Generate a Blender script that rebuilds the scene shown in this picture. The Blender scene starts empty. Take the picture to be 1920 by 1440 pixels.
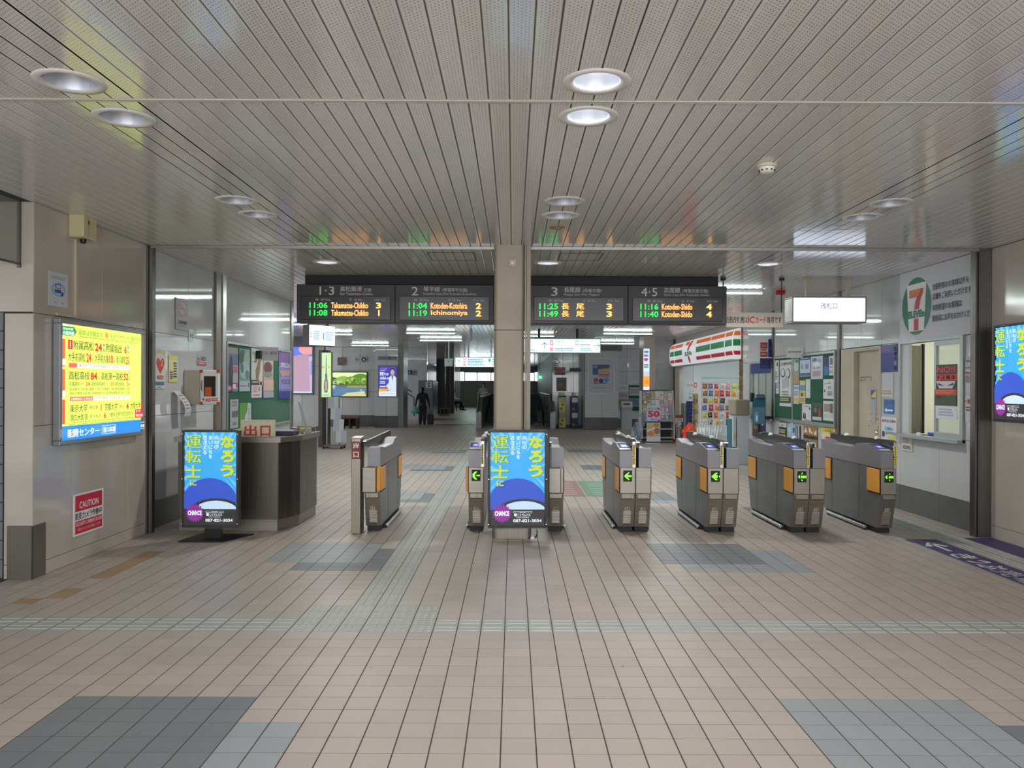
import bpy, math, random
from math import pi, sin, cos, radians
random.seed(7)
SC = bpy.context.scene
COL = SC.collection

# ------------------------------------------------------------------ camera, light, exposure
F = 1510.0      # focal length in pixels of the 1920 px wide frame
EYE = 1.53
ROLL = 0.0042
cd = bpy.data.cameras.new('camera'); cam = bpy.data.objects.new('camera', cd); COL.objects.link(cam)
cd.sensor_width = 36; cd.lens = F/1920*36; cd.clip_start = .05; cd.clip_end = 300
cd.shift_x = -2/1920; cd.shift_y = 4/1920
cam.location = (0, 0, EYE); cam.rotation_euler = (pi/2, -ROLL, 0)
SC.camera = cam
SC.view_settings.view_transform = 'Standard'
SC.view_settings.look = 'None'
SC.view_settings.gamma = 1
SC.view_settings.use_curve_mapping = False
SC.view_settings.exposure = 0.0
W = bpy.data.worlds.new('world'); SC.world = W; W.use_nodes = True
bg = W.node_tree.nodes['Background']
bg.inputs[0].default_value = (0.97, 0.98, 1.0, 1)
bg.inputs[1].default_value = 1.75
SC.cycles.max_bounces = 8; SC.cycles.diffuse_bounces = 4; SC.cycles.glossy_bounces = 4
SC.cycles.transmission_bounces = 6; SC.cycles.transparent_max_bounces = 8
SC.cycles.sample_clamp_indirect = 4; SC.cycles.use_denoising = True
SC.cycles.caustics_reflective = False; SC.cycles.caustics_refractive = False

TUBE = 15.0       # strength of fluorescent tubes
FILL = 30         # added fill lights behind the photographer (watts each)

def area(name, loc, rot, sx, sy, w, col=(1, 1, 1)):
    l = bpy.data.lights.new(name, 'AREA'); l.shape = 'RECTANGLE'; l.size = sx; l.size_y = sy
    l.energy = w; l.color = col
    o = bpy.data.objects.new(name, l); COL.objects.link(o); o.location = loc; o.rotation_euler = rot
    return o
# the open side of the hall behind the photographer: daylight falls in from the street
area('street_daylight', (0.5, -3.6, 2.0), (radians(84), 0, 0), 9.5, 2.2, 300, (0.95, 0.98, 1.0))
# warm fill lights added out of view behind the photographer
for lx in (-2.4, .6, 3.6):
    area('hall_fill_light', (lx, -1.2, 2.93), (0, 0, 0), 1.2, .5, FILL, (1.0, .93, .86))

# ------------------------------------------------------------------ pixel helpers
def fix(px, py):
    return px+ROLL*(py-724), py-ROLL*(px-962)
def PY(px, py, Y):
    a, b = fix(px, py)
    return ((a-962)/F*Y, Y, EYE-(b-724)/F*Y)
def PX(px, py, X):
    a, b = fix(px, py)
    Y = X*F/(a-962)
    return (X, Y, EYE-(b-724)/F*Y)
def YX(px, X, py=724):
    return PX(px, py, X)[1]
def XY(px, Y, py=724):
    return PY(px, py, Y)[0]
def ZY(py, Y, px=962):
    return PY(px, py, Y)[2]
def PF(px, py):
    a, b = fix(px, py)
    Y = EYE*F/(b-724)
    return ((a-962)/F*Y, Y, 0)

# ------------------------------------------------------------------ materials
def lin(c):
    r = []
    for v in c:
        v = v/255
        r.append(v/12.92 if v <= .04045 else ((v+.055)/1.055)**2.4)
    return tuple(r)
_M = {}
def mat(c, rough=.5, metal=0.0, emit=0.0, spec=.5, alpha=1, name=None):
    k = (tuple(c), rough, metal, emit, spec, alpha)
    if k in _M: return _M[k]
    m = bpy.data.materials.new(name or 'paint_%02x%02x%02x' % tuple(int(v) for v in c)); m.use_nodes = True
    b = m.node_tree.nodes['Principled BSDF']; l = lin(c)
    b.inputs['Base Color'].default_value = (*l, 1)
    b.inputs['Roughness'].default_value = rough
    b.inputs['Metallic'].default_value = metal
    b.inputs['Specular IOR Level'].default_value = spec
    if emit:
        b.inputs['Emission Color'].default_value = (*l, 1)
        b.inputs['Emission Strength'].default_value = emit
        b.inputs['Base Color'].default_value = (l[0]*.25, l[1]*.25, l[2]*.25, 1)
    if alpha < 1: b.inputs['Alpha'].default_value = alpha
    _M[k] = m
    return m
def node(m, t, **kw):
    n = m.node_tree.nodes.new(t)
    for k, v in kw.items(): setattr(n, k, v)
    return n
def noisy(c, c2, rough=.5, metal=0, scale=6, bump=0, name='noisy', stretch=(1, 1, 1), bscale=None, spec=.5, r2=None, detail=5):
    m = bpy.data.materials.new(name); m.use_nodes = True; nt = m.node_tree
    b = nt.nodes['Principled BSDF']; L = nt.links.new
    b.inputs['Metallic'].default_value = metal; b.inputs['Roughness'].default_value = rough
    b.inputs['Specular IOR Level'].default_value = spec
    g = node(m, 'ShaderNodeNewGeometry'); mp = node(m, 'ShaderNodeMapping'); mp.inputs['Scale'].default_value = stretch
    L(g.outputs['Position'], mp.inputs['Vector'])
    n = node(m, 'ShaderNodeTexNoise'); n.inputs['Scale'].default_value = scale; n.inputs['Detail'].default_value = detail
    L(mp.outputs[0], n.inputs['Vector'])
    mr = node(m, 'ShaderNodeMapRange'); mr.inputs[1].default_value = .3; mr.inputs[2].default_value = .7
    L(n.outputs[0], mr.inputs[0])
    mx = node(m, 'ShaderNodeMix', data_type='RGBA')
    mx.inputs[6].default_value = (*lin(c), 1); mx.inputs[7].default_value = (*lin(c2), 1)
    L(mr.outputs[0], mx.inputs[0]); L(mx.outputs[2], b.inputs['Base Color'])
    if r2 is not None:
        q = node(m, 'ShaderNodeMapRange'); q.inputs[3].default_value = rough; q.inputs[4].default_value = r2
        L(mr.outputs[0], q.inputs[0]); L(q.outputs[0], b.inputs['Roughness'])
    if bump:
        n2 = node(m, 'ShaderNodeTexNoise'); n2.inputs['Scale'].default_value = bscale or scale*8
        L(mp.outputs[0], n2.inputs['Vector'])
        bp = node(m, 'ShaderNodeBump'); bp.inputs['Strength'].default_value = bump; bp.inputs['Distance'].default_value = .01
        L(n2.outputs[0], bp.inputs['Height']); L(bp.outputs[0], b.inputs['Normal'])
    return m
def math_(m, op, a, b=None, c=None):
    n = node(m, 'ShaderNodeMath', operation=op)
    for i, v in enumerate((a, b, c)):
        if v is None: continue
        if isinstance(v, (int, float)): n.inputs[i].default_value = v
        else: m.node_tree.links.new(v, n.inputs[i])
    return n.outputs[0]
def floor_mat(c, c2, name, rough=.42):
    """glazed floor tile: every tile a slightly different tone, plus grime and fine grain"""
    m = bpy.data.materials.new(name); m.use_nodes = True; nt = m.node_tree; L = nt.links.new
    b = nt.nodes['Principled BSDF']
    g = node(m, 'ShaderNodeNewGeometry'); sp = node(m, 'ShaderNodeSeparateXYZ'); L(g.outputs['Position'], sp.inputs[0])
    fx = math_(m, 'FLOOR', math_(m, 'DIVIDE', math_(m, 'ADD', sp.outputs[0], .046), .15))
    fy = math_(m, 'FLOOR', math_(m, 'DIVIDE', math_(m, 'SUBTRACT', sp.outputs[1], 3.352), .15))
    cb = node(m, 'ShaderNodeCombineXYZ'); L(fx, cb.inputs[0]); L(fy, cb.inputs[1])
    wn = node(m, 'ShaderNodeTexWhiteNoise'); L(cb.outputs[0], wn.inputs['Vector'])
    n1 = node(m, 'ShaderNodeTexNoise'); n1.inputs['Scale'].default_value = .8; n1.inputs['Detail'].default_value = 6
    L(g.outputs['Position'], n1.inputs['Vector'])
    n2 = node(m, 'ShaderNodeTexNoise'); n2.inputs['Scale'].default_value = 160; n2.inputs['Detail'].default_value = 3
    L(g.outputs['Position'], n2.inputs['Vector'])
    f = math_(m, 'ADD', math_(m, 'MULTIPLY', wn.outputs[0], .45), math_(m, 'MULTIPLY', n1.outputs[0], .6))
    f = math_(m, 'ADD', f, math_(m, 'MULTIPLY', math_(m, 'SUBTRACT', n2.outputs[0], .5), 1.1))
    mx = node(m, 'ShaderNodeMix', data_type='RGBA'); mx.clamp_factor = True
    mx.inputs[6].default_value = (*lin(c), 1); mx.inputs[7].default_value = (*lin(c2), 1)
    L(f, mx.inputs[0])
    # worn stains: few small dark blots
    vo = node(m, 'ShaderNodeTexVoronoi'); vo.inputs['Scale'].default_value = 2.1
    n3 = node(m, 'ShaderNodeTexNoise'); n3.inputs['Scale'].default_value = 25
    L(g.outputs['Position'], n3.inputs['Vector'])
    va = node(m, 'ShaderNodeVectorMath', operation='MULTIPLY_ADD'); L(n3.outputs['Color'], va.inputs[0]); va.inputs[1].default_value = (.06, .06, 0); L(g.outputs['Position'], va.inputs[2])
    L(va.outputs[0], vo.inputs['Vector'])
    st = node(m, 'ShaderNodeMapRange'); st.inputs[1].default_value = .035; st.inputs[2].default_value = .02; L(vo.outputs['Distance'], st.inputs[0])
    st2 = math_(m, 'MULTIPLY', st.outputs[0], .45)
    m2 = node(m, 'ShaderNodeMix', data_type='RGBA'); L(st2, m2.inputs[0]); L(mx.outputs[2], m2.inputs[6]); m2.inputs[7].default_value = (*lin((92, 72, 58)), 1)
    L(m2.outputs[2], b.inputs['Base Color'])
    rr = node(m, 'ShaderNodeMapRange'); rr.inputs[3].default_value = rough-.1; rr.inputs[4].default_value = rough+.12; L(n1.outputs[0], rr.inputs[0])
    L(rr.outputs[0], b.inputs['Roughness'])
    bp = node(m, 'ShaderNodeBump'); bp.inputs['Strength'].default_value = .25; bp.inputs['Distance'].default_value = .002
    L(n2.outputs[0], bp.inputs['Height']); L(bp.outputs[0], b.inputs['Normal'])
    return m
def slat_mat():
    """enamelled perforated ceiling slat"""
    m = bpy.data.materials.new('perforated_slat'); m.use_nodes = True; L = m.node_tree.links.new
    b = m.node_tree.nodes['Principled BSDF']
    g = node(m, 'ShaderNodeNewGeometry'); sp = node(m, 'ShaderNodeSeparateXYZ'); L(g.outputs['Position'], sp.inputs[0])
    u = math_(m, 'FRACT', math_(m, 'DIVIDE', math_(m, 'ADD', sp.outputs[0], .024+.1045*200), .1045))
    P = .0150
    ux = math_(m, 'DIVIDE', math_(m, 'MULTIPLY', u, .1045), P)
    row = math_(m, 'FLOOR', ux)
    off = math_(m, 'MULTIPLY', math_(m, 'MODULO', row, 2.0), .5)
    uy = math_(m, 'ADD', math_(m, 'DIVIDE', sp.outputs[1], .024), off)
    dx = math_(m, 'MULTIPLY', math_(m, 'SUBTRACT', math_(m, 'FRACT', ux), .5), P)
    dy = math_(m, 'MULTIPLY', math_(m, 'SUBTRACT', math_(m, 'FRACT', uy), .5), .024)
    d = math_(m, 'SQRT', math_(m, 'ADD', math_(m, 'MULTIPLY', dx, dx), math_(m, 'MULTIPLY', dy, dy)))
    hole = math_(m, 'LESS_THAN', d, .0026)
    mid = math_(m, 'MULTIPLY', math_(m, 'GREATER_THAN', row, .5), math_(m, 'LESS_THAN', row, 5.5))
    hole = math_(m, 'MULTIPLY', hole, mid)
    n1 = node(m, 'ShaderNodeTexNoise'); n1.inputs['Scale'].default_value = 1.3; L(g.outputs['Position'], n1.inputs['Vector'])
    mx = node(m, 'ShaderNodeMix', data_type='RGBA'); L(n1.outputs[0], mx.inputs[0])
    mx.inputs[6].default_value = (*lin((208, 207, 204)), 1); mx.inputs[7].default_value = (*lin((216, 215, 212)), 1)
    m2 = node(m, 'ShaderNodeMix', data_type='RGBA'); L(hole, m2.inputs[0]); L(mx.outputs[2], m2.inputs[6]); m2.inputs[7].default_value = (*lin((54, 52, 50)), 1)
    L(m2.outputs[2], b.inputs['Base Color'])
    b.inputs['Roughness'].default_value = .11; b.inputs['Specular IOR Level'].default_value = .5
    n2 = node(m, 'ShaderNodeTexNoise'); n2.inputs['Scale'].default_value = 9; n2.inputs['Detail'].default_value = 2
    L(g.outputs['Position'], n2.inputs['Vector'])
    bp = node(m, 'ShaderNodeBump'); bp.inputs['Strength'].default_value = .22; bp.inputs['Distance'].default_value = .005
    L(n2.outputs[0], bp.inputs['Height']); L(bp.outputs[0], b.inputs['Normal'])
    return m
STEEL = noisy((150, 143, 132), (136, 129, 118), .36, .9, 3, .08, 'brushed_steel', (30, 30, .6), 8, r2=.4)
STEELH = noisy((158, 152, 143), (144, 138, 129), .38, .85, 3, .06, 'brushed_steel_level', (.6, .6, 40), 8, r2=.4)
DSTEEL = noisy((120, 117, 112), (104, 101, 97), .34, 1, 2, .1, 'dark_steel', (20, 20, .6), 8, r2=.45)
GREYM = noisy((122, 125, 127), (106, 109, 112), .36, .35, 3, 0, 'gate_side_panel')
HOUS = mat((138, 137, 142), .4, .35, name='gate_housing')
CHROME = mat((215, 213, 210), .1, 1, name='chrome')
BLACK = mat((18, 18, 20), .35, name='black_plastic')
BLACKM = mat((30, 30, 31), .6, name='black_matte')
ALU = mat((178, 180, 180), .35, .8, name='aluminium')
WALLW = noisy((200, 203, 204), (190, 194, 196), .045, 0, 2.5, 0, 'glossy_wall_panel', bscale=3)
WALLB = noisy((194, 186, 175), (180, 172, 161), .12, 0, 2.2, .03, 'beige_wall_panel', bscale=3)
JOINT = mat((60, 58, 55), .8, name='joint')
SKIRT = noisy((96, 98, 96), (84, 86, 85), .4, 0, 3, 0, 'grey_skirting')
SKIRTB = noisy((112, 108, 98), (100, 97, 89), .35, .3, 3, 0, 'steel_skirting')
CREAM = noisy((190, 182, 162), (176, 168, 150), .45, 0, 3, 0, 'cream_paint')
WHITE = mat((225, 227, 227), .4, name='white')
SLAT = slat_mat()
T_BEI = floor_mat((188, 177, 168), (168, 159, 152), 'beige_tile')
T_DRK = floor_mat((126, 130, 135), (112, 118, 125), 'slate_blue_tile')
T_LGT = floor_mat((160, 166, 169), (145, 153, 158), 'pale_blue_tile')
T_TAC = floor_mat((178, 180, 174), (160, 164, 160), 'tactile_tile')
T_OCH = floor_mat((176, 146, 108), (160, 130, 100), 'ochre_stained_tile')
def glass(c=(200, 210, 208), a=.18, rough=.05, name='glass'):
    m = bpy.data.materials.new(name); m.use_nodes = True; nt = m.node_tree; L = nt.links.new
    o = nt.nodes['Material Output']; nt.nodes.remove(nt.nodes['Principled BSDF'])
    t = node(m, 'ShaderNodeBsdfTransparent'); t.inputs[0].default_value = (.93, .95, .94, 1)
    p = node(m, 'ShaderNodeBsdfPrincipled'); p.inputs['Base Color'].default_value = (*lin(c), 1); p.inputs['Roughness'].default_value = rough
    mx = node(m, 'ShaderNodeMixShader'); mx.inputs[0].default_value = a
    L(t.outputs[0], mx.inputs[1]); L(p.outputs[0], mx.inputs[2]); L(mx.outputs[0], o.inputs[0])
    return m
GLASS = glass(); ACRYL = glass((190, 215, 205), .12, .08, 'acrylic')

# ------------------------------------------------------------------ geometry collector
class G:
    def __init__(s): s.v = []; s.f = []; s.m = []; s.mats = []
    def mi(s, m):
        if m is None: return 0
        if m not in s.mats: s.mats.append(m)
        return s.mats.index(m)
    def add(s, vs, fs, m=None):
        o = len(s.v); i = s.mi(m); s.v += vs
        for f in fs: s.f.append(tuple(o+k for k in f)); s.m.append(i)
        return s
    def box(s, x0, x1, y0, y1, z0, z1, m=None, bev=0):
        if bev:
            b = min(bev, (x1-x0)/2.01, (y1-y0)/2.01, (z1-z0)/2.01)
            # chamfered box: three slabs' vertices joined as a convex hull of 24 points
            P = []
            for sx in (0, 1):
                for sy in (0, 1):
                    for sz in (0, 1):
                        X = (x0, x1)[sx]; Y = (y0, y1)[sy]; Z = (z0, z1)[sz]
                        ix = X+(b if sx == 0 else -b); iy = Y+(b if sy == 0 else -b); iz = Z+(b if sz == 0 else -b)
                        P += [(X, iy, iz), (ix, Y, iz), (ix, iy, Z)]
            def q(sx, sy, sz, k): return (sx*4+sy*2+sz)*3+k
            fs = []
            for sx in (0, 1): fs.append([q(sx, 0, 0, 0), q(sx, 0, 1, 0), q(sx, 1, 1, 0), q(sx, 1, 0, 0)][::1 if sx == 0 else -1])
            for sy in (0, 1): fs.append([q(0, sy, 0, 1), q(1, sy, 0, 1), q(1, sy, 1, 1), q(0, sy, 1, 1)][::1 if sy == 0 else -1])
            for sz in (0, 1): fs.append([q(0, 0, sz, 2), q(0, 1, sz, 2), q(1, 1, sz, 2), q(1, 0, sz, 2)][::1 if sz == 0 else -1])
            for sy in (0, 1):
                for sz in (0, 1):
                    f = [q(0, sy, sz, 1), q(0, sy, sz, 2), q(1, sy, sz, 2), q(1, sy, sz, 1)]; fs.append(f if sy == sz else f[::-1])
                for sx in (0, 1):
                    f = [q(sx, sy, 0, 0), q(sx, sy, 1, 0), q(sx, sy, 1, 1), q(sx, sy, 0, 1)]; fs.append(f if sx == sy else f[::-1])
            for sx in (0, 1):
                for sz in (0, 1):
                    f = [q(sx, 0, sz, 0), q(sx, 0, sz, 2), q(sx, 1, sz, 2), q(sx, 1, sz, 0)]; fs.append(f[::-1] if sx == sz else f)
                    for sy in (0, 1):
                        f = [q(sx, sy, sz, 0), q(sx, sy, sz, 1), q(sx, sy, sz, 2)]; fs.append(f if (sx+sy+sz) % 2 == 0 else f[::-1])
            return s.add(P, fs, m)
        vs = [(x, y, z) for z in (z0, z1) for y in (y0, y1) for x in (x0, x1)]
        return s.add(vs, [(0, 2, 3, 1), (4, 5, 7, 6), (0, 1, 5, 4), (2, 6, 7, 3), (0, 4, 6, 2), (1, 3, 7, 5)], m)
    def prism(s, prof, x0, x1, m=None):
        """profile in (y, z), extruded along x"""
        n = len(prof)
        vs = [(x0, y, z) for y, z in prof]+[(x1, y, z) for y, z in prof]
        fs = [tuple(range(n)), tuple(range(2*n-1, n-1, -1))]+[(i, n+i, n+(i+1) % n, (i+1) % n) for i in range(n)]
        return s.add(vs, fs, m)
    def vprism(s, prof, z0, z1, m=None):
        """profile in (x, y), extruded along z"""
        n = len(prof)
        vs = [(x, y, z0) for x, y in prof]+[(x, y, z1) for x, y in prof]
        fs = [tuple(range(n-1, -1, -1)), tuple(range(n, 2*n))]+[(i, (i+1) % n, n+(i+1) % n, n+i) for i in range(n)]
        return s.add(vs, fs, m)
    def tube(s, pts, r, n=8, m=None, cap=True):
        from mathutils import Vector
        rings = []; pts = [Vector(p) for p in pts]
        for i, p in enumerate(pts):
            d = (pts[min(i+1, len(pts)-1)]-pts[max(i-1, 0)]).normalized()
            a = Vector((0, 0, 1)) if abs(d.z) < .9 else Vector((1, 0, 0))
            u = d.cross(a).normalized(); w = d.cross(u)
            rr = r[i] if isinstance(r, (list, tuple)) else r
            rings.append([tuple(p+rr*(cos(2*pi*k/n)*u+sin(2*pi*k/n)*w)) for k in range(n)])
        vs = [v for q in rings for v in q]; fs = []
        for i in range(len(pts)-1):
            for k in range(n):
                fs.append((i*n+k, (i+1)*n+k, (i+1)*n+(k+1) % n, i*n+(k+1) % n))
        if cap: fs += [tuple(range(n)), tuple(range(len(vs)-1, len(vs)-n-1, -1))]
        return s.add(vs, fs, m)
    def lathe(s, c, prof, n=24, m=None, axis='z'):
        """prof: (radius, height) about c"""
        vs = []; fs = []; k = len(prof)
        for i in range(n):
            a = 2*pi*i/n
            for r, h in prof:
                if axis == 'z': vs.append((c[0]+r*cos(a), c[1]+r*sin(a), c[2]+h))
                else: vs.append((c[0]+r*cos(a), c[1]+h, c[2]+r*sin(a)))
        for i in range(n):
            j = (i+1) % n
            for q in range(k-1): fs.append((i*k+q, j*k+q, j*k+q+1, i*k+q+1))
        return s.add(vs, fs, m)
    def flat(s, pts, y, m):
        """polygon in (x, z) in the plane of constant y, facing -y"""
        return s.add([(x, y, z) for x, z in pts], [tuple(range(len(pts)))], m)
    def obj(s, name, parent=None, m=None, smooth=False, kind=None):
        me = bpy.data.meshes.new(name); me.from_pydata(s.v, [], s.f)
        for q in ([m] if m is not None and not s.mats else s.mats): me.materials.append(q)
        if len(s.mats) > 1: me.polygons.foreach_set('material_index', s.m)
        if smooth:
            me.polygons.foreach_set('use_smooth', [True]*len(me.polygons))
            if smooth != 'all':
                try: me.set_sharp_from_angle(angle=radians(35))
                except Exception: pass
        me.update()
        o = bpy.data.objects.new(name, me); COL.objects.link(o)
        if parent is not None: o.parent = parent
        if kind: o['kind'] = kind
        return o

def tag(o, label, cat, group=None):
    o['label'] = label; o['category'] = cat
    if group: o['group'] = group
    return o
def thing(name, label, cat, loc=(0, 0, 0), rz=0, group=None):
    o = bpy.data.objects.new(name, None); COL.objects.link(o); o.empty_display_size = .1
    o.location = loc; o.rotation_euler = (0, 0, rz)
    return tag(o, label, cat, group)
def struct(name, g, m=None, label=None, loc=None, rz=0):
    if g is None:
        o = bpy.data.objects.new(name, None); COL.objects.link(o)
    else: o = g.obj(name, None, m)
    o['kind'] = 'structure'
    if label: o['label'] = label
    if loc: o.location = loc
    o.rotation_euler = (0, 0, rz)
    return o
def copy_tree(o, parent=None):
    c = o.copy(); COL.objects.link(c); c.parent = parent
    for ch in list(o.children): copy_tree(ch, c)
    return c
def inst(src, name, parent, loc=(0, 0, 0), scale=(1, 1, 1)):
    o = bpy.data.objects.new(name, src); COL.objects.link(o); o.parent = parent; o.location = loc; o.scale = scale
    return o

# ------------------------------------------------------------------ lettering
_T = {}
def glyphs(t, bold):
    if any(ord(q) > 0x4dff and q not in '出口士名大一' for q in t): bold = 0
    k = (t, bold)
    if k in _T: return _T[k]
    cu = bpy.data.curves.new('lettering', 'FONT'); cu.body = t; cu.resolution_u = 2; cu.size = 1; cu.offset = .022*bold
    cu.fill_mode = 'FRONT'
    o = bpy.data.objects.new('lettering', cu)
    me = o.to_mesh()
    vs = [(v.co.x, v.co.y) for v in me.vertices]; fs = [tuple(p.vertices) for p in me.polygons]
    o.to_mesh_clear(); bpy.data.objects.remove(o); bpy.data.curves.remove(cu)
    _T[k] = (vs, fs)
    return _T[k]
def put_text(g, t, x0, x1, z0, z1, y, m, bold=0, keep=False):
    """letters fitted into the rectangle, in the plane of constant y, facing -y"""
    vs, fs = glyphs(t, bold)
    if not vs: return
    a0 = min(v[0] for v in vs); a1 = max(v[0] for v in vs); b0 = min(v[1] for v in vs); b1 = max(v[1] for v in vs)
    sx = (x1-x0)/max(a1-a0, 1e-6); sz = (z1-z0)/max(b1-b0, 1e-6)
    if keep: sx = sz = min(sx, sz)
    if t in '一ー-1I|':
        sx = min(sx, (z1-z0)/.75) if t in '1I|' else sx
        sz = min(sz, sx) if t in '一ー-' else sz
    cx = (x0+x1)/2; cz = (z0+z1)/2; ma = (a0+a1)/2; mb = (b0+b1)/2
    thick = (0,)
    if bold and any(ord(q) > 0x4dff and q not in '出口士名大一' for q in t):
        q = .011*min(bold, 2.0); thick = (-q, -q/2, 0, q/2, q) if bold > 1 else (-q, q)
    for q in thick: g.add([(cx+(v[0]+q-ma)*sx, y, cz+(v[1]-mb)*sz) for v in vs], fs, m)

def art(g, w, h, els, y0, emit=0, step=.0006, ox=0, oz=0):
    """flat print on a sheet. Elements in 0..1 from the sheet's top left; drawn in order, each just proud of the last"""
    def X(u): return ox-w/2+min(max(u, 0), 1)*w
    def Z(v): return oz+h/2-min(max(v, 0), 1)*h
    def C(c):
        return mat(c, .45, 0, emit) if emit else mat(c, .45)
    y = y0
    for e in els:
        y -= step; k = e[0]
        if k == 'r': g.flat([(X(e[1]), Z(e[4])), (X(e[3]), Z(e[4])), (X(e[3]), Z(e[2])), (X(e[1]), Z(e[2]))], y, C(e[5]))
        elif k == 'e':
            n = 28; g.flat([(X(e[1]+e[3]*cos(2*pi*i/n)), Z(e[2]-e[4]*sin(2*pi*i/n))) for i in range(n)], y, C(e[5]))
        elif k == 'p': g.flat([(X(a), Z(b)) for a, b in e[1]], y, C(e[2]))
        elif k == 't': put_text(g, e[5], X(e[1]), X(e[3]), Z(e[4]), Z(e[2]), y, C(e[6]), e[7] if len(e) > 7 else 0)
        elif k == 'vt':
            n = len(e[5]); dv = (e[4]-e[2])/n
            for i, ch in enumerate(e[5]):
                gap = .07*dv
                if ch == ' ': continue
                put_text(g, ch, X(e[1]), X(e[3]), Z(e[2]+dv*(i+1)-gap), Z(e[2]+dv*i+gap), y, C(e[6]), e[7] if len(e) > 7 else 0)
        elif k == 'l':      # rows of print too small to read
            n = e[5]; dv = (e[4]-e[2])/n; c = C(e[6]); R = random.Random(int(e[1]*977+e[2]*353+n))
            for i in range(n):
                a = e[1]; end = e[3]-R.random()*.15*(e[3]-e[1])
                while a < end:
                    b = min(a+(.04+R.random()*.12)*(e[3]-e[1]), end)
                    v = e[2]+dv*i
                    g.flat([(X(a), Z(v+dv*.6)), (X(b), Z(v+dv*.6)), (X(b), Z(v)), (X(a), Z(v))], y, c)
                    a = b+.02*(e[3]-e[1])
    return y

def sheet(name, label, cat, loc, rz, w, h, bgc, els=(), th=.004, emit=0, frame=None, group=None, rough=.45, tilt=0, fw=.03, fd=.03, back=None):
    """a poster, sign or lit panel whose centre is loc; rz=0 faces the camera (-y)"""
    g = G()
    sm = mat(bgc, rough, 0, emit) if emit else mat(bgc, rough)
    if frame is None:
        g.box(-w/2, w/2, -th/2, th/2, -h/2, h/2, back or sm)
        if back or els: art(g, w, h, [('r', 0, 0, 1, 1, bgc)]+list(els), -th/2, emit)
        o = g.obj(name); tag(o, label, cat, group); o.location = loc; o.rotation_euler = (tilt, 0, rz)
        return o
    t = thing(name, label, cat, loc, rz, group); t.rotation_euler = (tilt, 0, rz)
    g.box(-w/2, w/2, -.004, .004, -h/2, h/2, BLACKM)
    art(g, w, h, [('r', 0, 0, 1, 1, bgc)]+list(els), -.004, emit)
    g.obj('display' if emit else 'print', t)
    f = G(); d0, d1 = -.014, fd
    f.box(-w/2-fw, w/2+fw, d0, d1, h/2, h/2+fw, frame, .005)
    f.box(-w/2-fw, w/2+fw, d0, d1, -h/2-fw, -h/2, frame, .005)
    f.box(-w/2-fw, -w/2, d0, d1, -h/2, h/2, frame, .005)
    f.box(w/2, w/2+fw, d0, d1, -h/2, h/2, frame, .005)
    f.box(-w/2, w/2, .004, d1, -h/2, h/2, frame)
    f.obj('frame', t)
    return t
RL = pi/2      # on a left wall, facing +x
RR = -pi/2     # on a right wall, facing -x
def onwall(X, x0, y0, x1, y1, off=.012):
    """centre, width, height of a sheet on the plane x=X seen between the pixels (x0: near/far edge, top) and (x1, bottom).
    y0 is the top measured at x0, y1 the bottom measured at x0 too"""
    a = PX(x0, y0, X); b = PX(x0, y1, X); c = PX(x1, y0, X)
    w = abs(c[1]-a[1]); h = a[2]-b[2]
    s = 1 if X < 0 else -1
    return (X+s*off, (a[1]+c[1])/2, (a[2]+b[2])/2), w, h
def onface(Y, x0, y0, x1, y1, off=.012):
    a = PY(x0, y0, Y); b = PY(x1, y1, Y)
    return ((a[0]+b[0])/2, Y-off, (a[2]+b[2])/2), b[0]-a[0], a[2]-b[2]
# ------------------------------------------------------------------ the setting
H = 2.96
YO = 8.30                   # plane of the wide opening
XL, XR = -3.76, 4.90        # side walls of the front hall
XLI, XRI = -3.80, 4.88      # side walls beyond the opening
# ---- floor: 15 cm tiles
fl = struct('floor', None, None, 'beige square floor tiles with blue grey patches and pale tactile strips')
G().box(-9, 9, -4, 62, -.06, -.0009).obj('mortar_bed', fl, mat((72, 65, 60), .9))
P = .15; X0 = -.046; Y0 = 3.352
def tile_kind(i, j):
    x, y = i, j
    if 11 <= j <= 12 and not -9 <= i <= -4: return 'bar'
    if 11 <= j <= 14 and -9 <= i <= -4: return 'dot'
    if i in (-7, -6) and 15 <= j <= 135: return 'long'
    if i in (29, 30) and -20 <= j <= 110: return 'long'
    if -14 <= i <= -9 and j <= 3: return 'D'
    if -8 <= i <= -7 and j <= 1: return 'L'
    if 9 <= i <= 14 and j <= 3: return 'L'
    if 15 <= i <= 16 and j <= 1: return 'D'
    for b in (0, 26, 52, 78):
        k = j-b
        if i < 0:
            if -14 <= i <= -9 and 24 <= k <= 29: return 'L'
            if -12 <= i <= -8 and 22 <= k <= 23: return 'D'
            if i == -8 and 24 <= k <= 27: return 'D'
        else:
            if 9 <= i <= 14 and 24 <= k <= 29: return 'D'
            if 10 <= i <= 16 and 22 <= k <= 23: return 'L'
            if 15 <= i <= 16 and 24 <= k <= 27: return 'L'
    if i == -22 and 16 <= j <= 26 and j not in (18, 19): return 'O'
    if i == -23 and j == 15: return 'O'
    return 'B'
TM = {'B': T_BEI, 'D': T_DRK, 'L': T_LGT, 'O': T_OCH, 'bar': T_TAC, 'dot': T_TAC, 'long': T_TAC}
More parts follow.
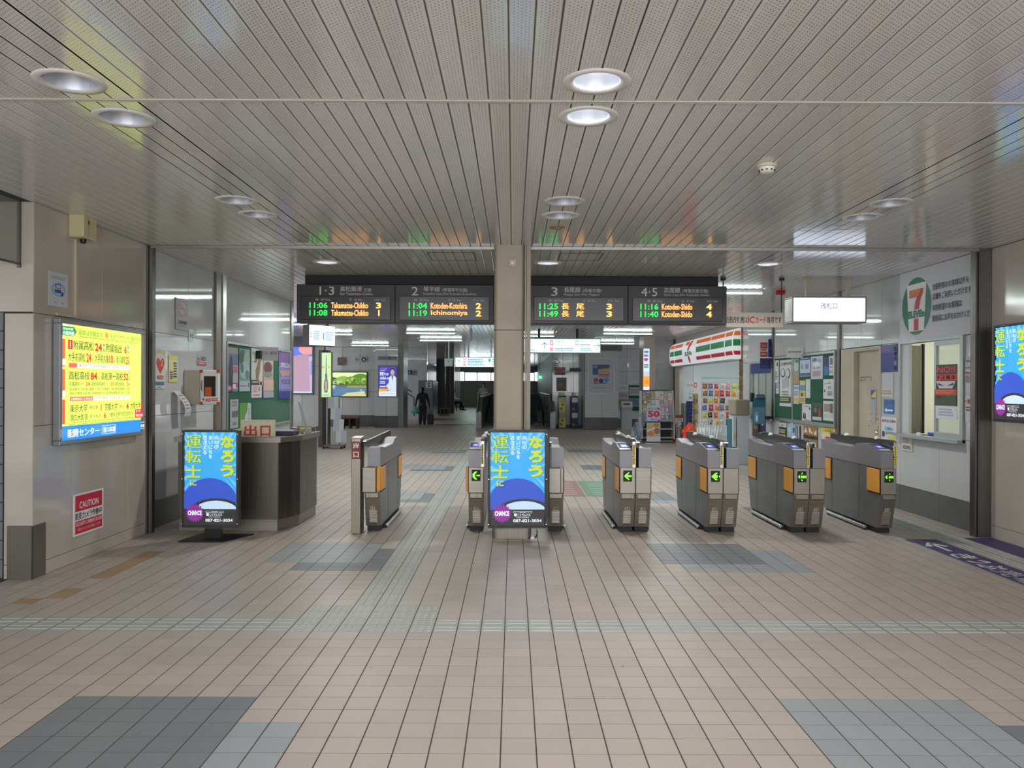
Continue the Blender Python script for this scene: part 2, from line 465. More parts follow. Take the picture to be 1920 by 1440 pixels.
def tile_geo(g, x, y, k, z=0.0):
    gp = .0030; gq = .0021; c = .0006
    a, b, d, e = x+gp, x+P-gp, y+gq, y+P-gq
    vs = [(a, d, z-.009), (b, d, z-.009), (b, e, z-.009), (a, e, z-.009), (a, d, z-c), (b, d, z-c), (b, e, z-c), (a, e, z-c),
          (a+c, d+c, z), (b-c, d+c, z), (b-c, e-c, z), (a+c, e-c, z)]
    fs = [(8, 9, 10, 11)]
    for q in (0, 4):
        for i in range(4): fs.append((q+i, q+(i+1) % 4, q+4+(i+1) % 4, q+4+i))
    g.add(vs, fs, TM[k])
    def pad(px0, px1, py0, py1, hh=.004):
        s = .004
        vs = [(px0, py0, z), (px1, py0, z), (px1, py1, z), (px0, py1, z), (px0+s, py0+s, z+hh), (px1-s, py0+s, z+hh), (px1-s, py1-s, z+hh), (px0+s, py1-s, z+hh)]
        g.add(vs, [(4, 5, 6, 7)]+[(i, (i+1) % 4, 4+(i+1) % 4, 4+i) for i in range(4)], TM[k])
    if k == 'bar':
        for v in (.03, .095): pad(x+.012, x+P-.012, y+v, y+v+.026)
    elif k == 'long':
        for v in (.03, .095): pad(x+v, x+v+.026, y+.008, y+P-.008)
    elif k == 'dot':
        for u in range(3):
            for v in range(3): pad(x+.014+u*.048, x+.04+u*.048, y+.014+v*.048, y+.04+v*.048)
near = []; rest = []
for j in range(-3, 190):
    y = Y0+j*P
    hw = (y+P)*.68+.15
    for i in range(-62, 40):
        x = X0+i*P
        if x > hw+.1 or x+P < -hw-.1: continue
        if y < 8.3 and (x+P < -4.0 or x > 5.0): continue
        if y < 13.5 and x+P < -3.9: continue
        if x > 5.1: continue
        (near if len(near) < 294 and y > 3.15 else rest).append((x, y, tile_kind(i, j)))
# tile meshes are shared between alike pieces
tmesh = {}
for x, y, k in near:
    if k not in tmesh:
        g = G(); tile_geo(g, 0, 0, k); o = g.obj('tile', fl); tmesh[k] = o.data
        o.location = (x, y, 0)
    else: inst(tmesh[k], 'tile', fl, (x, y, 0))
g = G()
for x, y, k in rest: tile_geo(g, x, y, k)
g.obj('tile_field', fl, kind='stuff')
G().box(-9, 9, 31.5, 62, -.02, 0).obj('far_floor', fl, T_BEI)
G().box(-9, 9, -4, 3.352-3*P, -.02, 0).obj('near_floor', fl, T_BEI)

# ---- ceiling of enamelled slats
ce = struct('ceiling', None, None, 'long pale perforated metal slats with dark gaps')
G().box(-9, 9, -4, 62, H+.19, H+.26).obj('ceiling_void', ce, mat((38, 37, 36), .9))
SP = .1045; SX = -.024
TONG = mat((128, 124, 118), .6)
def slat_mesh(L):
    g = G(); w = SP-.0075; c = .003
    prof = [(0, H+.018), (0, H+c), (c, H), (w-c, H), (w, H+c), (w, H+.018)]
    n = len(prof)
    vs = [(x, 0, z) for x, z in prof]+[(x, L, z) for x, z in prof]
    g.add(vs, [tuple(range(n)), tuple(range(2*n-1, n-1, -1))]+[(q, (q+1) % n, n+(q+1) % n, n+q) for q in range(n)], SLAT)
    g.box(w, w+.009, 0, L, H+.008, H+.018, TONG)
    return g
HOLES = []
for px, py in ((131, 153), (233, 221), (1119, 153), (1103, 218), (443, 375.5), (483, 402), (1059, 377), (1051, 404), (1671, 380.5), (1617, 407), (613, 491.5), (1028, 493), (1440, 495)):
    q0, q1 = fix(px, py); q2 = (H-EYE)*F/(724-q1); HOLES.append(((q0-962)/F*q2, q2))
def cut_slat(x, y0, y1, hs):
    """a slat with round lamp openings, built from narrow strips"""
    g = G(); w = SP-.0075; n = 8
    for k in range(n):
        a = w*k/n; b_ = w*(k+1)/n; m = x+(a+b_)/2; iv = [(y0, y1)]
        for hx, hy in hs:
            dd = abs(m-hx)
            if dd < .135:
                ch = (.135**2-dd**2)**.5; nv = []
                for p, q in iv:
                    if hy-ch > p and hy+ch < q: nv += [(p, hy-ch), (hy+ch, q)]
                    else: nv.append((p, q))
                iv = nv
        for p, q in iv: g.add([(a, p-y0, H), (a, q-y0, H), (b_, q-y0, H), (b_, p-y0, H)], [(0, 1, 2, 3)], SLAT)
        if k == n-1:
            for p, q in iv: g.box(w, w+.009, p-y0, q-y0, H+.008, H+.018, TONG)
    return g
def slats(y0, y1, i0, i1, parts=True):
    L = y1-y0; src = slat_mesh(L); me = None
    if parts:
        for i in range(i0, i1):
            x = SX+i*SP+.004
            hs = [q for q in HOLES if y0 < q[1]-.15 and y1 > q[1]+.15 and x-.135 < q[0] < x+SP+.135]
            if hs:
                o = cut_slat(x, y0, y1, hs).obj('slat', ce); o.location = (x, y0, 0); continue
            if me is None:
                o = src.obj('slat', ce); me = o.data; o.location = (x, y0, 0)
            else: inst(me, 'slat', ce, (x, y0, 0))
    else:
        g = G()
        for i in range(i0, i1):
            x = SX+i*SP+.004
            g.add([(a+x, b+y0, c) for a, b, c in src.v[:12]], src.f[:8], SLAT); g.add([(a+x, b+y0, c) for a, b, c in src.v[12:]], [tuple(k-12 for k in f) for f in src.f[8:]], TONG)
        g.obj('slat_field', ce, kind='stuff')
YT = 4.04
slats(2.2, YT-.01, -26, 27)                        # in view above the photographer
slats(-4, 2.19, -45, 48, False)
slats(2.2, YT-.01, -45, -26, False); slats(2.2, YT-.01, 27, 48, False)
slats(YT+.025, YO-.06, -36, 47)
slats(YO+.03, 31, -36, 47)
slats(YO+.03, 31, -75, -36, False)
slats(31.02, 62, -50, 20, False)
G().box(-4.7, 5, YT-.008, YT+.022, H-.004, H+.02).obj('joint_strip', ce, mat((196, 192, 184), .4))

# ---- front hall walls: thin stone panels on a dark ground
def panel_wall(name, label, X, segs, m, side, base=None, thick=.1):
    """vertical wall in the plane x=X; segs: list of (y0, y1, z0, z1). side=+1 faces +x"""
    w = struct(name, None, None, label)
    ys = [s[0] for s in segs]+[s[1] for s in segs]; zs = [s[2] for s in segs]+[s[3] for s in segs]
    a, b = (X-thick, X-.006) if side > 0 else (X+.006, X+thick)
    G().box(a, b, min(ys), max(ys), min(zs), max(zs)).obj('backing', w, JOINT)
    for y0, y1, z0, z1 in segs:
        a, b = (X-.02, X) if side > 0 else (X, X+.02)
        G().box(a, b, y0+.002, y1-.002, z0+.002, z1-.002, None, .002).obj('panel', w, (base if z1 < .4 and base else m))
    return w
def grid(yl, zl): return [(yl[i], yl[i+1], zl[j], zl[j+1]) for j in range(len(zl)-1) for i in range(len(yl)-1)]
YF = 6.31
ya = [YF, 6.85, 7.36, 7.86, YO-.05]
panel_wall('wall_left', 'beige panelled wall with the yellow lit advert, left of the opening', XL,
           grid(ya, [0, .11, 1.2])+grid([YF, 6.85, 7.36, YO-.05], [1.2, 2.09])+grid([YF, 7.36, YO-.05], [2.09, H]), WALLB, 1)
yb = [3.2, 4.1, 5.0, 5.9, 6.8, 7.62, YO-.05]
panel_wall('wall_right', 'beige panelled wall right of the opening', XR,
           grid(yb, [0, .13, 1.2, 2.09, H]), WALLB, -1)
# the left wall steps back: front face with steel skirt, then a grey shutter
w = struct('wall_front_left', None, None, 'narrow beige wall end beside the grey shutter')
G().box(-6.2, XL-.11, YF+.01, YF+.2, 0, H).obj('backing', w, JOINT)
for a, b, c, d in ((-3.985, XL-.002, 0, .11), (-3.985, XL-.002, .11, 2.085), (-6.2, XL-.002, 2.095, H)):
    G().box(a, b, YF-.002, YF+.02, c+.002, d-.002, None, .002).obj('panel', w, WALLB)
g = G(); g.box(-3.955, XL+.006, YF-.012, YF-.002, .0, .42, None, .002); g.box(XL, XL+.006, YF-.012, YF+.17, 0, .42)
g.obj('steel_skirt', w, SKIRTB)
d = struct('door_1', None, None, 'grey shutter at the left edge')
for k in range(14):
    G().box(-6.2, -3.99, YF-.015, YF, .01+k*.149, .155+k*.149, None, .004).obj('slat', d, mat((112, 114, 120), .5))
# hanging smoke barrier of glass
t = thing('smoke_barrier', 'hanging glass smoke barrier with a thin metal edge, at the top left corner', 'glass barrier')
G().box(-3.872, -3.862, 3.0, 6.29, 2.475, H-.005).obj('pane', t, glass((150, 150, 140), .35, .1, 'smoke_glass'))
g = G(); g.box(-3.88, -3.855, 3.0, 6.3, 2.462, 2.476); g.box(-3.88, -3.855, 6.288, 6.304, 2.44, H-.005); g.obj('edge_profile', t, DSTEEL)
# entrance wall behind the photographer, wide open to the street
w = struct('wall_back', None, None, 'wall around the street entrance')
for a, b, c, d in ((-6.3, 6.4, 2.6, H),):
    G().box(a, b, -4.2, -4, c, d).obj('panel', w, WALLB)

# ---- frame of the opening
tr = struct('trim_1', None, None, 'dark steel frame around the wide opening')
g = G()
g.box(XL-.04, XL+.012, YO-.05, YO+.03, 0, H-.001); g.box(XL+.016, XL+.05, YO-.02, YO+.05, 0, H-.02)
g.obj('jamb', tr, DSTEEL)
g = G(); g.box(XR-.13, XR+.02, YO-.05, YO+.10, 0, H-.001); g.box(XR-.155, XR-.134, YO-.03, YO+.06, 0, H-.02)
g.obj('jamb', tr, DSTEEL)
g = G(); g.box(XL+.04, XR-.13, YO-.05, YO-.02, H-.03, H-.001); g.box(XL+.04, XR-.13, YO-.02, YO+.03, H-.02, H-.001)
g.obj('head_rail', tr, mat((150, 147, 142), .35, .6))
# ---- central column
co = struct('pillar', None, None, 'beige metal clad column in the middle of the opening')
def rbox(g, x0, x1, y0, y1, z0, z1, r, m):
    pr = []
    for cx, cy, a0 in ((x1-r, y1-r, 0), (x0+r, y1-r, 90), (x0+r, y0+r, 180), (x1-r, y0+r, 270)):
        for k in range(5):
            a = radians(a0+k*22.5); pr.append((cx+r*cos(a), cy+r*sin(a)))
    g.vprism(pr, z0, z1, m)
cx0, cx1 = XY(926, 8.2), XY(982, 8.2)
CLAD = noisy((158, 148, 131), (142, 132, 117), .45, .3, 2, .2, 'column_cladding', (1, 1, .8), 5)
g = G(); rbox(g, cx0, cx1, 8.14, 8.52, 2.10, H, .035, CLAD); g.obj('upper_cladding', co)
g = G(); rbox(g, cx0, cx1, 8.14, 8.52, .0, 2.094, .035, CLAD); g.obj('lower_cladding', co)
g = G(); g.box(cx1+.006, cx1+.022, 8.16, 8.3, 0, H); g.box(cx1+.026, cx1+.066, 8.15, 8.33, 0, H); g.obj('guide_rail', co, mat((140, 133, 122), .45, .3))
g = G(); g.box(XY(953, 8.14), XY(968, 8.14), 8.125, 8.142, ZY(500, 8.14), ZY(486, 8.14), CREAM, .003); g.lathe((XY(960, 8.14), 8.125, ZY(493, 8.14)), [(.0, -.006), (.016, -.004), (.018, 0)], 12, WHITE, 'y')
g.obj('sensor', co)
g = G(); rbox(g, XY(924, 8.12), XY(997, 8.12)+.0, 8.08, 8.6, 0, .42, .05, STEEL); g.obj('steel_base', co)
g = G(); rbox(g, XY(924, 8.12)+.02, XY(997, 8.12)-.02, 8.1, 8.58, -.001, .02, .05, BLACKM); g.obj('plinth', co)

# ---- interior walls
zi = [0, .295, 1.2, 2.09, H]
panel_wall('wall_interior_left', 'glossy white panelled wall beside the exit counter', XLI,
           grid([YO+.05, 8.55, 9.42, 10.22], zi), WALLW, 1, SKIRT)
panel_wall('wall_passage_left', 'white panelled wall behind the green notice board', XLI,
           grid([10.56, 11.6, 12.7, 13.72], zi), WALLW, 1, SKIRT)
g = G(); g.box(XLI-.06, XLI+.03, 10.23, 10.4, 0, H); struct('trim_2', g, mat((120, 112, 100), .4, .3))
g = G(); g.box(XLI-.05, XLI+.045, 10.42, 10.54, 0, H); o = struct('trim_3', g, ALU, 'bright metal upright beside the notice board')
g = G(); g.box(XLI-.1, XLI+.02, 13.73, 13.86, 0, H); struct('trim_4', g, mat((120, 116, 108), .3, .7))
g = G(); g.box(-9, XLI-.02, 13.74, 13.84, 0, H); struct('wall_side_passage', g, WALLW)
# right side from the opening to the shop
yr = [YO+.1, 8.52, 9.22, 10.14, 10.66]
YD0, YD1 = 10.72, 11.95
w = struct('wall_interior_right', None, None, 'glossy white panelled wall around the ticket office window')
def rpanel(par, y0, y1, z0, z1, m):
    G().box(XRI, XRI+.02, y0+.002, y1-.002, z0+.002, z1-.002, None, .002).obj('panel', par, m)
WY0, WY1, WZ0, WZ1 = 8.74, 10.10, .965, 2.075
for i in range(4):
    rpanel(w, yr[i], yr[i+1], 0, .31, SKIRT)
    rpanel(w, yr[i], yr[i+1], .31, WZ0, WALLW)
rpanel(w, YO+.1, WY0, WZ0, 2.1, WALLW); rpanel(w, WY1, 10.66, WZ0, 2.1, WALLW)
rpanel(w, 10.14, 10.66, 2.1, H, WALLW)
g = G(); g.box(XRI+.021, XRI+.08, YO+.1, WY0, 0, H); g.box(XRI+.021, XRI+.08, WY1, 10.66, 0, H); g.box(XRI+.021, XRI+.08, WY0, WY1, 0, WZ0); g.box(XRI+.021, XRI+.08, WY0, WY1, WZ1, H)
g.obj('backing', w, JOINT)
# wall above the door and further: board wall
w = struct('wall_board_side', None, None, 'white panelled wall around the green notice board on the right')
for a, b in ((10.66, 11.3), (11.3, 11.98)): rpanel(w, a, b, 2.10, H, WALLW)
yq = [11.98, 12.5, 13.1, 13.7, 14.3, 15.0]
for i in range(5):
    rpanel(w, yq[i], yq[i+1], 0, .31, SKIRT); rpanel(w, yq[i], yq[i+1], .31, 2.1, WALLW); rpanel(w, yq[i], yq[i+1], 2.1, H, WALLW)
rpanel(w, 15.0, 17.1, 2.03, H, WALLW); rpanel(w, 15.0, 17.1, 0, .31, SKIRT); rpanel(w, 15.0, 17.1, .31, .93, WALLW); rpanel(w, 16.56, 17.1, .93, 2.03, WALLW)
g = G(); g.box(XRI+.021, XRI+.08, 10.66, 11.98, 2.1, H); g.box(XRI+.021, XRI+.08, 11.98, 15.0, 0, H); g.box(XRI+.021, XRI+.08, 15, 17.1, 0, .93); g.box(XRI+.021, XRI+.08, 15, 17.1, 2.03, H); g.box(XRI+.021, XRI+.08, 16.56, 17.1, 0, H)
g.obj('backing', w, JOINT)
for k, yy in enumerate((11.98, 15.05)):
    g = G(); g.box(XRI-.03, XRI+.0, yy, yy+.05, 0 if k == 0 else .9, H); g.box(XRI-.015, XRI, yy+.06, yy+.13, 0 if k == 0 else .9, H)
    struct('trim_%d' % (5+k), g, DSTEEL)
# door with frame
d = struct('door_2', None, None, 'cream steel door in a deep frame, with paper notices')
g = G(); g.box(XRI-.015, XRI+.1, YD0-.06, YD0, 0, 2.09); g.box(XRI-.015, XRI+.1, YD1-.45, YD1, 0, 2.09); g.box(XRI-.015, XRI+.1, YD0, YD1-.45, 2.04, 2.09)
g.obj('door_frame', d, CREAM)
g = G(); g.box(XRI+.05, XRI+.09, YD0, YD1-.45, .01, 2.04); g.obj('door_leaf', d, CREAM)
g = G(); g.tube([(XRI+.05, YD0+.1, .93), (XRI+.0, YD0+.1, .93)], .012, 8, CHROME); g.lathe((XRI+.01, YD0+.1, .93), [(.0, -.03), (.025, -.02), (.03, 0), (.025, .02), (0, .03)], 12, CHROME, 'y')
g.box(XRI+.04, XRI+.052, YD0+.06, YD0+.14, .85, 1.01, CHROME); g.obj('door_handle', d)
g = G(); RN = random.Random(3)
for k in range(46):
    s_ = RN.random(); yy_ = YD0+.12+.36*RN.random()*(1-.4*s_); zz = .95+.42*s_*RN.random()+.04; q = .004+.012*RN.random()
    g.add([(XRI+.0485, yy_, zz), (XRI+.0485, yy_+q, zz-q*.6), (XRI+.0485, yy_+q*1.4, zz+q*.7), (XRI+.0485, yy_+.3*q, zz+q)], [(0, 1, 2, 3)])
g.obj('paint_chips', d, mat((84, 76, 66), .7), kind='stuff')
for (px0, px1, y0_, y1_) in ((800, 888, 474, 489), (1050, 1130, 474, 488)):
    Y0_ = (H-EYE)*F/(724-y0_); Y1_ = (H-EYE)*F/(724-y1_); xa_, xb_ = XY(px0, Y0_), XY(px1, Y0_)
    g = G(); q = .006
    g.box(xa_, xb_, Y0_-q, Y0_+q, H-.003, H+.001); g.box(xa_, xb_, Y1_-q, Y1_+q, H-.003, H+.001); g.box(xa_-q, xa_+q, Y0_, Y1_, H-.003, H+.001); g.box(xb_-q, xb_+q, Y0_, Y1_, H-.003, H+.001)
    g.obj('access_hatch', ce, mat((60, 56, 52), .6))
# far walls
def face_wall(name, label, Y, x0, x1, nx, z, m, base=SKIRT):
    w = struct(name, None, None, label)
    G().box(x0, x1, Y+.008, Y+.12, 0, z[-1]).obj('backing', w, JOINT)
    for i in range(nx):
        a = x0+(x1-x0)*i/nx; b = x0+(x1-x0)*(i+1)/nx
        for j in range(len(z)-1):
            G().box(a+.004, b-.004, Y-.01, Y+.01, z[j]+.004, z[j+1]-.004, None, .003).obj('panel', w, base if z[j+1] < .5 else m)
    return w
face_wall('wall_poster_left', 'grey white wall carrying the pink lit poster', 24.0, -7.6, -5.62, 3, [0, .3, 1.25, 2.1, 2.7], WALLW)
g = G(); g.box(-7.6, -5.45, 23.6, 24.4, 2.7, H); struct('trim_7', g, mat((96, 92, 108), .5), 'dark bulkhead above the pink poster')
face_wall('wall_far_panelled', 'far white panelled wall with the river photograph', 30.0, -7.0, -5.05, 3, [0, .42, 1.3, 2.1, H], WALLW)
face_wall('wall_far_clinic', 'far white wall with the blue clinic advert', 29.4, -5.05, -4.2, 2, [0, .42, 1.3, 2.1, H], WALLW)
g = G(); g.box(-4.2, -4.0, 29.4, 30.6, .0, H); struct('wall_corner', g, mat((120, 124, 124), .3))
face_wall('wall_right_far', 'far grey wall with posters and capsule machines', 30.0, 1.46, 2.62, 3, [0, .1, 1.3, 2.1, H], WALLW)
face_wall('wall_board_far', 'far wall with small green notice board', 30.4, 3.75, 5.4, 3, [0, .3, 1.3, 2.1, H], WALLW)
w = face_wall('wall_pier', 'pale square pier with the framed train poster', 28.6, 2.55, 3.75, 2, [0, .42, 1.4, 2.1, H-.06], mat((186, 190, 188), .35))
g = G(); g.box(2.55, 3.75, 28.74, 31.2, 0, H); g.obj('pier_core', w, mat((150, 154, 154), .4))
g = G(); g.box(2.4, 3.85, 28.5, 29.2, H-.16, H); g.obj('pier_cap', w, mat((104, 106, 104), .5))
# corridor beyond
face_wall('wall_corridor_end', 'end wall of the far corridor below the bright windows', 58, -5.5, 3, 6, [0, 1.9], mat((112, 112, 108), .5))
for k, (a, b) in enumerate(((-3.45, -2.62), (-2.55, -1.62), (-1.55, -.7), (-.6, .4), (.5, 1.5))):
    wn = struct('window_%d' % (k+1), None, None, 'bright daylit high window at the end of the corridor')
    G().box(a, b, 58.05, 58.1, 1.92, 2.48).obj('pane', wn, mat((235, 250, 255), .5, 0, 3.5))
    g = G(); g.box(a-.06, b+.06, 57.95, 58.06, 2.48, 2.54); g.box(a-.06, b+.06, 57.95, 58.06, 1.86, 1.92); g.box(a-.06, a, 57.95, 58.06, 1.86, 2.54); g.box(b, b+.06, 57.95, 58.06, 1.86, 2.54)
    g.obj('window_frame', wn, mat((90, 95, 95), .5))
g = G(); g.box(-5.5, 3, 58, 58.2, 2.54, H); struct('wall_over_windows', g, mat((100, 104, 104), .5))
g = G(); g.box(-6.0, -5.4, 42, 58, 0, H); struct('wall_corridor_left', g, mat((122, 126, 126), .3))
g = G(); g.box(-7.0, -5.0, 41, 41.3, 0, H); struct('wall_corridor_corner', g, WALLW)
g = G(); g.box(1.75, 1.9, 30, 58, 0, H); struct('wall_corridor_right', g, mat((96, 102, 104), .5))
w = struct('wall_corrugated', None, None, 'ribbed grey metal wall along the far corridor')
for k in range(12): G().box(-4.5+k*.075, -4.5+k*.075+.05, 55+.02*(k % 2), 55.1, 0, 2.9, None, .01).obj('rib', w, mat((150, 156, 160), .35, .3))
for k, (a, b) in enumerate(((818, 834), (838, 851))):
    g = G(); g.box(XY(a, 45), XY(b, 45), 45, 45.6, 0, H); o = struct('pillar', g, mat((62, 62, 60), .4), 'dark pillar in the far corridor')
for k, a in enumerate((836.5, 844)):
    g = G(); g.tube([(XY(a, 44.5), 44.6, 0), (XY(a, 44.5), 44.6, H)], .045, 10, STEEL); o = struct('trim_%d' % (8+k), g, None, 'steel pipe beside the dark pillars')
# stair parapets behind the column
def parapet(x0, x1, lab):
    w = struct('parapet', None, None, lab)
    G().prism([(29, 0), (29, .62), (30.4, 1.12), (41, 1.12), (41, 0)], x0, x1).obj('side_panel', w, mat((120, 124, 124), .3, .3))
    g = G(); g.tube([(x0+.05, 28.95, .6), (x0+.05, 30.4, 1.2), (x0+.05, 41, 1.2)], .035, 8, STEEL); g.obj('handrail', w)
parapet(XY(893, 29), XY(903, 29), 'grey stair parapet left of the column')
parapet(XY(1032, 29), XY(1042, 29), 'grey stair parapet right of the column')
g = G()
for k in range(9): g.box(-1.1, 1.3, 33+k*.9, 34+k*.9, 0, .1+k*.13)
struct('stairs', g, mat((74, 78, 82), .6), 'dark stairs between the parapets')
# beige column with lit advert on the right
co = struct('pillar', None, None, 'steel clad column with the narrow lit advert')
cx = XY(1207, 22.6)
G().box(cx, XY(1228, 22.6), 22.6, 23.4, 0, H-.0).obj('cladding', co, STEEL)
w = struct('wall_shop_end', None, None, 'plain grey wall at the far end of the shop')
G().box(XY(1228, 24.6), XRI+.1, 24.6, 24.8, 0, H).obj('panel', w, WALLW)
# ------------------------------------------------------------------ lamps in the ceilings
RIM = mat((214, 212, 207), .35, name='lamp_rim')
REFL = mat((196, 202, 214), .35, .45, name='lamp_reflector')
def downlight(px, py, lab, grp=None, lit=0, r=.16, Z=H, col=None):
    a, b = fix(px, py); Y = (Z-EYE)*F/(724-b); x = (a-962)/F*Y
    t = thing('recessed_downlight', lab, 'ceiling light', (x, Y, Z), 0, grp)
    g = G(); g.lathe((0, 0, 0), [(r*.70, .004), (r*.74, -.004), (r*.8, -.007), (r*.98, -.006), (r, 0)], 40, RIM); g.obj('rim', t, smooth='all')
    g = G(); g.lathe((0, 0, 0), [(r*.71, .0), (r*.66, .03), (r*.5, .09), (r*.30, .145)], 40, REFL); g.obj('reflector', t, smooth='all')
    g = G(); g.lathe((0, 0, 0), [(0, .14), (r*.31, .142)], 24, mat((255, 252, 250), .4, 0, 30 if lit else .9) if lit else mat((150, 152, 160), .3))
    g.obj('bulb', t)
    # round hole: a dark disc ring just under the slats so that the bowl reads as an opening
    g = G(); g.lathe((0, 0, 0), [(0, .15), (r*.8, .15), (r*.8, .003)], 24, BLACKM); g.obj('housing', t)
    if lit:
        l = bpy.data.lights.new('lamp', 'SPOT'); l.energy = lit; l.spot_size = radians(150); l.spot_blend = .8; l.shadow_soft_size = .09; l.color = (1, .97, .95)
        o = bpy.data.objects.new('lamp', l); COL.objects.link(o); o.parent = t; o.location = (0, 0, -.01)
    return t
for px, py, lab, lit in ((131, 153, 'unlit round downlight at the far left, front one of its pair', 0),
        (233, 221, 'unlit round downlight at the far left, rear one of its pair', 0),
        (1119, 153, 'glowing white round downlight above the gates, front one of its pair', 75),
        (1103, 218, 'glowing white round downlight above the gates, rear one of its pair', 75),
        (443, 375.5, 'small unlit downlight left of the column, front one of its pair', 0),
        (483, 402, 'small unlit downlight left of the column, rear one of its pair', 0),
        (1059, 377, 'unlit downlight just right of the column, front one of its pair', 0),
        (1051, 404, 'unlit downlight just right of the column, rear one of its pair', 0),
        (1671, 380.5, 'unlit downlight above the ticket office, front one of its pair', 0),
        (1617, 407, 'unlit downlight above the ticket office, rear one of its pair', 0),
        (613, 491.5, 'dim downlight beyond the opening above the left board', 110),
        (1028, 493, 'dim downlight beyond the opening beside the column', 110),
        (1440, 495, 'dim downlight beyond the opening near the hanging white sign', 110)):
    downlight(px, py, lab, 'round ceiling downlights', lit)
a = (1045, 426); x, y = fix(*a); Y = 1.43*F/(724-y)
t = thing('speaker_grille', 'small brown round disc in the ceiling near the column', 'ceiling fitting', ((x-962)/F*Y, Y, H))
g = G(); g.lathe((0, 0, 0), [(0, -.02), (.03, -.018), (.034, -.008), (.07, -.006), (.075, 0)], 24, mat((150, 116, 74), .5)); g.obj('disc', t)
x, y = fix(1438, 318); Y = (H-.03-EYE)*F/(724-y)
t = thing('smoke_detector', 'cream round smoke detector on the front ceiling', 'smoke detector', ((x-962)/F*Y, Y, H))
g = G(); g.lathe((0, 0, 0), [(0.062, 0), (.062, -.014), (.05, -.018)], 24, mat((205, 200, 176), .5)); g.obj('base', t)
g = G(); g.lathe((0, 0, 0), [(.05, -.016), (.05, -.03), (.042, -.045), (.03, -.052), (0, -.054)], 24, mat((228, 226, 216), .4)); g.obj('body', t, smooth='all')
g = G()
for k in range(10):
    a = 2*pi*k/10; g.box(.0495*cos(a)-.004, .0495*cos(a)+.004, .0495*sin(a)-.004, .0495*sin(a)+.004, -.042, -.034, BLACKM)
g.obj('vent', t)
# fluorescent battens beyond the opening
TUB = mat((232, 255, 248), .4, 0, TUBE, name='fluorescent_tube')
def batten(px0, py, nm, L=1.26, px1=None, grp='fluorescent battens in rows beyond the opening', s=1):
    a, b = fix(px0, py); Z = H-.05; Y = (Z-EYE)*F/(724-b); x = (a-962)/F*Y
    if px1 is not None: x = (fix(px1, py)[0]-962)/F*Y-L
    t = thing('fluorescent_batten', nm, 'ceiling light', (x, Y, H), 0, grp)
    g = G(); g.box(-.03, L+.03, -.03, .03, -.016, .0, mat((150, 154, 154), .5), .004); g.obj('housing', t)
    g = G(); g.tube([(0, 0, -.048), (L, 0, -.048)], .0105, 10, TUB); g.obj('tube', t)
    g = G()
    for q in (-.02, L+.02): g.box(q-.01, q+.01, -.018, .018, -.068, -.03, WHITE)
    g.obj('lamp_holder', t)
    return t
L_T = 'white ceiling tube %s'
for i, (px, py, r, lab) in enumerate((
        (763, 625, 0, 'left of the column, second row from the boards'), (788, 638.5, 0, 'left of the column, running towards the bright slats'),
        (660, 624.5, 1, 'poking out beside the hanging lit guide sign, upper'), 
        (660, 648, 0, 'above the river photograph'), (690, 656.5, 0, 'above the clinic advert'),
        
        (1038, 626, 1, 'just right of the column behind the boards'), (1132, 626, 0, 'right of the column ending near the steel upright'), (1188, 639.5, 1, 'right end of the arrow sign, upper'),
        (1167, 658.5, 1, 'copying a reflection at the right end of the arrow sign, lower'),  # a reflection in the slats, built as a glowing tube
        (547, 606.5, 9, 'half hidden under the left end of the departure boards'))):
    if r == 1: batten(0, py, L_T % lab, px1=px)
    elif r == 9: batten(0, py, L_T % lab, px1=580)
    else: batten(px, py, L_T % lab)
batten(0, 544, 'wide bright ceiling tube between the departure boards and the red lamp', px1=1427)
# tubes and area lights added behind the boards, unseen, to light the hall
for x, y in ((-3.1, 12.6), (-.6, 14.5), (1.6, 12.6), (2.2, 16.6), (-3.2, 16.8)):
    t = thing('fluorescent_batten', 'white ceiling tube added unseen behind the departure boards to light the hall', 'ceiling light', (x, y, H), 0, 'added tubes behind the departure boards')
    g = G(); g.box(-.03, 1.29, -.035, .035, -.035, 0, WHITE, .004); g.obj('housing', t)
    g = G(); g.tube([(0, 0, -.048), (1.26, 0, -.048)], .016, 10, TUB); g.obj('tube', t)
    al = area('added_fill_light', (.63, 0, -.07), (0, 0, 0), 1.26, .06, 40, (.95, 1, .98)); al.parent = t
for k, (px, py) in enumerate(((880, 688.5), (888, 692.5), (894, 696))):
    a, b = fix(px, py); Y = 54-k*4; x = (a-962)/F*Y
    t = thing('corridor_lamp', 'small bright lamp in a row on the far corridor ceiling', 'ceiling light', (x, Y, 2.9), 0, 'lamps of the far corridor')
    g = G(); g.lathe((0, 0, 0), [(0, -.03), (.12, -.02), (.14, .02), (.14, .06)], 16, mat((225, 255, 240), .4, 0, 60)); g.obj('diffuser', t)

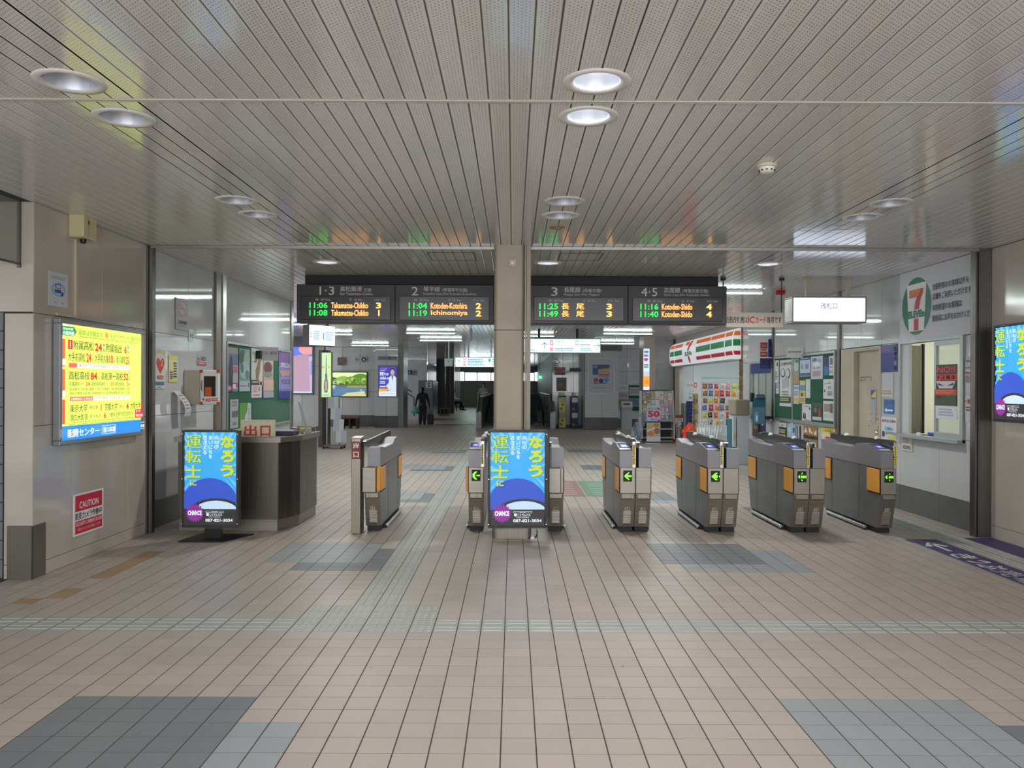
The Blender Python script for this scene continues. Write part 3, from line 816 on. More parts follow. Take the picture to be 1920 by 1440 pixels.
# ------------------------------------------------------------------ departure boards
BY = 10.4
HOUSB = mat((42, 42, 45), .45, name='board_housing')
HOUSD = mat((14, 12, 14), .25, name='board_screen')
LG = mat((40, 255, 90), .5, 0, 1.25, name='led_green'); LO = mat((255, 206, 110), .5, 0, 1.5, name='led_amber'); LR = mat((255, 84, 40), .5, 0, 1.0, name='led_red')
GT = (150, 148, 142)
def board(x0, x1, lab, num, jp, jps, en, rows, tu=(.133, .317), ku=(.808, .859)):
    z0, z1 = ZY(606.3, BY), ZY(534.5, BY)
    t = thing('departure_board', lab, 'departure board', ((x0+x1)/2, BY, 0), 0, 'departure boards')
    w = x1-x0; h = z1-z0
    g = G(); g.box(-w/2, w/2, 0, .3, z0, z1, HOUSB, .006); g.obj('housing', t)
    # the 'u' positions below are fractions of the board
    zc = (z0+z1)/2
    g = G(); g.box(-w*.455, w*.455, -.012, 0, z1-h*.93, z1-h*.31, HOUSD, .004); scr = g.obj('screen', t)
    g = G(); c = GT
    els = [('t', *num[0], num[1], c)]+[('t', *a, b, c, k) for a, b, k in ((jp[0], jp[1], .5), (jps[0], jps[1], .3), (en[0], en[1], 0))]
    els += [('t', .195, .375, .225, .435, '時', c), ('t', .25, .375, .28, .435, '刻', c), ('t', .29, .38, .345, .435, 'Time', c), ('t', .54, .375, .565, .435, '行', c), ('t', .59, .375, .615, .435, '先', c), ('t', .63, .38, .67, .435, 'For', c),
            ('t', .79, .375, .845, .435, 'のりば', c), ('t', .86, .38, .905, .435, 'Track', c)]
    art(g, w, h, els, -.0125, .75, oz=zc); g.obj('lettering', t)
    for k, (tm, de, du, tr) in enumerate(rows):
        g = G(); g2 = G()
        v0 = .475+k*.195; v1 = v0+.155
        def R(u0, u1): return (-w/2+u0*w, -w/2+u1*w, zc+h/2-v1*h, zc+h/2-v0*h)
        put_text(g, tm, *R(*tu), -.014, LG, .8)
        if isinstance(du[0], tuple):
            for (q0, q1), ch in zip(du, de):
                put_text(g2, ch, *R(q0, q1), -.0145, LO, .9); put_text(g2, ch, *R(q0+.004, q1+.007), -.0135, LR, .9)
        else:
            put_text(g2, de, *R(*du), -.0145, LO, .4); put_text(g2, de, *R(du[0]+.003, du[1]+.005), -.0135, LR, 1.0)
        a, b, c_, d = R(*ku)
        if tr == '1': a += .02; b -= .01
        put_text(g2, tr, a, b, c_, d, -.0145, LO, 1.4); put_text(g2, tr, a+.006, b+.008, c_, d, -.0135, LR, 1.4)
        g.obj('time_digits', scr); g2.obj('destination_letters', scr)
xa, xb, xc = XY(555.5, BY), XY(740, BY), XY(925, BY)
board(xa, xb, 'departure board at far left headed 1·3, trains to Takamatsu-Chikko', ((.235, .06, .385, .28), '1·3'), ((.445, .05, .665, .19), '高松築港'), ((.685, .10, .76, .19), '方面'), ((.445, .215, .775, .285), 'For Takamatsu-Chikko'),
      [('11:06', 'Takamatsu-Chikko', (.354, .727), '3'), ('11:08', 'Takamatsu-Chikko', (.355, .73), '1')])
board(xb, xc, 'departure board headed 2, trains to Kotoden-Kotohira and Ichinomiya', ((.17, .06, .235, .28), '2'), ((.29, .05, .455, .19), '琴平線'), ((.48, .09, .735, .2), '(琴電琴平方面)'), ((.29, .215, .82, .285), 'Kotohira Line (For Kotoden-Kotohira)'),
      [('11:04', 'Kotoden-Kotohira', (.363, .73), '2'), ('11:19', 'Ichinomiya', (.365, .735), '2')], (.141, .327), (.819, .873))
xd, xe, xf = XY(992, BY), XY(1177, BY), XY(1362, BY)
board(xd, xe, 'departure board right of the column headed 3, trains to Nagao', ((.22, .06, .285, .28), '3'), ((.35, .05, .515, .19), '長尾線'), ((.54, .09, .73, .2), '(長尾方面)'), ((.35, .215, .705, .285), 'Nagao Line (For Nagao)'),
      [('11:25', '長尾', ((.325, .40), (.475, .55)), '3'), ('11:49', '長尾', ((.325, .40), (.475, .55)), '3')], (.10, .29), (.78, .835))
board(xe, xf, 'departure board at far right headed 4·5, trains to Kotoden-Shido', ((.13, .06, .295, .28), '4·5'), ((.36, .05, .525, .19), '志度線'), ((.55, .09, .81, .2), '(琴電志度方面)'), ((.36, .215, .82, .285), 'Shido Line (For Kotoden-Shido)'),
      [('11:16', 'Kotoden-Shido', (.34, .647), '4'), ('11:40', 'Kotoden-Shido', (.34, .647), '4')], (.123, .305), (.79, .845))
g = G(); g.box(xc, xd, BY+.02, BY+.3, ZY(606.3, BY), ZY(534.5, BY), HOUSB)
o = g.obj('blank_panel'); tag(o, 'blank dark panel joining the boards behind the column', 'board panel')
for a, b, lab in ((571, 928, 'black mounting box above the two left departure boards'), (985, 1346, 'black mounting box above the two right departure boards')):
    g = G(); g.box(XY(a, BY+.05), XY(b, BY+.05), BY+.05, BY+.28, ZY(534, BY)+.002, H-.002, mat((16, 16, 17), .6), .004)
    o = g.obj('mounting_box'); tag(o, lab, 'mounting box')
for px, lab in ((1358, 'thin black hanger rod at the right end of the boards'), (1468.5, 'thin black hanger rod beside the red lamp')):
    t = thing('hanger_rod', lab, 'hanger', (XY(px, 10.5), 10.58, 0))
    g = G(); g.tube([(0, 0, ZY(590, 10.5)), (0, 0, H)], .008, 8, BLACKM); g.obj('rod', t)
    g = G(); g.lathe((0, 0, H), [(.035, -.03), (.035, 0)], 12, BLACKM); g.lathe((0, 0, H), [(0, -.03), (.035, -.03)], 12, BLACKM); g.obj('ceiling_cup', t)
# ---- IC card notice
(c, w, h) = onface(10.5, 1361, 586, 1467, 614)
BT = (40, 42, 70); RT = (200, 40, 50)
sheet('hanging_notice', 'white hanging notice saying the ticket gates take IC cards only', 'sign', c, 0, w, h, (196, 188, 176),
      [('t', .0, .26, .375, .74, '自動改札機は', BT, 1.2), ('t', .38, .26, .50, .74, 'IC', RT, 1.4), ('t', .515, .28, .70, .74, 'カード', RT, 1.2), ('t', .715, .26, .97, .74, '専用です', BT, 1.2)], th=.02)
# ---- lit gates sign
SY = 10.4
(c, w, h) = onface(SY, 1487, 558.5, 1621, 603)
t = sheet('lit_gate_sign', 'white lit box sign reading ticket gates, hanging right of the boards', 'sign', c, 0, w, h, (226, 236, 255),
      [('t', .385, .2, .61, .48, '改札口', (30, 50, 80), .3), ('t', .45, .60, .56, .68, 'Gates', (130, 150, 190)), ('t', .385, .70, .48, .79, '检票口', (120, 145, 190)), ('t', .51, .70, .61, .79, '개찰구', (120, 145, 190))],
      emit=1.7, frame=mat((150, 145, 140), .4, .6), fw=.018, fd=.28)
for k, px in enumerate((1512, 1589)):
    g = G(); x = XY(px, SY+.14)-c[0]
    g.box(x-.022, x+.022, .12, .164, h/2+.018, H-c[2], CREAM); g.box(x-.05, x+.05, .1, .19, H-c[2]-.012, H-c[2], CREAM); g.obj('hanger', t)
x, y, z = PY(1463, 548.5, 11.9)
t = thing('fire_lamp', 'small red fire alarm lamp under the ceiling', 'alarm lamp', (x, y, z))
g = G(); g.tube([(-.065, 0, 0), (.065, 0, 0)], .034, 14, mat((190, 40, 30), .25)); g.obj('red_lens', t, smooth=True)
g = G(); g.box(-.05, .05, -.03, .03, .03, H-z, WHITE); g.obj('base', t)
# ---- lit arrow sign behind the column
AT = (30, 90, 90); RD = (230, 90, 90); GN = (60, 170, 140); BLx = (90, 150, 200)
def arrow(cx, cy, s, d, c, asp=1.0):
    """simple arrow made of a shaft and two barbs, pointing d in u/l/r; s is the half size in v"""
    q = s*asp; th = .16
    if d == 'u': P = lambda a, b: (cx+a*q, cy+b*s)
    elif d == 'r': P = lambda a, b: (cx-b*q, cy+a*s)
    elif d == 'l': P = lambda a, b: (cx+b*q, cy+a*s)
    else: P = lambda a, b: (cx+a*q, cy-b*s)
    return [('p', [P(-th/2, -.9), P(th/2, -.9), P(th/2, 1), P(-th/2, 1)], c), ('p', [P(0, -1.05), P(.75, -.25), P(.62, -.12), P(0, -.78)], c), ('p', [P(0, -1.05), P(0, -.78), P(-.62, -.12), P(-.75, -.25)], c)]
(c, w, h) = onface(20, 972, 635.5, 1125, 661)
t = sheet('lit_guide_sign', 'long lit guide sign with arrows, just right of the column', 'sign', c, 0, w, h, (235, 255, 252),
      [('l', .01, .8, .22, .92, 1, BLx)]+arrow(.32, .5, .24, 'u', AT, .2)+
      [('r', .385, .1, .425, .46, RD), ('r', .393, .16, .417, .4, (255, 240, 240)), ('r', .385, .62, .425, .92, (235, 150, 170)), ('t', .45, .1, .57, .26, '琴電志度', AT), ('t', .45, .32, .61, .46, '瓦町フラッグ', AT),
       ('l', .45, .68, .68, .92, 2, BLx), ('r', .70, .1, .735, .46, GN), ('r', .707, .16, .728, .4, (240, 255, 250)), ('t', .76, .1, .93, .25, '長尾 For Nagao', AT), ('l', .76, .4, .9, .5, 1, AT), ('l', .76, .68, .9, .92, 2, BLx)]+
      arrow(.955, .5, .22, 'r', AT, .2), emit=1.35, frame=mat((120, 170, 165), .4), fw=.02, fd=.2)
for q in (-.5, .45):
    g = G(); g.box(q-.03, q+.03, .06, .12, h/2+.02, H-c[2], BLACKM); g.obj('hanger', t)
(c, w, h) = onface(27, 854, 670.5, 950, 688)
t = sheet('lit_guide_sign', 'lit guide sign with an up arrow beside the square clock', 'sign', c, 0, w, h, (235, 255, 252),
      arrow(.07, .5, .25, 'u', AT, .15)+[('r', .15, .1, .2, .5, RD), ('r', .157, .18, .193, .42, (255, 240, 240)), ('r', .15, .62, .2, .92, (235, 150, 170)), ('l', .24, .15, .58, .9, 4, BLx), ('r', .64, .1, .69, .45, GN), ('l', .72, .15, .98, .9, 4, BLx)],
      emit=1.35, frame=mat((120, 170, 165), .4), fw=.02, fd=.2)
g = G(); g.box(-.46, -.40, .06, .12, h/2+.02, H-c[2], WHITE); g.obj('hanger', t)
# square clock
(c, w, h) = onface(26, 833.5, 672, 848.5, 687)
t = thing('square_clock', 'white square clock hanging beside the lit guide sign', 'clock', c)
g = G(); g.box(-w/2, w/2, 0, .1, -h/2, h/2, mat((205, 215, 218), .4), .01); g.obj('body', t)
g = G(); g.box(-w*.44, w*.44, -.004, 0, -h*.44, h*.44, mat((222, 230, 232), .4))
for k in range(12):
    a = 2*pi*k/12; g.box(.1*cos(a)-.006, .1*cos(a)+.006, -.006, -.004, .1*sin(a)-.006, .1*sin(a)+.006, BLACKM)
g.obj('dial', t)
for nm, a, r in (('hour_hand', radians(122), .06), ('minute_hand', radians(85), .09)):
    g = G(); g.tube([(0, -.008, 0), (r*cos(a), -.008, r*sin(a))], .006, 6, BLACKM); g.obj(nm, t)
g = G(); g.box(-.02, .02, .03, .07, h/2, H-c[2], WHITE); g.obj('hanger', t)
# hanging camera pole
x, y, z = PY(883, 628, 19)
t = thing('hanging_fitting', 'pale hanging post with a cylindrical end, left of the column', 'fitting', (x, y, 0))
g = G(); g.tube([(0, 0, ZY(620, 19)), (0, 0, H)], .02, 8, WHITE); g.obj('pole', t)
g = G(); g.tube([(0, 0, ZY(639.5, 19)), (0, 0, ZY(616, 19))], .035, 12, mat((150, 160, 162), .4)); g.obj('body', t, smooth=True)
# skylight-like reflecting ceiling panel near the column
# angled lit sign on the left
x, y, z = PY(604, 629, 17)
t = thing('angled_lit_sign', 'tilted lit restroom guide sign hanging left, turned towards the gates', 'sign', (x, y, z), radians(48))
w, h = .66, .44
g = G(); g.box(-w/2, w/2, 0, .22, -h/2, h/2, mat((46, 44, 48), .5), .005); g.obj('housing', t)
g = G(); g.box(-w/2+.01, w/2-.01, -.006, 0, -h/2+.01, h/2-.01, mat((222, 236, 255), .4, 0, 1.2))
art(g, w, h, [('r', .495, .02, .505, .98, (150, 160, 175)), ('t', .05, .35, .13, .6, 'と', (40, 50, 70)), ('l', .18, .3, .42, .75, 5, (130, 160, 205)), ('r', .53, .38, .56, .7, (70, 60, 50)), ('l', .6, .3, .92, .75, 5, (130, 160, 205))], -.006, 1.2)
g.obj('display', t)
for q in (-.2, .2):
    g = G(); g.box(q-.02, q+.02, .08, .12, h/2, H-z, BLACKM); g.obj('hanger', t)

# ------------------------------------------------------------------ ticket gates
LED = mat((130, 255, 60), .4, 0, 1.5, name='gate_led')
ORG = mat((232, 165, 62), .45, name='flap_orange')
YEL = mat((238, 214, 60), .5, name='sticker_yellow')
GB = BLACKM
def gate_unit(t, ox, num, flip=False, arrow_kind=None, w=.163, flaps=(1, 1), push=False, fp=.007):
    """one cabinet, its own length of 1.62 m. flip: seen from its rear end. ox: left edge at the front"""
    def fx(x0, x1): return (ox+x0, ox+x1) if not flip else (ox+w-x1, ox+w-x0)
    LEN = 1.62
    def yy(p): return [(a, b) for a, b in p] if not flip else [(LEN-a, b) for a, b in p]
    def ybox(a, b): return (a, b) if not flip else (LEN-b, LEN-a)
    # body
    low = [(.10, .06), (.0, .42), (.0, .69), (LEN, .69), (LEN, .42), (LEN-.10, .06)]
    g = G(); g.prism(low, *fx(.002, w-.002), GREYM); g.obj('body', t)
    g = G(); g.box(ox+.012, ox+w-.012, .13, LEN-.13, 0, .06, GB); g.obj('plinth', t)
    # front and rear skins in brushed steel
    g = G(); g.box(ox+.003, ox+w-.003, -.006, .012, .42, .688, STEELH, .004)
    g.obj('end_plate', t)
    g = G(); g.box(ox+.003, ox+w-.003, LEN-.012, LEN+.006, .42, .688, STEELH, .004); g.obj('end_plate', t)
    g = G()
    g.prism([(.094, .064), (-.006, .416), (.008, .416), (.108, .064)], ox+.003, ox+w-.003, STEELH)
    g.prism([(-.008, .37), (-.008, .416), (.002, .416), (.006, .36)], ox+.02, ox+w-.02, STEEL); kp = g.obj('kick_plate', t)
    # louvre: narrow bright ribs on the leaning plate
    g = G()
    for k in range(11):
        z = .10+k*.0125; y = .094-(z-.064)/(.416-.064)*.1
        g.box(ox+.045, ox+w-.038, y-.005, y+.004, z, z+.0045, mat((200, 195, 186), .3, .8))
    z = .082; y = .094-(z-.064)/.352*.1; g.box(ox+.05, ox+w-.045, y-.003, y+.004, z, z+.006, BLACKM)
    g.obj('louvre', kp)
    g = G(); z = .255; y = .094-(z-.064)/.352*.1
    g.add([(ox+.058, y-.004+.006, z-.019), (ox+w-.055, y-.004+.006, z-.019), (ox+w-.055, y-.004-.006, z+.019), (ox+.058, y-.004-.006, z+.019)], [(0, 1, 2, 3)], mat((176, 170, 158), .4))
    vs, fs = glyphs(num, .6); a1 = max(v[0] for v in vs); b1 = max(v[1] for v in vs); cxx = ox+w/2+.002
    g.add([(cxx+(v[0]/a1-.5)*.034, y-.006-(v[1]/b1-.5)*.0075, z+(v[1]/b1-.5)*.024) for v in vs], fs, mat((38, 34, 34), .5)); g.obj('number_plate', kp)
    # upper housing with the profile of card slot and dish
    up = [(.0, .69), (.0, .862), (.012, .874), (.36, .922), (.56, .918), (.62, .90), (.74, .864), (1.30, .864), (1.46, .884), (LEN-.03, .896), (LEN, .888), (LEN, .69)]
    g = G(); g.prism(yy(up), *fx(0, w-.034), HOUS); hs = g.obj('housing', t)
    g = G(); a, b = fx(.012, w-.046); ya_, yb_ = ybox(.74, 1.30)
    g.box(a, b, ya_+.02, yb_-.03, .8642, .8675, mat((186, 192, 196), .3, .4)); g.obj('tray', hs)
    # reader: dark slanted plate with a blue display, white strip below
    def slant(y0, y1, z0, z1, xa_, xb_, m, d=.0015):
        pts = yy([(y0, z0), (y1, z1)]); (p, q), (r, s_) = pts
        X1, X2 = fx(xa_, xb_)
        g.add([(X1, p, q+d), (X2, p, q+d), (X2, r, s_+d), (X1, r, s_+d)], [(0, 1, 2, 3)], m)
    g = G()
    zf = lambda y: .874+(y-.012)/(.36-.012)*(.922-.874)
    slant(.02, .09, zf(.02), zf(.09), .008, w-.04, mat((214, 212, 214), .3))
    slant(.10, .34, zf(.10), zf(.34), .014, w-.04, mat((22, 24, 44), .12), .002)
    slant(.13, .25, zf(.13), zf(.25), .035, w-.062, mat((86, 100, 240), .3, 0, 1.0), .0035)
    slant(.165, .215, zf(.165), zf(.215), .052, w-.08, mat((190, 205, 255), .3, 0, 1.0), .0045)
    g.obj('card_reader', hs)
    # fin between the aisles
    X1, X2 = fx(w-.031, w)
    fin = [(.004, .69), (.004, .955), (.03, .975), (.07, .980), (1.66, .956), (1.68, .94), (1.68, .905), (1.3, .868), (.7, .868), (.5, .69)]
    g = G(); g.prism(yy(fin), X1+.003, X2-.001, BLACK); bf = g.obj('barrier_fin', t)
    g = G(); e = [(-.004, .69), (-.004, .958), (.028, .982), (.10, .984), (.10, .972), (.034, .968), (.012, .95), (.012, .69)]
    g.prism(yy(e), X1-.001, X2+.001, CHROME if not flip else STEEL)
    e2 = [(1.67, .70), (1.67, .95), (1.69, .95), (1.69, .70)]
    g.prism(yy([(1.60, .955), (1.62, .972), (1.69, .962), (1.69, .95)]), X1-.001, X2+.001, CHROME); g.obj('fin_cap', t)
    if not flip:
        g = G(); g.box(X1+.001, X2-.006, -.009, -.004, .72, .80, YEL); g.box(X1+.001, X2-.006, -.009, -.004, .815, .93, YEL); g.box(X1+.001, X2-.006, -.009, -.004, .802, .813, BLACKM)
        for z0, n in ((.722, 5), (.818, 7)):
            for q in range(n): g.box(X1+.006, X2-.011, -.0105, -.009, z0+.006+q*.014, z0+.013+q*.014, BLACKM)
        g.add([(X1+.004, -.0105, .803), (X2-.009, -.0105, .803), ((X1+X2)/2-.002, -.0105, .812)], [(0, 1, 2)], YEL)
        g.obj('sticker', bf)
        for k, yv in enumerate((.42, 1.22)):
            zt = .980-(yv-.07)*.015
            g = G(); g.lathe(((X1+X2)/2, yv, zt-.004), [(.028, 0), (.028, .008), (.022, .022), (.012, .03), (0, .032)], 14, WHITE); g.obj('sensor_dome', bf, smooth='all')
    # flaps on the aisle side
    sx = ox if not flip else ox+w; sg = -1 if not flip else 1
    for k, (y0, y1) in enumerate((ybox(.02, .30), ybox(1.30, 1.60))):
        if not flaps[k]: continue
        g = G(); a, b = sorted((sx+sg*.001, sx+sg*.004))
        g.box(a, b, y0-.012, y1+.012, .418, .69, BLACKM); fr = g.obj('flap_recess', t)
        g = G(); a, b = sorted((sx+sg*.001, sx+sg*fp))
        g.box(a, b, y0, y1, .432, .675, ORG, .003); g.obj('flap', fr)
    g = G(); a, b = sorted((sx+sg*.0005, sx+sg*.0016)); y0, y1 = ybox(.33, 1.27)
    g.box(a, b, y0, y1, .686, .689, BLACKM); g.box(a, b, y0+.2, y0+.2025, .1, .686, BLACKM); g.box(a, b, y1, y1+.0025, .1, .686, BLACKM)
    g.obj('panel_joint', t)
    g = G(); g.tube([(sx+sg*.028, .30, .032), (sx+sg*.028, 1.36, .032)], .018, 10, ALU)
    for q in (.32, .8, 1.34): g.box(min(sx-sg*.01, sx+sg*.028), max(sx-sg*.01, sx+sg*.028), q-.02, q+.02, .0, .03, BLACKM)
    g.obj('kick_rail', t, smooth=True)
    if arrow_kind is not None:
        ax = ox+.035+.0; g = G(); g.box(ax, ax+.092, -.012, -.004, .545, .66, BLACKM, .002); lp = g.obj('led_panel', t)
        g = G(); cx, cz, s = ax+.046, .6025, .036; y = -.0132
        def poly(p): g.flat([(cx+a*s, cz+b*s) for a, b in p], y, LED)
        if arrow_kind == 'full':
            poly([(-1.0, 0), (-.45, .6), (.25, 1.1), (.55, 1.1), (0, .4), (0, -.4), (.55, -1.1), (.25, -1.1), (-.45, -.6)]); poly([(-.1, .27), (1.1, .27), (1.1, -.27), (-.1, -.27)])
        elif arrow_kind == 'chevron':
            poly([(-1, .0), (-1, -.5), (-.2, -1.15), (.35, -1.15), (-.3, -.35), (-.3, .35), (.35, 1.15), (-.2, 1.15), (-1, .5)]); poly([(.1, .2), (1.1, .2), (1.1, -.2), (.1, -.2)])
        elif arrow_kind == 'split':
            poly([(-1.2, 0), (-.6, .55), (-.6, -.55)]); poly([(-.3, .3), (1.2, .3), (1.2, -.35), (-.3, -.35)]); poly([(-.2, 1.15), (.3, 1.15), (-.2, .6)]); poly([(-.2, -1.15), (.3, -1.15), (-.2, -.6)])
        elif arrow_kind == 'thin':
            poly([(-1.2, 0), (-.55, .6), (-.55, -.6)]); poly([(-.1, .28), (1.2, .28), (1.2, -.3), (-.1, -.3)]); poly([(-.05, .95), (.3, 1.05), (.1, .6)]); poly([(-.05, -.95), (.3, -1.05), (.1, -.6)])
        elif arrow_kind == 'notch':
            poly([(-1.2, 0), (.0, 1.05), (.6, 1.05), (.1, .35), (.6, .35), (.6, -.35), (.1, -.35), (.6, -1.05), (.0, -1.05)]); poly([(1.0, .22), (1.25, .22), (1.25, -.22), (1.0, -.22)])
        g.obj('green_arrow', lp)
    if push:      # bright protruding box at the exit end
        g = G(); g.box(ox-.012, ox+w-.03, -.06, -.008, .425, .69, STEELH, .008); g.obj('front_box', t)
        if push == 2:
            g = G(); g.box(ox+w-.028, ox+w+.012, -.055, .04, .44, .69, ORG, .01); g.obj('flap', t)
GY = 8.36
def gate(lab, x, units):
    t = thing('ticket_gate', lab, 'ticket gate', (x, GY, 0), 0, 'automatic ticket gates')
    for u in units: gate_unit(t, *u[:2], **u[2])
    return t
X = lambda p: XY(p, GY, 900)
gate('slim exit ticket gate numbered 17 beside the steel exit post', X(683), [(0, '17', dict(flip=True, push=2))])
gate('slim ticket gate left of the central lit advert, green arrow shown', X(878), [(0, '17', dict(arrow_kind='chevron', fp=.03))])
gate('slim ticket gate numbered 14, right behind the central lit advert', X(1027.5), [(0, '14', dict(flip=True, push=1))])
gate('double ticket gate with a full green arrow, nearest the column on the right', X(1162), [(0, '14', dict(arrow_kind='full')), (.163, '13', dict(flip=True))])
gate('middle double ticket gate, its end plate brightly lit', X(1326.5), [(0, '13', dict(arrow_kind='notch')), (.163, '12', dict(flip=True))])
t = gate('double ticket gate next to the slim gate by the ticket office', X(1488.5), [(0, '12', dict(arrow_kind='split')), (.163, '11', dict(flip=True, flaps=(1, 1)))])
gate('slim ticket gate numbered 11, nearest the ticket office window', X(1651.5), [(0, '11', dict(arrow_kind='thin', fp=.016))])
# exit post
t = thing('exit_post', 'tall steel post with a red exit sign left of the gates', 'post', (X(661), 8.3, 0))
pw = X(678)-X(661)
g = G(); g.box(0, pw, 0, .2, 0, .985, STEEL, .004); g.obj('post', t)
g = G(); g.prism([(0, .985), (.2, .985), (.2, 1.0), (.0, .988)], 0, pw, STEELH); g.obj('cap', t)
g = G(); RB = mat((140, 26, 26), .4); z0, z1 = ZY(862, 8.3), ZY(829, 8.3); b = .012
g.add([(.004, -.003, z0), (pw-.004, -.003, z0), (pw-.004, -.003, z1-b), (pw-.004-b, -.003, z1), (.004+b, -.003, z1), (.004, -.003, z1-b)], [(0, 1, 2, 3, 4, 5)], RB)
hh = z1-z0; put_text(g, '出', .018, pw-.018, z0+hh*.56, z0+hh*.93, -.004, WHITE, 1.6); put_text(g, '口', .018, pw-.018, z0+hh*.1, z0+hh*.42, -.004, WHITE, 1.6); g.obj('sign_plate', t)

# ------------------------------------------------------------------ lit advert screens (driver recruitment)
def advert_els():
    B = (52, 176, 250); els = [('r', 0, 0, 1, .83, B)]
    import itertools
    for k in range(40):      # rays
        a = 2*pi*k/40+.05; d = .018+.012*(k % 3)
        P = []
        for r, q in ((.30, 0), (1.2, d), (1.2, -d)):
            u = .5+r*cos(a+q)*1.0; v = .42+r*sin(a+q)*.62; P.append((min(max(u, 0), 1), min(max(v, 0), .83)))
        els.append(('p', P, (120, 205, 255)))
    D = (44, 84, 208)
    # plain deep blue ground with a steering wheel
    els.append(('p', [(.5+.58*cos(pi*k/24), .83-.34*sin(pi*k/24)) for k in range(25)], D))
    K = (36, 30, 34)
    def rim(r): return [(.62+(.52*r)*cos(radians(a)), .86-(.15*r)*sin(radians(a))) for a in range(0, 181, 9)]
    els.append(('p', rim(1.0), K)); els.append(('p', rim(.84), (205, 228, 255)))
    els += [('r', 0, .825, 1, 1, K)]
    Yl = (205, 225, 60); S = (60, 110, 60)
    def sh(u0, v0, u1, v1, s, b=2.6): return [('vt', u0+.008, v0+.004, u1+.008, v1+.004, s, S, b), ('vt', u0, v0, u1, v1, s, Yl, b)]
    els += sh(.03, .02, .33, .50, '運転士', 1.2)+sh(.115, .505, .245, .58, 'に', 1.8)+sh(.70, .025, .97, .49, 'なろう', 2.6)
    els += [('vt', .575, .03, .67, .18, '高松の', (232, 244, 255), .8), ('vt', .475, .03, .545, .285, 'まいにちを', (232, 244, 255), .8), ('vt', .365, .03, .44, .24, 'ささえる', (232, 244, 255), .8)]
    n = 20; cx, cy = .215, .865
    els.append(('p', [(cx+(.185 if k % 2 else .145)*cos(pi*k/n), cy+(.185 if k % 2 else .145)*.565*sin(pi*k/n)) for k in range(2*n)], (138, 38, 150)))
    Wt = (240, 244, 255)
    els += [('t', .08, .84, .345, .892, 'CHANCE', Wt, 2.2),
            ('r', .42, .845, .77, .862, Wt), ('r', .424, .848, .766, .859, K), ('t', .54, .850, .65, .857, '運転士募集', Wt),
            ('r', .44, .868, .485, .896, Wt), ('t', .50, .870, .74, .896, 'ことでんバス', Wt, 1.0), ('t', .48, .903, .71, .914, '採用係 経理総務部', Wt),
            ('t', .42, .927, .945, .96, '087-821-3034', Wt, 1.2)]
    return els
def screen(name, lab, loc, rz, w, h, grp, wall=False):
    t = thing(name, lab, 'advert screen', loc, rz, grp)
    g = G(); g.box(-w/2+.022, w/2-.022, .0, .012, -h/2+.022, h/2-.016, BLACK)
    art(g, w-.046, h-.046, advert_els(), -.001, 1.0, step=.0004); g.obj('display', t)
    g = G(); d = .075
    g.box(-w/2, -w/2+.022, -.02, d, -h/2, h/2, BLACK, .004); g.box(w/2-.022, w/2, -.02, d, -h/2, h/2, BLACK, .004)
    g.box(-w/2+.022, w/2-.022, -.02, d, h/2-.018, h/2, BLACK, .004); g.box(-w/2+.022, w/2-.022, -.02, d, -h/2, -h/2+.022, BLACK, .004)
    g.box(-w/2+.02, w/2-.02, .012, d, -h/2+.02, h/2-.02, BLACK); g.obj('casing', t)
    if not wall:
        g = G(); g.box(-w/2-.008, w/2+.008, -.028, -.022, -h/2-.012, h/2+.006, glass((220, 225, 225), .03, .05, 'cover')); g.obj('cover_sheet', t)
        g = G()
        for sx in (-1, 1):
            for v in (-.46, 0.0, .46): g.lathe((sx*(w/2-.006), -.028, v*h), [(0, -.006), (.006, -.005), (.006, 0)], 8, CHROME, 'y')
        g.obj('bolt', t)
    return t
AY = 7.95
def adloc(px0, py0, px1, py1, Y):
    a = PY(px0, py0, Y); b = PY(px1, py1, Y)
    return ((a[0]+b[0])/2, Y, (a[2]+b[2])/2), b[0]-a[0], a[2]-b[2]
c, w, h = adloc(342.5, 806, 447.5, 989, AY)
t = screen('advert_stand', 'upright lit blue driver recruitment screen on a black foot, left of the exit counter', c, 0, w, h, 'lit recruitment screens')
g = G(); g.box(-.07, .09, .03, .1, -c[2]+.012, -h/2+.02, BLACK); g.obj('post', t)
g = G(); a = PF(335, 1016); b = PF(415, 1018.5)
g.vprism([(a[0]-c[0], a[1]-AY-.02), (b[0]-c[0], a[1]-AY-.02), (b[0]-c[0]+.17, .28), (a[0]-c[0]+.06, .28)], -c[2]+.001, -c[2]+.012, mat((44, 44, 46), .35, .6)); g.obj('foot_plate', t)
c, w, h = adloc(915.5, 806.5, 1025, 990, AY)
t = screen('advert_stand', 'upright lit blue driver recruitment screen in front of the central column', c, radians(3), w, h, 'lit recruitment screens')
g = G(); g.box(w/2-.004, w/2+.03, .02, .1, -h*.4, h*.44, BLACK, .006); g.obj('speaker_box', t)
g = G(); g.box(-.1, .1, .07, .16, -.2, .2, BLACKM); g.obj('bracket', t)
c2 = Y = 7.2
a = PX(1863, 611, XR-.1); b = PX(1863, 790, XR-.1)
ww, h = .56, a[2]-b[2]
t = screen('wall_screen', 'lit blue driver recruitment screen on the right hand beige wall', (XR-.085, a[1]-ww/2, (a[2]+b[2])/2), RR, ww, h, 'lit recruitment screens', True)
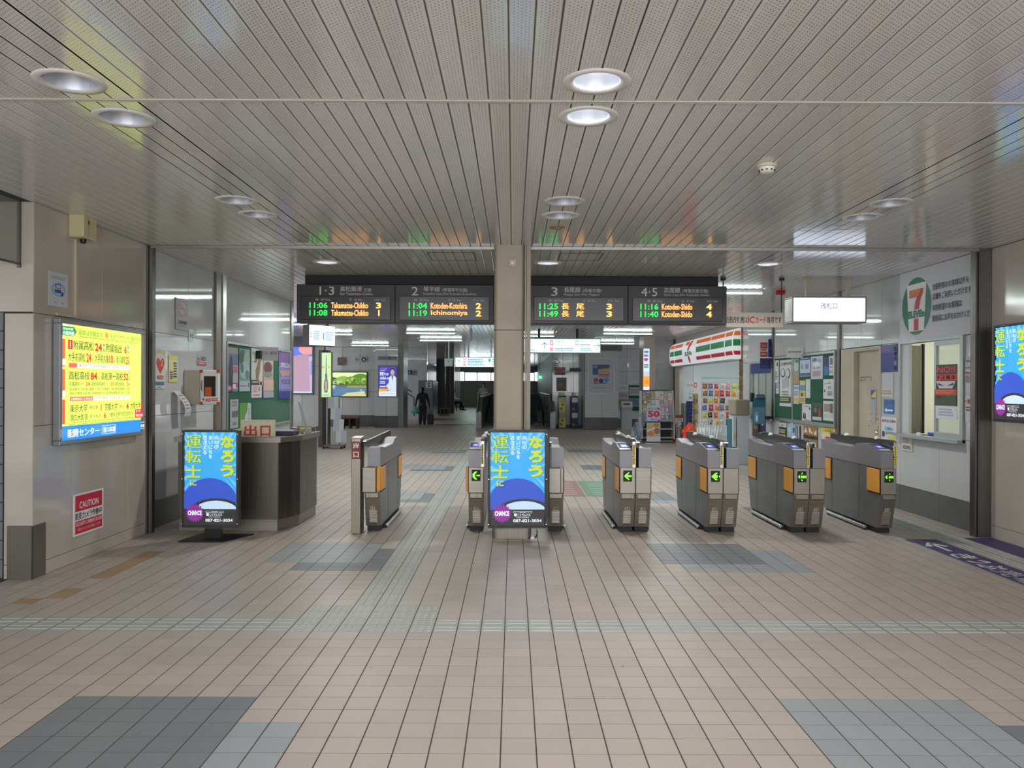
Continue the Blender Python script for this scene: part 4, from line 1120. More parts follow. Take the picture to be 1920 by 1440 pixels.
# cable and junction box at the column foot
g = G(); q = PF(998, 1008)
g.tube([(q[0]-.06, q[1]+.02, .10), (q[0]-.05, q[1]-.02, .04), (q[0]-.01, q[1]-.05, .012), (q[0]+.03, q[1]-.03, .012), (q[0]+.05, q[1]+.1, .015), (q[0]+.06, q[1]+.3, .012)], .006, 8, BLACKM)
o = g.obj('power_cable', smooth=True); tag(o, 'black cable looping on the floor at the foot of the column', 'cable')
g = G(); g.box(q[0]-.02, q[0]+.02, q[1]-.11, q[1]-.03, 0, .02, WHITE, .004); o = g.obj('cable_plug'); tag(o, 'small white plug block on the floor by the column', 'plug')
# ------------------------------------------------------------------ left side: lit advert, notices, counter
a = PX(98, 596, XL); b = PX(258, 596, XL); zt = a[2]; zb = PX(98, 836, XL)[2]
wv = b[1]-a[1]; hv = zt-zb; fwid = .04
K = (70, 80, 40); R_ = (226, 50, 40); YB = (232, 250, 110); GRN = (110, 160, 60)
els = [('r', 0, .88, 1, 1, (40, 140, 250)), ('r', 0, 0, .11, .012, (255, 220, 220)), ('p', [(0, .02), (.13, .02), (.16, .055), (.13, .1), (0, .1)], (40, 160, 90)),
       ('t', .01, .03, .12, .052, '2026年度', (255, 255, 255), 1), ('t', .01, .06, .13, .095, '合格実績', (255, 255, 255), 1.2),
       ('t', .18, .035, .46, .085, '能開は受験生の', GRN, .8), ('t', .475, .03, .55, .085, '“春”', R_, .9), ('t', .56, .035, .985, .085, 'を全力でサポートし続けます!', GRN, .8), ('l', .18, .095, .98, .105, 1, (150, 170, 70)),
       ('r', 0, .13, .03, .37, (250, 110, 70)), ('r', 0, .39, .03, .63, (250, 110, 70)), ('r', 0, .65, .03, .86, (240, 90, 60)), ('e', .015, .33, .02, .03, (255, 255, 255)), ('e', .015, .6, .02, .03, (255, 255, 255)),
       ('r', .055, .135, .105, .215, R_), ('t', .065, .145, .095, .205, '1', (255, 255, 255), 1.5),
       ('t', .115, .135, .345, .215, '附属高松', K, .8), ('t', .36, .14, .445, .215, '24', R_, 1.6), ('r', .455, .14, .48, .165, (120, 170, 230)), ('t', .455, .185, .48, .215, '名', K, .5), ('t', .495, .135, .70, .215, '附属坂出', K, .8), ('t', .735, .14, .77, .215, '6', R_, 1.6), ('t', .78, .185, .8, .215, '名', K, .5), ('r', .778, .14, .798, .165, (120, 170, 230)),
       ('t', .05, .24, .24, .32, '大手前高松', K, .5), ('t', .25, .24, .31, .32, '24', R_, 1.2), ('t', .315, .285, .335, .315, '名', K), ('t', .35, .24, .52, .32, '大手前丸亀', K, .5), ('t', .525, .24, .58, .32, '10', R_, 1.2), ('t', .585, .285, .605, .315, '名', K), ('t', .62, .245, .74, .315, '香川誠陵', K, .4), ('t', .745, .245, .79, .32, '25', R_, 1), ('t', .793, .285, .81, .315, '名', K),
       ('r', .05, .335, .8, .375, (250, 250, 235)), ('r', .05, .335, .14, .375, (250, 110, 90)), ('t', .16, .343, .79, .367, '灘中学…1名 西大和学園中学…3名 愛光中学…8名', (110, 120, 120)),
       ('r', .05, .385, .8, .388, (190, 205, 120)),
       ('t', .05, .405, .28, .48, '高松高校', K, .8), ('t', .29, .41, .37, .48, '84', R_, 1.6), ('t', .38, .45, .40, .48, '名', K), ('t', .42, .405, .70, .48, '高松第一高校', K, .8), ('t', .71, .41, .775, .48, '52', R_, 1.6), ('t', .78, .45, .8, .48, '名', K),
       ('t', .05, .495, .2, .535, '丸亀高校 一', K), ('t', .23, .497, .28, .533, '24', R_, .6), ('t', .3, .495, .5, .535, '高松桜井高校 一', K), ('t', .53, .497, .575, .533, '35', R_, .6), ('t', .59, .495, .72, .535, '高松西高校', K), ('t', .75, .497, .79, .533, '26', R_, .6),
       ('t', .05, .548, .79, .575, '坂出高校一7名 香川高専一13名 三木高校一18名 高松南高校一14名', K), ('t', .05, .585, .79, .612, '高松北高校10名 香川中央高校一21名 高松東高校13名 一12名', K),
       ('r', .05, .628, .8, .665, (250, 250, 235)), ('r', .05, .628, .31, .665, (250, 100, 80)), ('t', .06, .635, .3, .658, '全国難関高校にも多数合格', (255, 255, 255), .5), ('t', .33, .636, .79, .658, '西大和学園高校…9名 愛光高校…8名 一1名', (110, 120, 120)),
       ('r', .05, .675, .97, .678, (190, 205, 120)),
       ('t', .05, .695, .24, .765, '東京大学', K, .8), ('t', .26, .71, .37, .75, '(理科二類)', K), ('t', .39, .7, .42, .765, '1', R_, 1.4), ('t', .45, .695, .61, .765, '京都大学', K, .8), ('t', .64, .715, .70, .75, '農文法', K), ('t', .73, .7, .765, .765, '4', R_, 1.4), ('t', .79, .695, .935, .765, '大阪大学', K, .8), ('t', .94, .7, .97, .76, '6', R_, 1.4),
       ('t', .05, .78, .24, .835, '国立大医·医', K, .8), ('t', .26, .79, .4, .83, '(香川大·岡山大)', K), ('t', .43, .78, .46, .835, '6', R_, 1.4), ('t', .5, .78, .83, .83, '一橋大学1名 神戸大学2名 東北大学1名', K, .4), ('r', .85, .77, .97, .855, (220, 30, 40)), ('t', .86, .778, .93, .805, 'すべて', (255, 255, 255), 1), ('t', .86, .815, .965, .845, '現役合格!', (255, 240, 240), 1),
       ('t', .05, .84, .83, .86, '大阪公立大学5名 岡山大学12名 広島大学2名 香川大学32名 ほか多数合格', K), ('l', .02, .866, .96, .875, 1, (150, 170, 70)),
       ('t', .01, .905, .37, .975, '能開センター', (255, 255, 255), 1.6), ('r', .40, .9, .58, .98, (235, 245, 255)), ('r', .404, .904, .576, .976, (40, 140, 250)), ('t', .415, .912, .57, .968, '香川本部', (255, 255, 255), 1.4), ('t', .93, .925, .98, .955, '能開', (255, 255, 255), 1), ('l', .93, .9, .985, .915, 1, (200, 225, 255)), ('l', .93, .965, .985, .975, 1, (200, 225, 255))]
t = sheet('lit_wall_advert', 'large yellow lit school advert with a blue foot on the left wall', 'advert', (XL+.05, (a[1]+b[1])/2, (zt+zb)/2), RL, wv-2*fwid, hv-2*fwid, YB, els, emit=1.15, frame=mat((150, 152, 155), .3, .7), fw=fwid, fd=.045)
# conduit and cream junction box above
p = PX(141, 404, XL); q = PX(141, 453, XL)
t = thing('junction_box', 'cream wall box with a lens at its foot, near the ceiling', 'wall box', (XL, p[1], 0))
g = G(); g.box(.0, .13, -.115, .115, q[2]+.02, p[2]-.0, mat((202, 190, 150), .45), .012); g.obj('box', t)
g = G(); g.box(.0, .05, -.05, .05, p[2], H-.005, BLACKM, .01); g.obj('top_bracket', t)
g = G(); g.lathe((.07, -.0, q[2]), [(0, -.02), (.02, -.016), (.026, 0), (.026, .025)], 14, BLACK); g.obj('lens', t)
g = G(); g.box(.128, .134, -.03, -.026, q[2]+.03, p[2]-.02, mat((150, 140, 108), .5)); g.box(.13, .136, -.034, -.02, q[2]+.14, q[2]+.17, BLACKM); g.obj('lid_seam', t)
g = G(); z1 = PX(139, 592, XL)[2]; y0 = PX(105, 592, XL)[1]
CR = mat((196, 186, 156), .45)
g.box(XL, XL+.018, p[1]-.012, p[1]+.012, z1-.0, q[2]+.02, CR); g.box(XL, XL+.018, y0, p[1]+.012, z1-.02, z1, CR)
o = g.obj('cable_duct'); tag(o, 'thin cream cable duct running down from the wall box to the advert', 'cable duct')
def wallposter(px0, py0, py1, px1, lab, bg_, els, Xw=XL, cat='notice', name='wall_notice', rz=None, **kw):
    c, w, h = onwall(Xw, px0, py0, px1, py1, kw.pop('off', .006))
    return sheet(name, lab, cat, c, (RL if Xw < 0 else RR) if rz is None else rz, w, h, bg_, els, **kw)
BLU = (44, 60, 150)
wallposter(89, 507, 572, 125.5, 'white notice with a blue laptop drawing beside the cable duct', (196, 200, 208),
           [('t', .1, .1, .9, .15, 'フリーWi-Fi利用いただけます', (70, 75, 90)), ('l', .15, .17, .85, .2, 1, (110, 115, 130)), ('e', .5, .5, .36, .2, (120, 180, 215)), ('e', .5, .5, .27, .155, (196, 200, 208)), ('r', .33, .33, .62, .47, BLU), ('r', .37, .355, .58, .45, (196, 200, 208)), ('p', [(.28, .5), (.64, .5), (.6, .6), (.3, .6)], BLU), ('r', .62, .56, .72, .68, BLU), ('l', .25, .88, .4, .91, 1, (90, 95, 110)), ('l', .6, .88, .75, .91, 1, (90, 95, 110))])
CA = (206, 42, 58)
wallposter(136, 928.5, 1007.5, 192, 'red and white CAUTION notice about security cameras, low on the left wall', (235, 232, 230),
           [('r', .05, .04, .95, .42, CA), ('t', .18, .2, .82, .36, 'CAUTION', (240, 235, 235), .8), ('t', .06, .45, .94, .62, '防犯カメラ作動中', (40, 50, 120), 1.3), ('r', .05, .65, .95, .95, CA), ('t', .07, .68, .93, .77, 'SECURITY CAMERAS IN USE', (240, 235, 235), .4), ('t', .12, .82, .88, .89, '防犯カメラシステムが作動しています', (240, 225, 225))], name='caution_sign', cat='sign', th=.006)
# notices on the interior left wall
wallposter(328, 557, 617, 353, 'grey no smoking sign high on the white wall', (132, 134, 136), [('e', .5, .32, .38, .24, (176, 56, 60)), ('e', .5, .32, .30, .19, (150, 152, 152)), ('p', [(.2, .17), (.27, .13), (.82, .47), (.75, .51)], (176, 56, 60)), ('r', .28, .3, .72, .34, (70, 70, 72)), ('t', .22, .70, .8, .82, '終日禁煙', (60, 62, 66), .6), ('l', .3, .86, .7, .9, 1, (90, 90, 95))], Xw=XLI, name='no_smoking_sign', cat='sign', th=.01)
wallposter(353, 617, 640, 361.5, 'small pale green notice at the panel joint of the white wall', (196, 214, 210), [('r', .2, .3, .4, .7, (60, 130, 120)), ('r', .6, .3, .8, .7, (60, 130, 120)), ('r', .2, .47, .8, .55, (60, 130, 120))], Xw=XLI)
HEART = [(.5, .62), (.2, .42), (.12, .3), (.18, .2), (.34, .17), (.5, .27), (.66, .17), (.82, .2), (.88, .3), (.8, .42)]
wallposter(289, 654, 729, 309, 'tall white AED sign with a large red heart', (214, 212, 200), [('p', [(.05, .05), (.5, .0), (.95, .05), (1, .22), (.8, .12), (.5, .1), (.2, .12), (0, .22)], (196, 196, 130)), ('p', [(u, .06+v*.92) for u, v in HEART], (205, 34, 40)), ('p', [(.62, .3), (.75, .26), (.66, .36), (.72, .4), (.5, .44), (.6, .36)], (230, 190, 60)), ('t', .15, .66, .8, .76, 'AED', (190, 60, 60), 1.2), ('r', .0, .82, .85, .91, (70, 120, 180)), ('l', .25, .95, .6, .98, 1, (90, 90, 90))], Xw=XLI, name='aed_sign', cat='sign')
wallposter(315.5, 666, 717, 332, 'pale yellow how-to sheet with small figures beside the AED sign', (216, 216, 180), [('r', 0, 0, 1, .15, (220, 214, 90)), ('r', .0, .93, 1, 1, (220, 214, 90)), ('e', .3, .45, .3, .14, (222, 218, 120)), ('l', .5, .25, .9, .85, 6, (90, 92, 88)), ('l', .1, .6, .45, .9, 4, (90, 92, 88))], Xw=XLI)
wallposter(369, 666, 685, 385.5, 'small AED sticker above the cabinet on the white wall', (168, 170, 172), [('p', [(u*.3, v*1.1) for u, v in HEART], (190, 40, 50)), ('t', .32, .1, .98, .5, 'AED', (40, 44, 70), 1.4), ('r', .02, .65, .98, .98, (180, 56, 56)), ('l', .15, .74, .85, .9, 1, (230, 200, 200))], Xw=XLI)
# AED cabinet
a = PX(341, 692, XLI); b = PX(394, 760, XLI)
y0, y1 = YX(341, XLI)-.0, YX(367, XLI)
y0, y1 = 9.28, 9.62
zc0, zc1 = ZY(758.5, 9.3, 370), ZY(694, 9.3, 370)
t = thing('aed_cabinet', 'beige AED cabinet with a white glazed door on the left wall', 'cabinet', (XLI, 0, 0))
xa, xb = .005, .24
g = G(); g.box(xa, xb, y0, y1, zc0, zc1, mat((176, 168, 152), .45), .006); g.obj('body', t)
g = G(); WH = mat((224, 226, 228), .35)
g.box(xa-.0, xb+.02, y0-.02, y0, zc0, zc1, mat((176, 168, 152), .45)); 
dx0, dx1 = .205, .43
t2 = G(); t2.box(dx0, dx1, y0-.035, y0-.01, zc0, zc1, WH, .012)
t2.box(dx0+.045, dx1-.045, y0-.037, y0-.0352, zc0+.095, zc1-.07, mat((60, 48, 42), .15)); t2.box(dx0+.06, dx1-.09, y0-.0375, y0-.0372, zc0+.1, zc0+.2, mat((200, 96, 40), .6))
dd = t2.obj('door', t)
g = G()
for xx in (dx0, dx1-.03):
    for zz in (zc0, zc1-.03): g.box(xx-.003, xx+.033, y0-.038, y0-.008, zz-.003, zz+.033, mat((190, 76, 40), .4))
g.obj('corner_guard', dd)
g = G(); g.tube([(dx0+.025, y0-.035, zc0+.16), (dx0+.025, y0-.055, zc0+.18), (dx0+.025, y0-.055, zc0+.26), (dx0+.025, y0-.035, zc0+.28)], .006, 8, mat((120, 60, 50), .4)); g.obj('door_handle', dd)
g = G(); art(g, dx1-dx0, .08, [('p', [(.1+u*.16, v) for u, v in HEART], (200, 40, 40)), ('t', .27, .2, .58, .7, 'AED', (210, 60, 40), 1.6), ('l', .6, .2, .92, .7, 2, (210, 60, 40))], y0-.0355, ox=(dx0+dx1)/2, oz=zc0+.05); g.obj('lettering', dd)
# curling sheet
p = PX(321, 733, XLI)
t = G(); n = 8; w0 = .17; hh = PX(321, 733, XLI)[2]-PX(321, 781, XLI)[2]
vs = []
for i in range(n+1):
    s = i/n; xo = .02+.10*sin(s*pi*.75)+.03*s
    for yy_ in (0, w0): vs.append((XLI+xo, p[1]+yy_+.05*s, p[2]-s*hh))
t.add(vs, [(2*i, 2*i+1, 2*i+3, 2*i+2) for i in range(n)], mat((200, 202, 206), .5))
for k in range(5):
    i = 1+k; a_ = vs[2*i]; b_ = vs[2*i+1]; c_ = vs[2*i+3]; d_ = vs[2*i+2]
    def mixp(p1, p2, f): return tuple(p1[m]+(p2[m]-p1[m])*f for m in range(3))
    e = .003
    q = [mixp(mixp(a_, b_, u), mixp(d_, c_, u), v) for u, v in ((.2, .3), (.75, .3), (.75, .55), (.2, .55))]
    t.add([(m[0]+e, m[1]-e, m[2]) for m in q], [(0, 1, 2, 3)], mat((110, 112, 124) if k != 2 else (170, 90, 100), .5))
o = t.obj('paper_sheet', smooth=True); tag(o, 'curled white paper notice hanging off the wall below the AED sign', 'paper')
# ---- green notice board on the left with its posters
YB0, YB1 = 10.62, 13.60
zb1, zb0 = 2.075, .93
t = thing('notice_board', 'long green notice board with a pale metal rim on the left passage wall', 'notice board', (XLI+.014, (YB0+YB1)/2, (zb0+zb1)/2), RL)
wv, hv = YB1-YB0, zb1-zb0
g = G(); g.box(-wv/2, wv/2, -.01, .008, -hv/2, hv/2, noisy((24, 88, 66), (18, 78, 58), .8, 0, 30, 0, 'green_felt')); g.obj('felt', t)
g = G(); f = .035
for bx in ((-wv/2-f, wv/2+f, hv/2, hv/2+f), (-wv/2-f, wv/2+f, -hv/2-f, -hv/2), (-wv/2-f, -wv/2, -hv/2, hv/2), (wv/2, wv/2+f, -hv/2, hv/2)): g.box(bx[0], bx[1], -.03, .01, bx[2], bx[3], ALU, .003)
g.obj('rim', t)
def LB(px0, py0, py1, px1, lab, bg_, els, **kw): return wallposter(px0, py0, py1, px1, lab, bg_, els, Xw=XLI, off=.028, name='poster', cat='poster', rough=.25, **kw)
LB(421, 650, 734.5, 442, 'poster with a dark standing figure on blue and magenta, first on the left board', (118, 124, 160), [('r', 0, 0, 1, .14, (150, 146, 130)), ('r', 0, .14, 1, .4, (100, 112, 150)), ('r', .5, .4, 1, .95, (176, 172, 182)), ('p', [(.3, .2), (.45, .18), (.55, .5), (.5, 1), (.2, 1), (.05, .6), (.15, .4)], (44, 44, 66)), ('t', .55, .42, .95, .58, '30', (196, 60, 90), 1.5), ('r', 0, .86, .4, .98, (180, 70, 110)), ('t', .03, .89, .36, .95, 'A20', (230, 210, 225), 1), ('r', .5, .8, 1, .9, (160, 70, 110)), ('r', .5, .83, .8, .92, (220, 220, 225))])
LB(444.5, 653, 734, 464.5, 'poster of grey green foliage, second on the left board', (120, 146, 140), [('e', .3, .2, .35, .18, (60, 90, 78)), ('e', .7, .25, .3, .2, (146, 170, 152)), ('e', .5, .5, .48, .2, (160, 180, 182)), ('e', .25, .45, .15, .12, (80, 110, 108)), ('e', .75, .6, .2, .1, (96, 124, 116)), ('r', 0, .75, 1, 1, (168, 182, 188)), ('l', .1, .86, .8, .9, 1, (80, 110, 160)), ('r', .84, .8, .92, .9, (30, 40, 36))])
LB(467.5, 652, 722, 489, 'pale poster with a brown statue, third on the left board', (188, 188, 184), [('p', [(.75, .15), (.85, .35), (.75, .6), (.6, .85), (.4, .85), (.35, .6), (.55, .4)], (140, 112, 78)), ('l', .1, .1, .5, .2, 2, (130, 140, 130)), ('l', .2, .35, .45, .4, 1, (120, 100, 80)), ('r', .0, .86, .65, 1, (60, 58, 58)), ('l', .05, .9, .6, .95, 1, (200, 200, 200))])
LB(467.5, 715.5, 746, 487, 'small white bill with an orange head, hung under the statue poster', (196, 192, 196), [('r', .02, .02, .85, .2, (200, 116, 96)), ('l', .15, .3, .6, .7, 3, (200, 150, 150)), ('r', .68, .3, .8, .6, (120, 130, 150)), ('l', .2, .8, .9, .9, 1, (190, 90, 100))])
LB(490, 657, 746, 509, 'poster with a red and yellow head over a bowl of food, left board', (164, 150, 146), [('r', 0, 0, 1, .12, (168, 76, 80)), ('t', .05, .02, .45, .1, '肉祭', (70, 76, 96), 1), ('t', .5, .02, .95, .1, '典', (220, 150, 150), 1), ('r', .1, .13, .9, .2, (214, 190, 70)), ('e', .45, .36, .4, .13, (96, 54, 56)), ('e', .5, .5, .4, .06, (120, 126, 122)), ('r', 0, .62, 1, .85, (196, 160, 148)), ('r', 0, .87, 1, 1, (150, 156, 168))])
LB(519.5, 659, 748, 544, 'glossy violet concert poster, last on the left board', (124, 112, 170), [('r', 0, 0, 1, .3, (112, 84, 150)), ('t', .2, .1, .9, .16, 'NUNOLOGY', (150, 70, 110)), ('t', .1, .23, .95, .33, 'SPECIAL', (206, 206, 226), 1), ('p', [(.05, .4), (.9, .37), (.8, .5), (.2, .52)], (176, 140, 130)), ('r', 0, .53, 1, .8, (136, 134, 190)), ('t', .15, .58, .9, .69, 'VOICES', (70, 66, 110), 1), ('r', 0, .84, 1, 1, (54, 56, 140))])
LB(427.5, 749, 804, 443, 'tall grey poster with a row of small figures, low on the left board', (160, 170, 172), [('e', .5, .1, .3, .04, (150, 110, 120)), ('l', .2, .2, .8, .25, 1, (80, 84, 100))]+[('r', .2+.15*k, .4+.01*(k % 2), .27+.15*k, .62, (46, 54, 60)) for k in range(5)]+[('l', .3, .8, .75, .9, 2, (120, 90, 95))])
LB(445, 756, 806, 467, 'bright green poster low on the left board', (92, 150, 56), [('p', [(.7, 0), (.98, .05), (1, 1), (.4, 1), (.45, .5), (.65, .3)], (186, 196, 200)), ('vt', .72, .1, .88, .7, 'ことでん', (50, 60, 70), .4)])
c, w, h = onwall(XLI, 478, 656, 496, 674, .05)
p = PX(478, 655, XLI)
sheet('small_sign', 'small white sign with red letters standing above the left notice board', 'sign', (XLI+.16, p[1]+.15, p[2]-.06), radians(25), .27, .2, (196, 200, 202), [('t', .1, .3, .92, .6, 'ポスター掲示板', (176, 80, 90), .8)], th=.01)
g = G(); g.box(XLI, XLI+.1, p[1]-.05, p[1]+.02, p[2]-.14, p[2]-.02, BLACKM, .005); o = g.obj('sign_bracket'); tag(o, 'small black bracket above the left notice board', 'bracket')
# ---- exit counter
A = PF(323, 998); B = PF(523, 997); C_ = PF(557, 988); D = PF(589, 966); yF = 8.42
t = thing('exit_counter', 'dark stainless steel counter with a cut corner at the left exit', 'counter', (B[0], yF, 0))
dx = A[0]-B[0]; c1 = (C_[0]-B[0], C_[1]-yF); c2 = (c1[0]+.01, D[1]-yF+.05)
zt = .985
# rounded corner: three flat facets
pf = [(dx, 0), (0, 0), (c1[0]*.75, c1[1]*.75), (c1[0]+.02, c1[1]+.1), (c2[0]+.02, c2[1]), (dx, c2[1])]
def inset(pf, d): return [(x+(d if x < -.5 else -d), y+(d if y < .5 else -d)) for x, y in pf]
PANM = noisy((112, 106, 98), (98, 93, 86), .3, .85, 2, .06, 'counter_steel', (30, 30, .6), 6, r2=.42)
g = G(); g.vprism(inset(pf, .02), .12, zt-.055, PANM); g.obj('body', t)
g = G(); g.vprism(inset(pf, .03), 0, .12, STEELH); g.obj('plinth', t)
g = G(); g.vprism(inset(pf, -.012), zt-.055, zt, STEELH); g.obj('worktop', t)
g = G(); g.box(-.014, -.008, .012, .02, .13, zt-.06, BLACKM); g.box(c1[0]*.75-.0, c1[0]*.75+.004, c1[1]*.75-.01, c1[1]*.75-.004, .13, zt-.06, BLACKM); g.obj('seam', t)
# board reading exit, standing on the counter
c, w, h = adloc(452.5, 787.5, 516, 819, 8.5)
sheet('exit_board', 'cream board with large red exit characters standing on the counter', 'sign', (c[0], 8.5, zt+h/2+.002), 0, w, h, (206, 198, 176),
      [('t', .09, .32, .48, .98, '出', (196, 58, 62), 1.2), ('t', .57, .34, .88, .98, '口', (196, 58, 62), 1.6)]+[('t', u, .06, u+.05, .16, q, (180, 170, 140)) for u, q in ((.18, '安'), (.38, '全'), (.58, '確'), (.76, '認'))], th=.03)
# acrylic screen on the counter, leaning
t = thing('acrylic_screen', 'clear curved plastic screen standing on the counter behind the exit board', 'screen', (XY(535, 9.0), 9.0, zt+.002))
g = G(); n = 10; vs = []
hgt = ZY(752, 9.0)-zt
for i in range(n+1):
    s = i/n; x = -.28+.5*s; y = -.12*sin(pi*s)
    vs += [(x-.02, y, 0), (x-.1+.02*s, y+.03, hgt*(1-.25*abs(s-.4)))]
g.add(vs, [(2*i, 2*i+2, 2*i+3, 2*i+1) for i in range(n)], ACRYL); g.obj('sheet', t, smooth=True)
g = G(); g.box(.22, .235, -.05, .1, 0, .02, ALU); g.add([(.235, .0, 0), (.275, .0, 0), (.16, .03, hgt*.92), (.13, .03, hgt*.95)], [(0, 1, 2, 3)], mat((150, 160, 158), .4)); g.obj('side_strip', t)
x, y, z = PY(524, 808, 8.75)
t = thing('document_tray', 'dark document tray lying on the counter beside the exit board', 'tray', (x+.0, 8.72, zt+.002))
g = G(); g.box(-.1, .17, -.06, .2, 0, .045, mat((34, 36, 60), .5), .006); g.obj('tray', t)
g = G(); g.box(-.09, .16, -.05, .19, .046, .052, mat((150, 152, 176), .5)); g.obj('papers', t)
t = thing('wire_rack', 'small wire rack on the counter corner holding yellow cards', 'rack', (XY(569, 9.2, 806), 9.15, zt+.002))
g = G()
for z_ in (.01, .07): g.tube([(-.1, -.08, z_), (.12, -.08, z_), (.12, .12, z_), (-.1, .12, z_), (-.1, -.08, z_)], .004, 6, ALU)
for x_, y_ in ((-.1, -.08), (.12, -.08), (.12, .12), (-.1, .12)): g.tube([(x_, y_, 0), (x_, y_, .07)], .004, 6, ALU)
g.obj('wire_frame', t)
g = G(); g.box(-.02, .08, -.06, .1, .005, .06, mat((196, 186, 110), .5), .004); g.obj('card_stack', t)
x = XY(551, 8.95, 808)
t = thing('flower_pot', 'small dark pot with a pink flower on the counter', 'plant', (x+.01, 8.95, zt+.002))
g = G(); g.lathe((0, 0, 0), [(0, 0), (.025, 0), (.032, .05), (.028, .05), (0, .045)], 14, mat((40, 34, 40), .4)); g.obj('pot', t)
g = G()
for k in range(6):
    a = k*1.05; g.lathe((.018*cos(a), .018*sin(a), .07), [(0, -.008), (.014, 0), (0, .01)], 8, mat((210, 140, 130), .5))
g.tube([(0, 0, .045), (0, 0, .07)], .003, 6, mat((60, 110, 50), .6)); g.obj('blossom', t)

# ------------------------------------------------------------------ floor mats with lettering on the right
NAV = noisy((72, 66, 112), (60, 56, 98), .6, 0, 4, 0, 'navy_floor_film')
g = G(); g.box(3.95, 4.27, 4.4, 8.13, .001, .0025, NAV)
MW = mat((206, 206, 206), .5)
def onfloor(t, y0, y1, x0, x1, bold=1.2):
    """letters read along -y, their tops towards +x"""
    vs, fs = glyphs(t, bold); a0 = min(v[0] for v in vs); a1 = max(v[0] for v in vs); b0 = min(v[1] for v in vs); b1 = max(v[1] for v in vs)
    g.add([(x0+(v[1]-b0)/(b1-b0)*(x1-x0), y1-(v[0]-a0)/(a1-a0)*(y1-y0), .0032) for v in vs], fs, MW)
yy0 = 7.15
for ch, a, b in (('き', 7.20, 7.42), ('っ', 7.02, 7.15), ('ぷ', 6.78, 6.99), ('売', 6.53, 6.75), ('場', 6.27, 6.50)): onfloor(ch, a, b, 4.0, 4.20)
def fl_poly(P): g.add([(a, b, .0032) for a, b in P], [tuple(range(len(P)))], MW)
fl_poly([(4.08, 7.53), (4.12, 7.53), (4.12, 7.9), (4.08, 7.9)])
fl_poly([(4.10, 7.97), (4.21, 7.78), (4.17, 7.74), (4.10, 7.87)]); fl_poly([(4.10, 7.97), (4.10, 7.87), (4.03, 7.74), (3.99, 7.78)])
g.box(3.952, 3.962, 4.4, 7.95, .0025, .003, MW)
o = g.obj('floor_sign'); tag(o, 'long navy floor strip with white arrow and ticket lettering, left of the tactile path', 'floor sign')
g = G(); g.box(4.606, 4.885, 4.4, 8.2, .001, .0025, NAV); o = g.obj('floor_film'); tag(o, 'plain navy floor strip along the right wall', 'floor sign')
# faded red and green direction film beyond the gates
g = G(); a0 = PF(1050, 899); 
g.box(.62, 1.02, 11.2, 13.0, .001, .002, mat((150, 112, 112), .6)); g.box(1.04, 1.75, 11.2, 13.0, .001, .002, mat((104, 142, 122), .6))
for k in range(7): g.box(1.15, 1.6, 11.35+k*.22, 11.45+k*.22, .002, .0025, mat((136, 164, 146), .6)); g.box(.68, .92, 11.35+k*.22, 11.45+k*.22, .002, .0025, mat((172, 146, 140), .6))
o = g.obj('floor_film'); tag(o, 'faded red and green direction film on the floor beyond the gates', 'floor sign')
# ------------------------------------------------------------------ ticket office, right
t = struct('window_6', None, None, 'ticket office window with one sliding pane and a steel frame')
FR = mat((168, 176, 176), .35, .5); y0, y1 = WY0, WY1; xf = XRI-.03
g = G(); g.box(xf, XRI+.06, y0-.05, y0+.0, WZ0-.03, WZ1+.03); g.box(xf, XRI+.06, y1, y1+.04, WZ0-.03, WZ1+.03); g.box(xf, XRI+.06, y0, y1, WZ1, WZ1+.03); g.obj('window_frame', t, FR)
g = G(); g.box(xf-.06, XRI+.06, y0-.05, y1+.05, WZ0-.04, WZ0); g.obj('window_sill', t, FR)
ym = 9.32
g = G(); g.box(XRI-.005, XRI+.03, 9.92, y1, WZ0, WZ1, mat((196, 200, 200), .35)); g.obj('reveal', t)
g = G(); s = .045
g.box(XRI-.01, XRI+.02, y0, y0+s, WZ0, WZ1, FR); g.box(XRI-.01, XRI+.02, ym-s, ym, WZ0, WZ1, FR); g.box(XRI-.01, XRI+.02, y0+s, ym-s, WZ0, WZ0+.06, FR); g.box(XRI-.01, XRI+.02, y0+s, ym-s, WZ1-.06, WZ1, FR); sa = g.obj('sash', t)
G().box(XRI+.002, XRI+.008, y0+s, ym-s, WZ0+.06, WZ1-.06).obj('pane', t, GLASS)
g = G(); g.box(XRI+.03, XRI+.05, ym+.0, ym+.03, WZ0, WZ1, FR); g.obj('sash', t)
# room behind
OFF = mat((226, 226, 205), .6)
g = G(); g.box(7.2, 7.3, 8.0, 12, 0, H); struct('wall_office_back', g, OFF, 'cream back wall of the ticket office')
g = G(); g.box(XRI+.1, 7.2, 8.2, 8.3, 0, H); struct('wall_office_near', g, OFF)
g = G(); g.box(XRI+.1, 7.2, 11.7, 11.8, 0, H); struct('wall_office_far', g, OFF, 'cream far wall of the ticket office')
area('office_lamp', (6.2, 9.9, 2.88), (0, 0, 0), 1.2, .3, 60, (.98, 1, .96))
g = G(); g.box(XRI+.085, XRI+.215, 10.03, 10.06, WZ0, WZ1-.02, STEEL); g.box(XRI+.215, XRI+.24, 10.02, 10.06, WZ0, WZ1, BLACKM)
o = g.obj('steel_screen'); tag(o, 'tall steel screen just inside the open half of the ticket window', 'screen')
t = thing('office_desk', 'blue fronted desk inside the ticket office', 'desk', (5.7, 8.95, 0))
g = G(); g.box(-.55, .5, -.4, .55, .72, .76, mat((200, 204, 200), .4), .004); g.obj('desk_top', t)
g = G(); g.box(.3, .34, -.4, .55, 0, 1.25, mat((46, 76, 130), .5)); g.obj('partition', t)
for q in (-.5, .25):
    g = G(); g.box(q, q+.03, -.38, .5, 0, .72, mat((120, 124, 128), .4)); g.obj('side_panel', t)
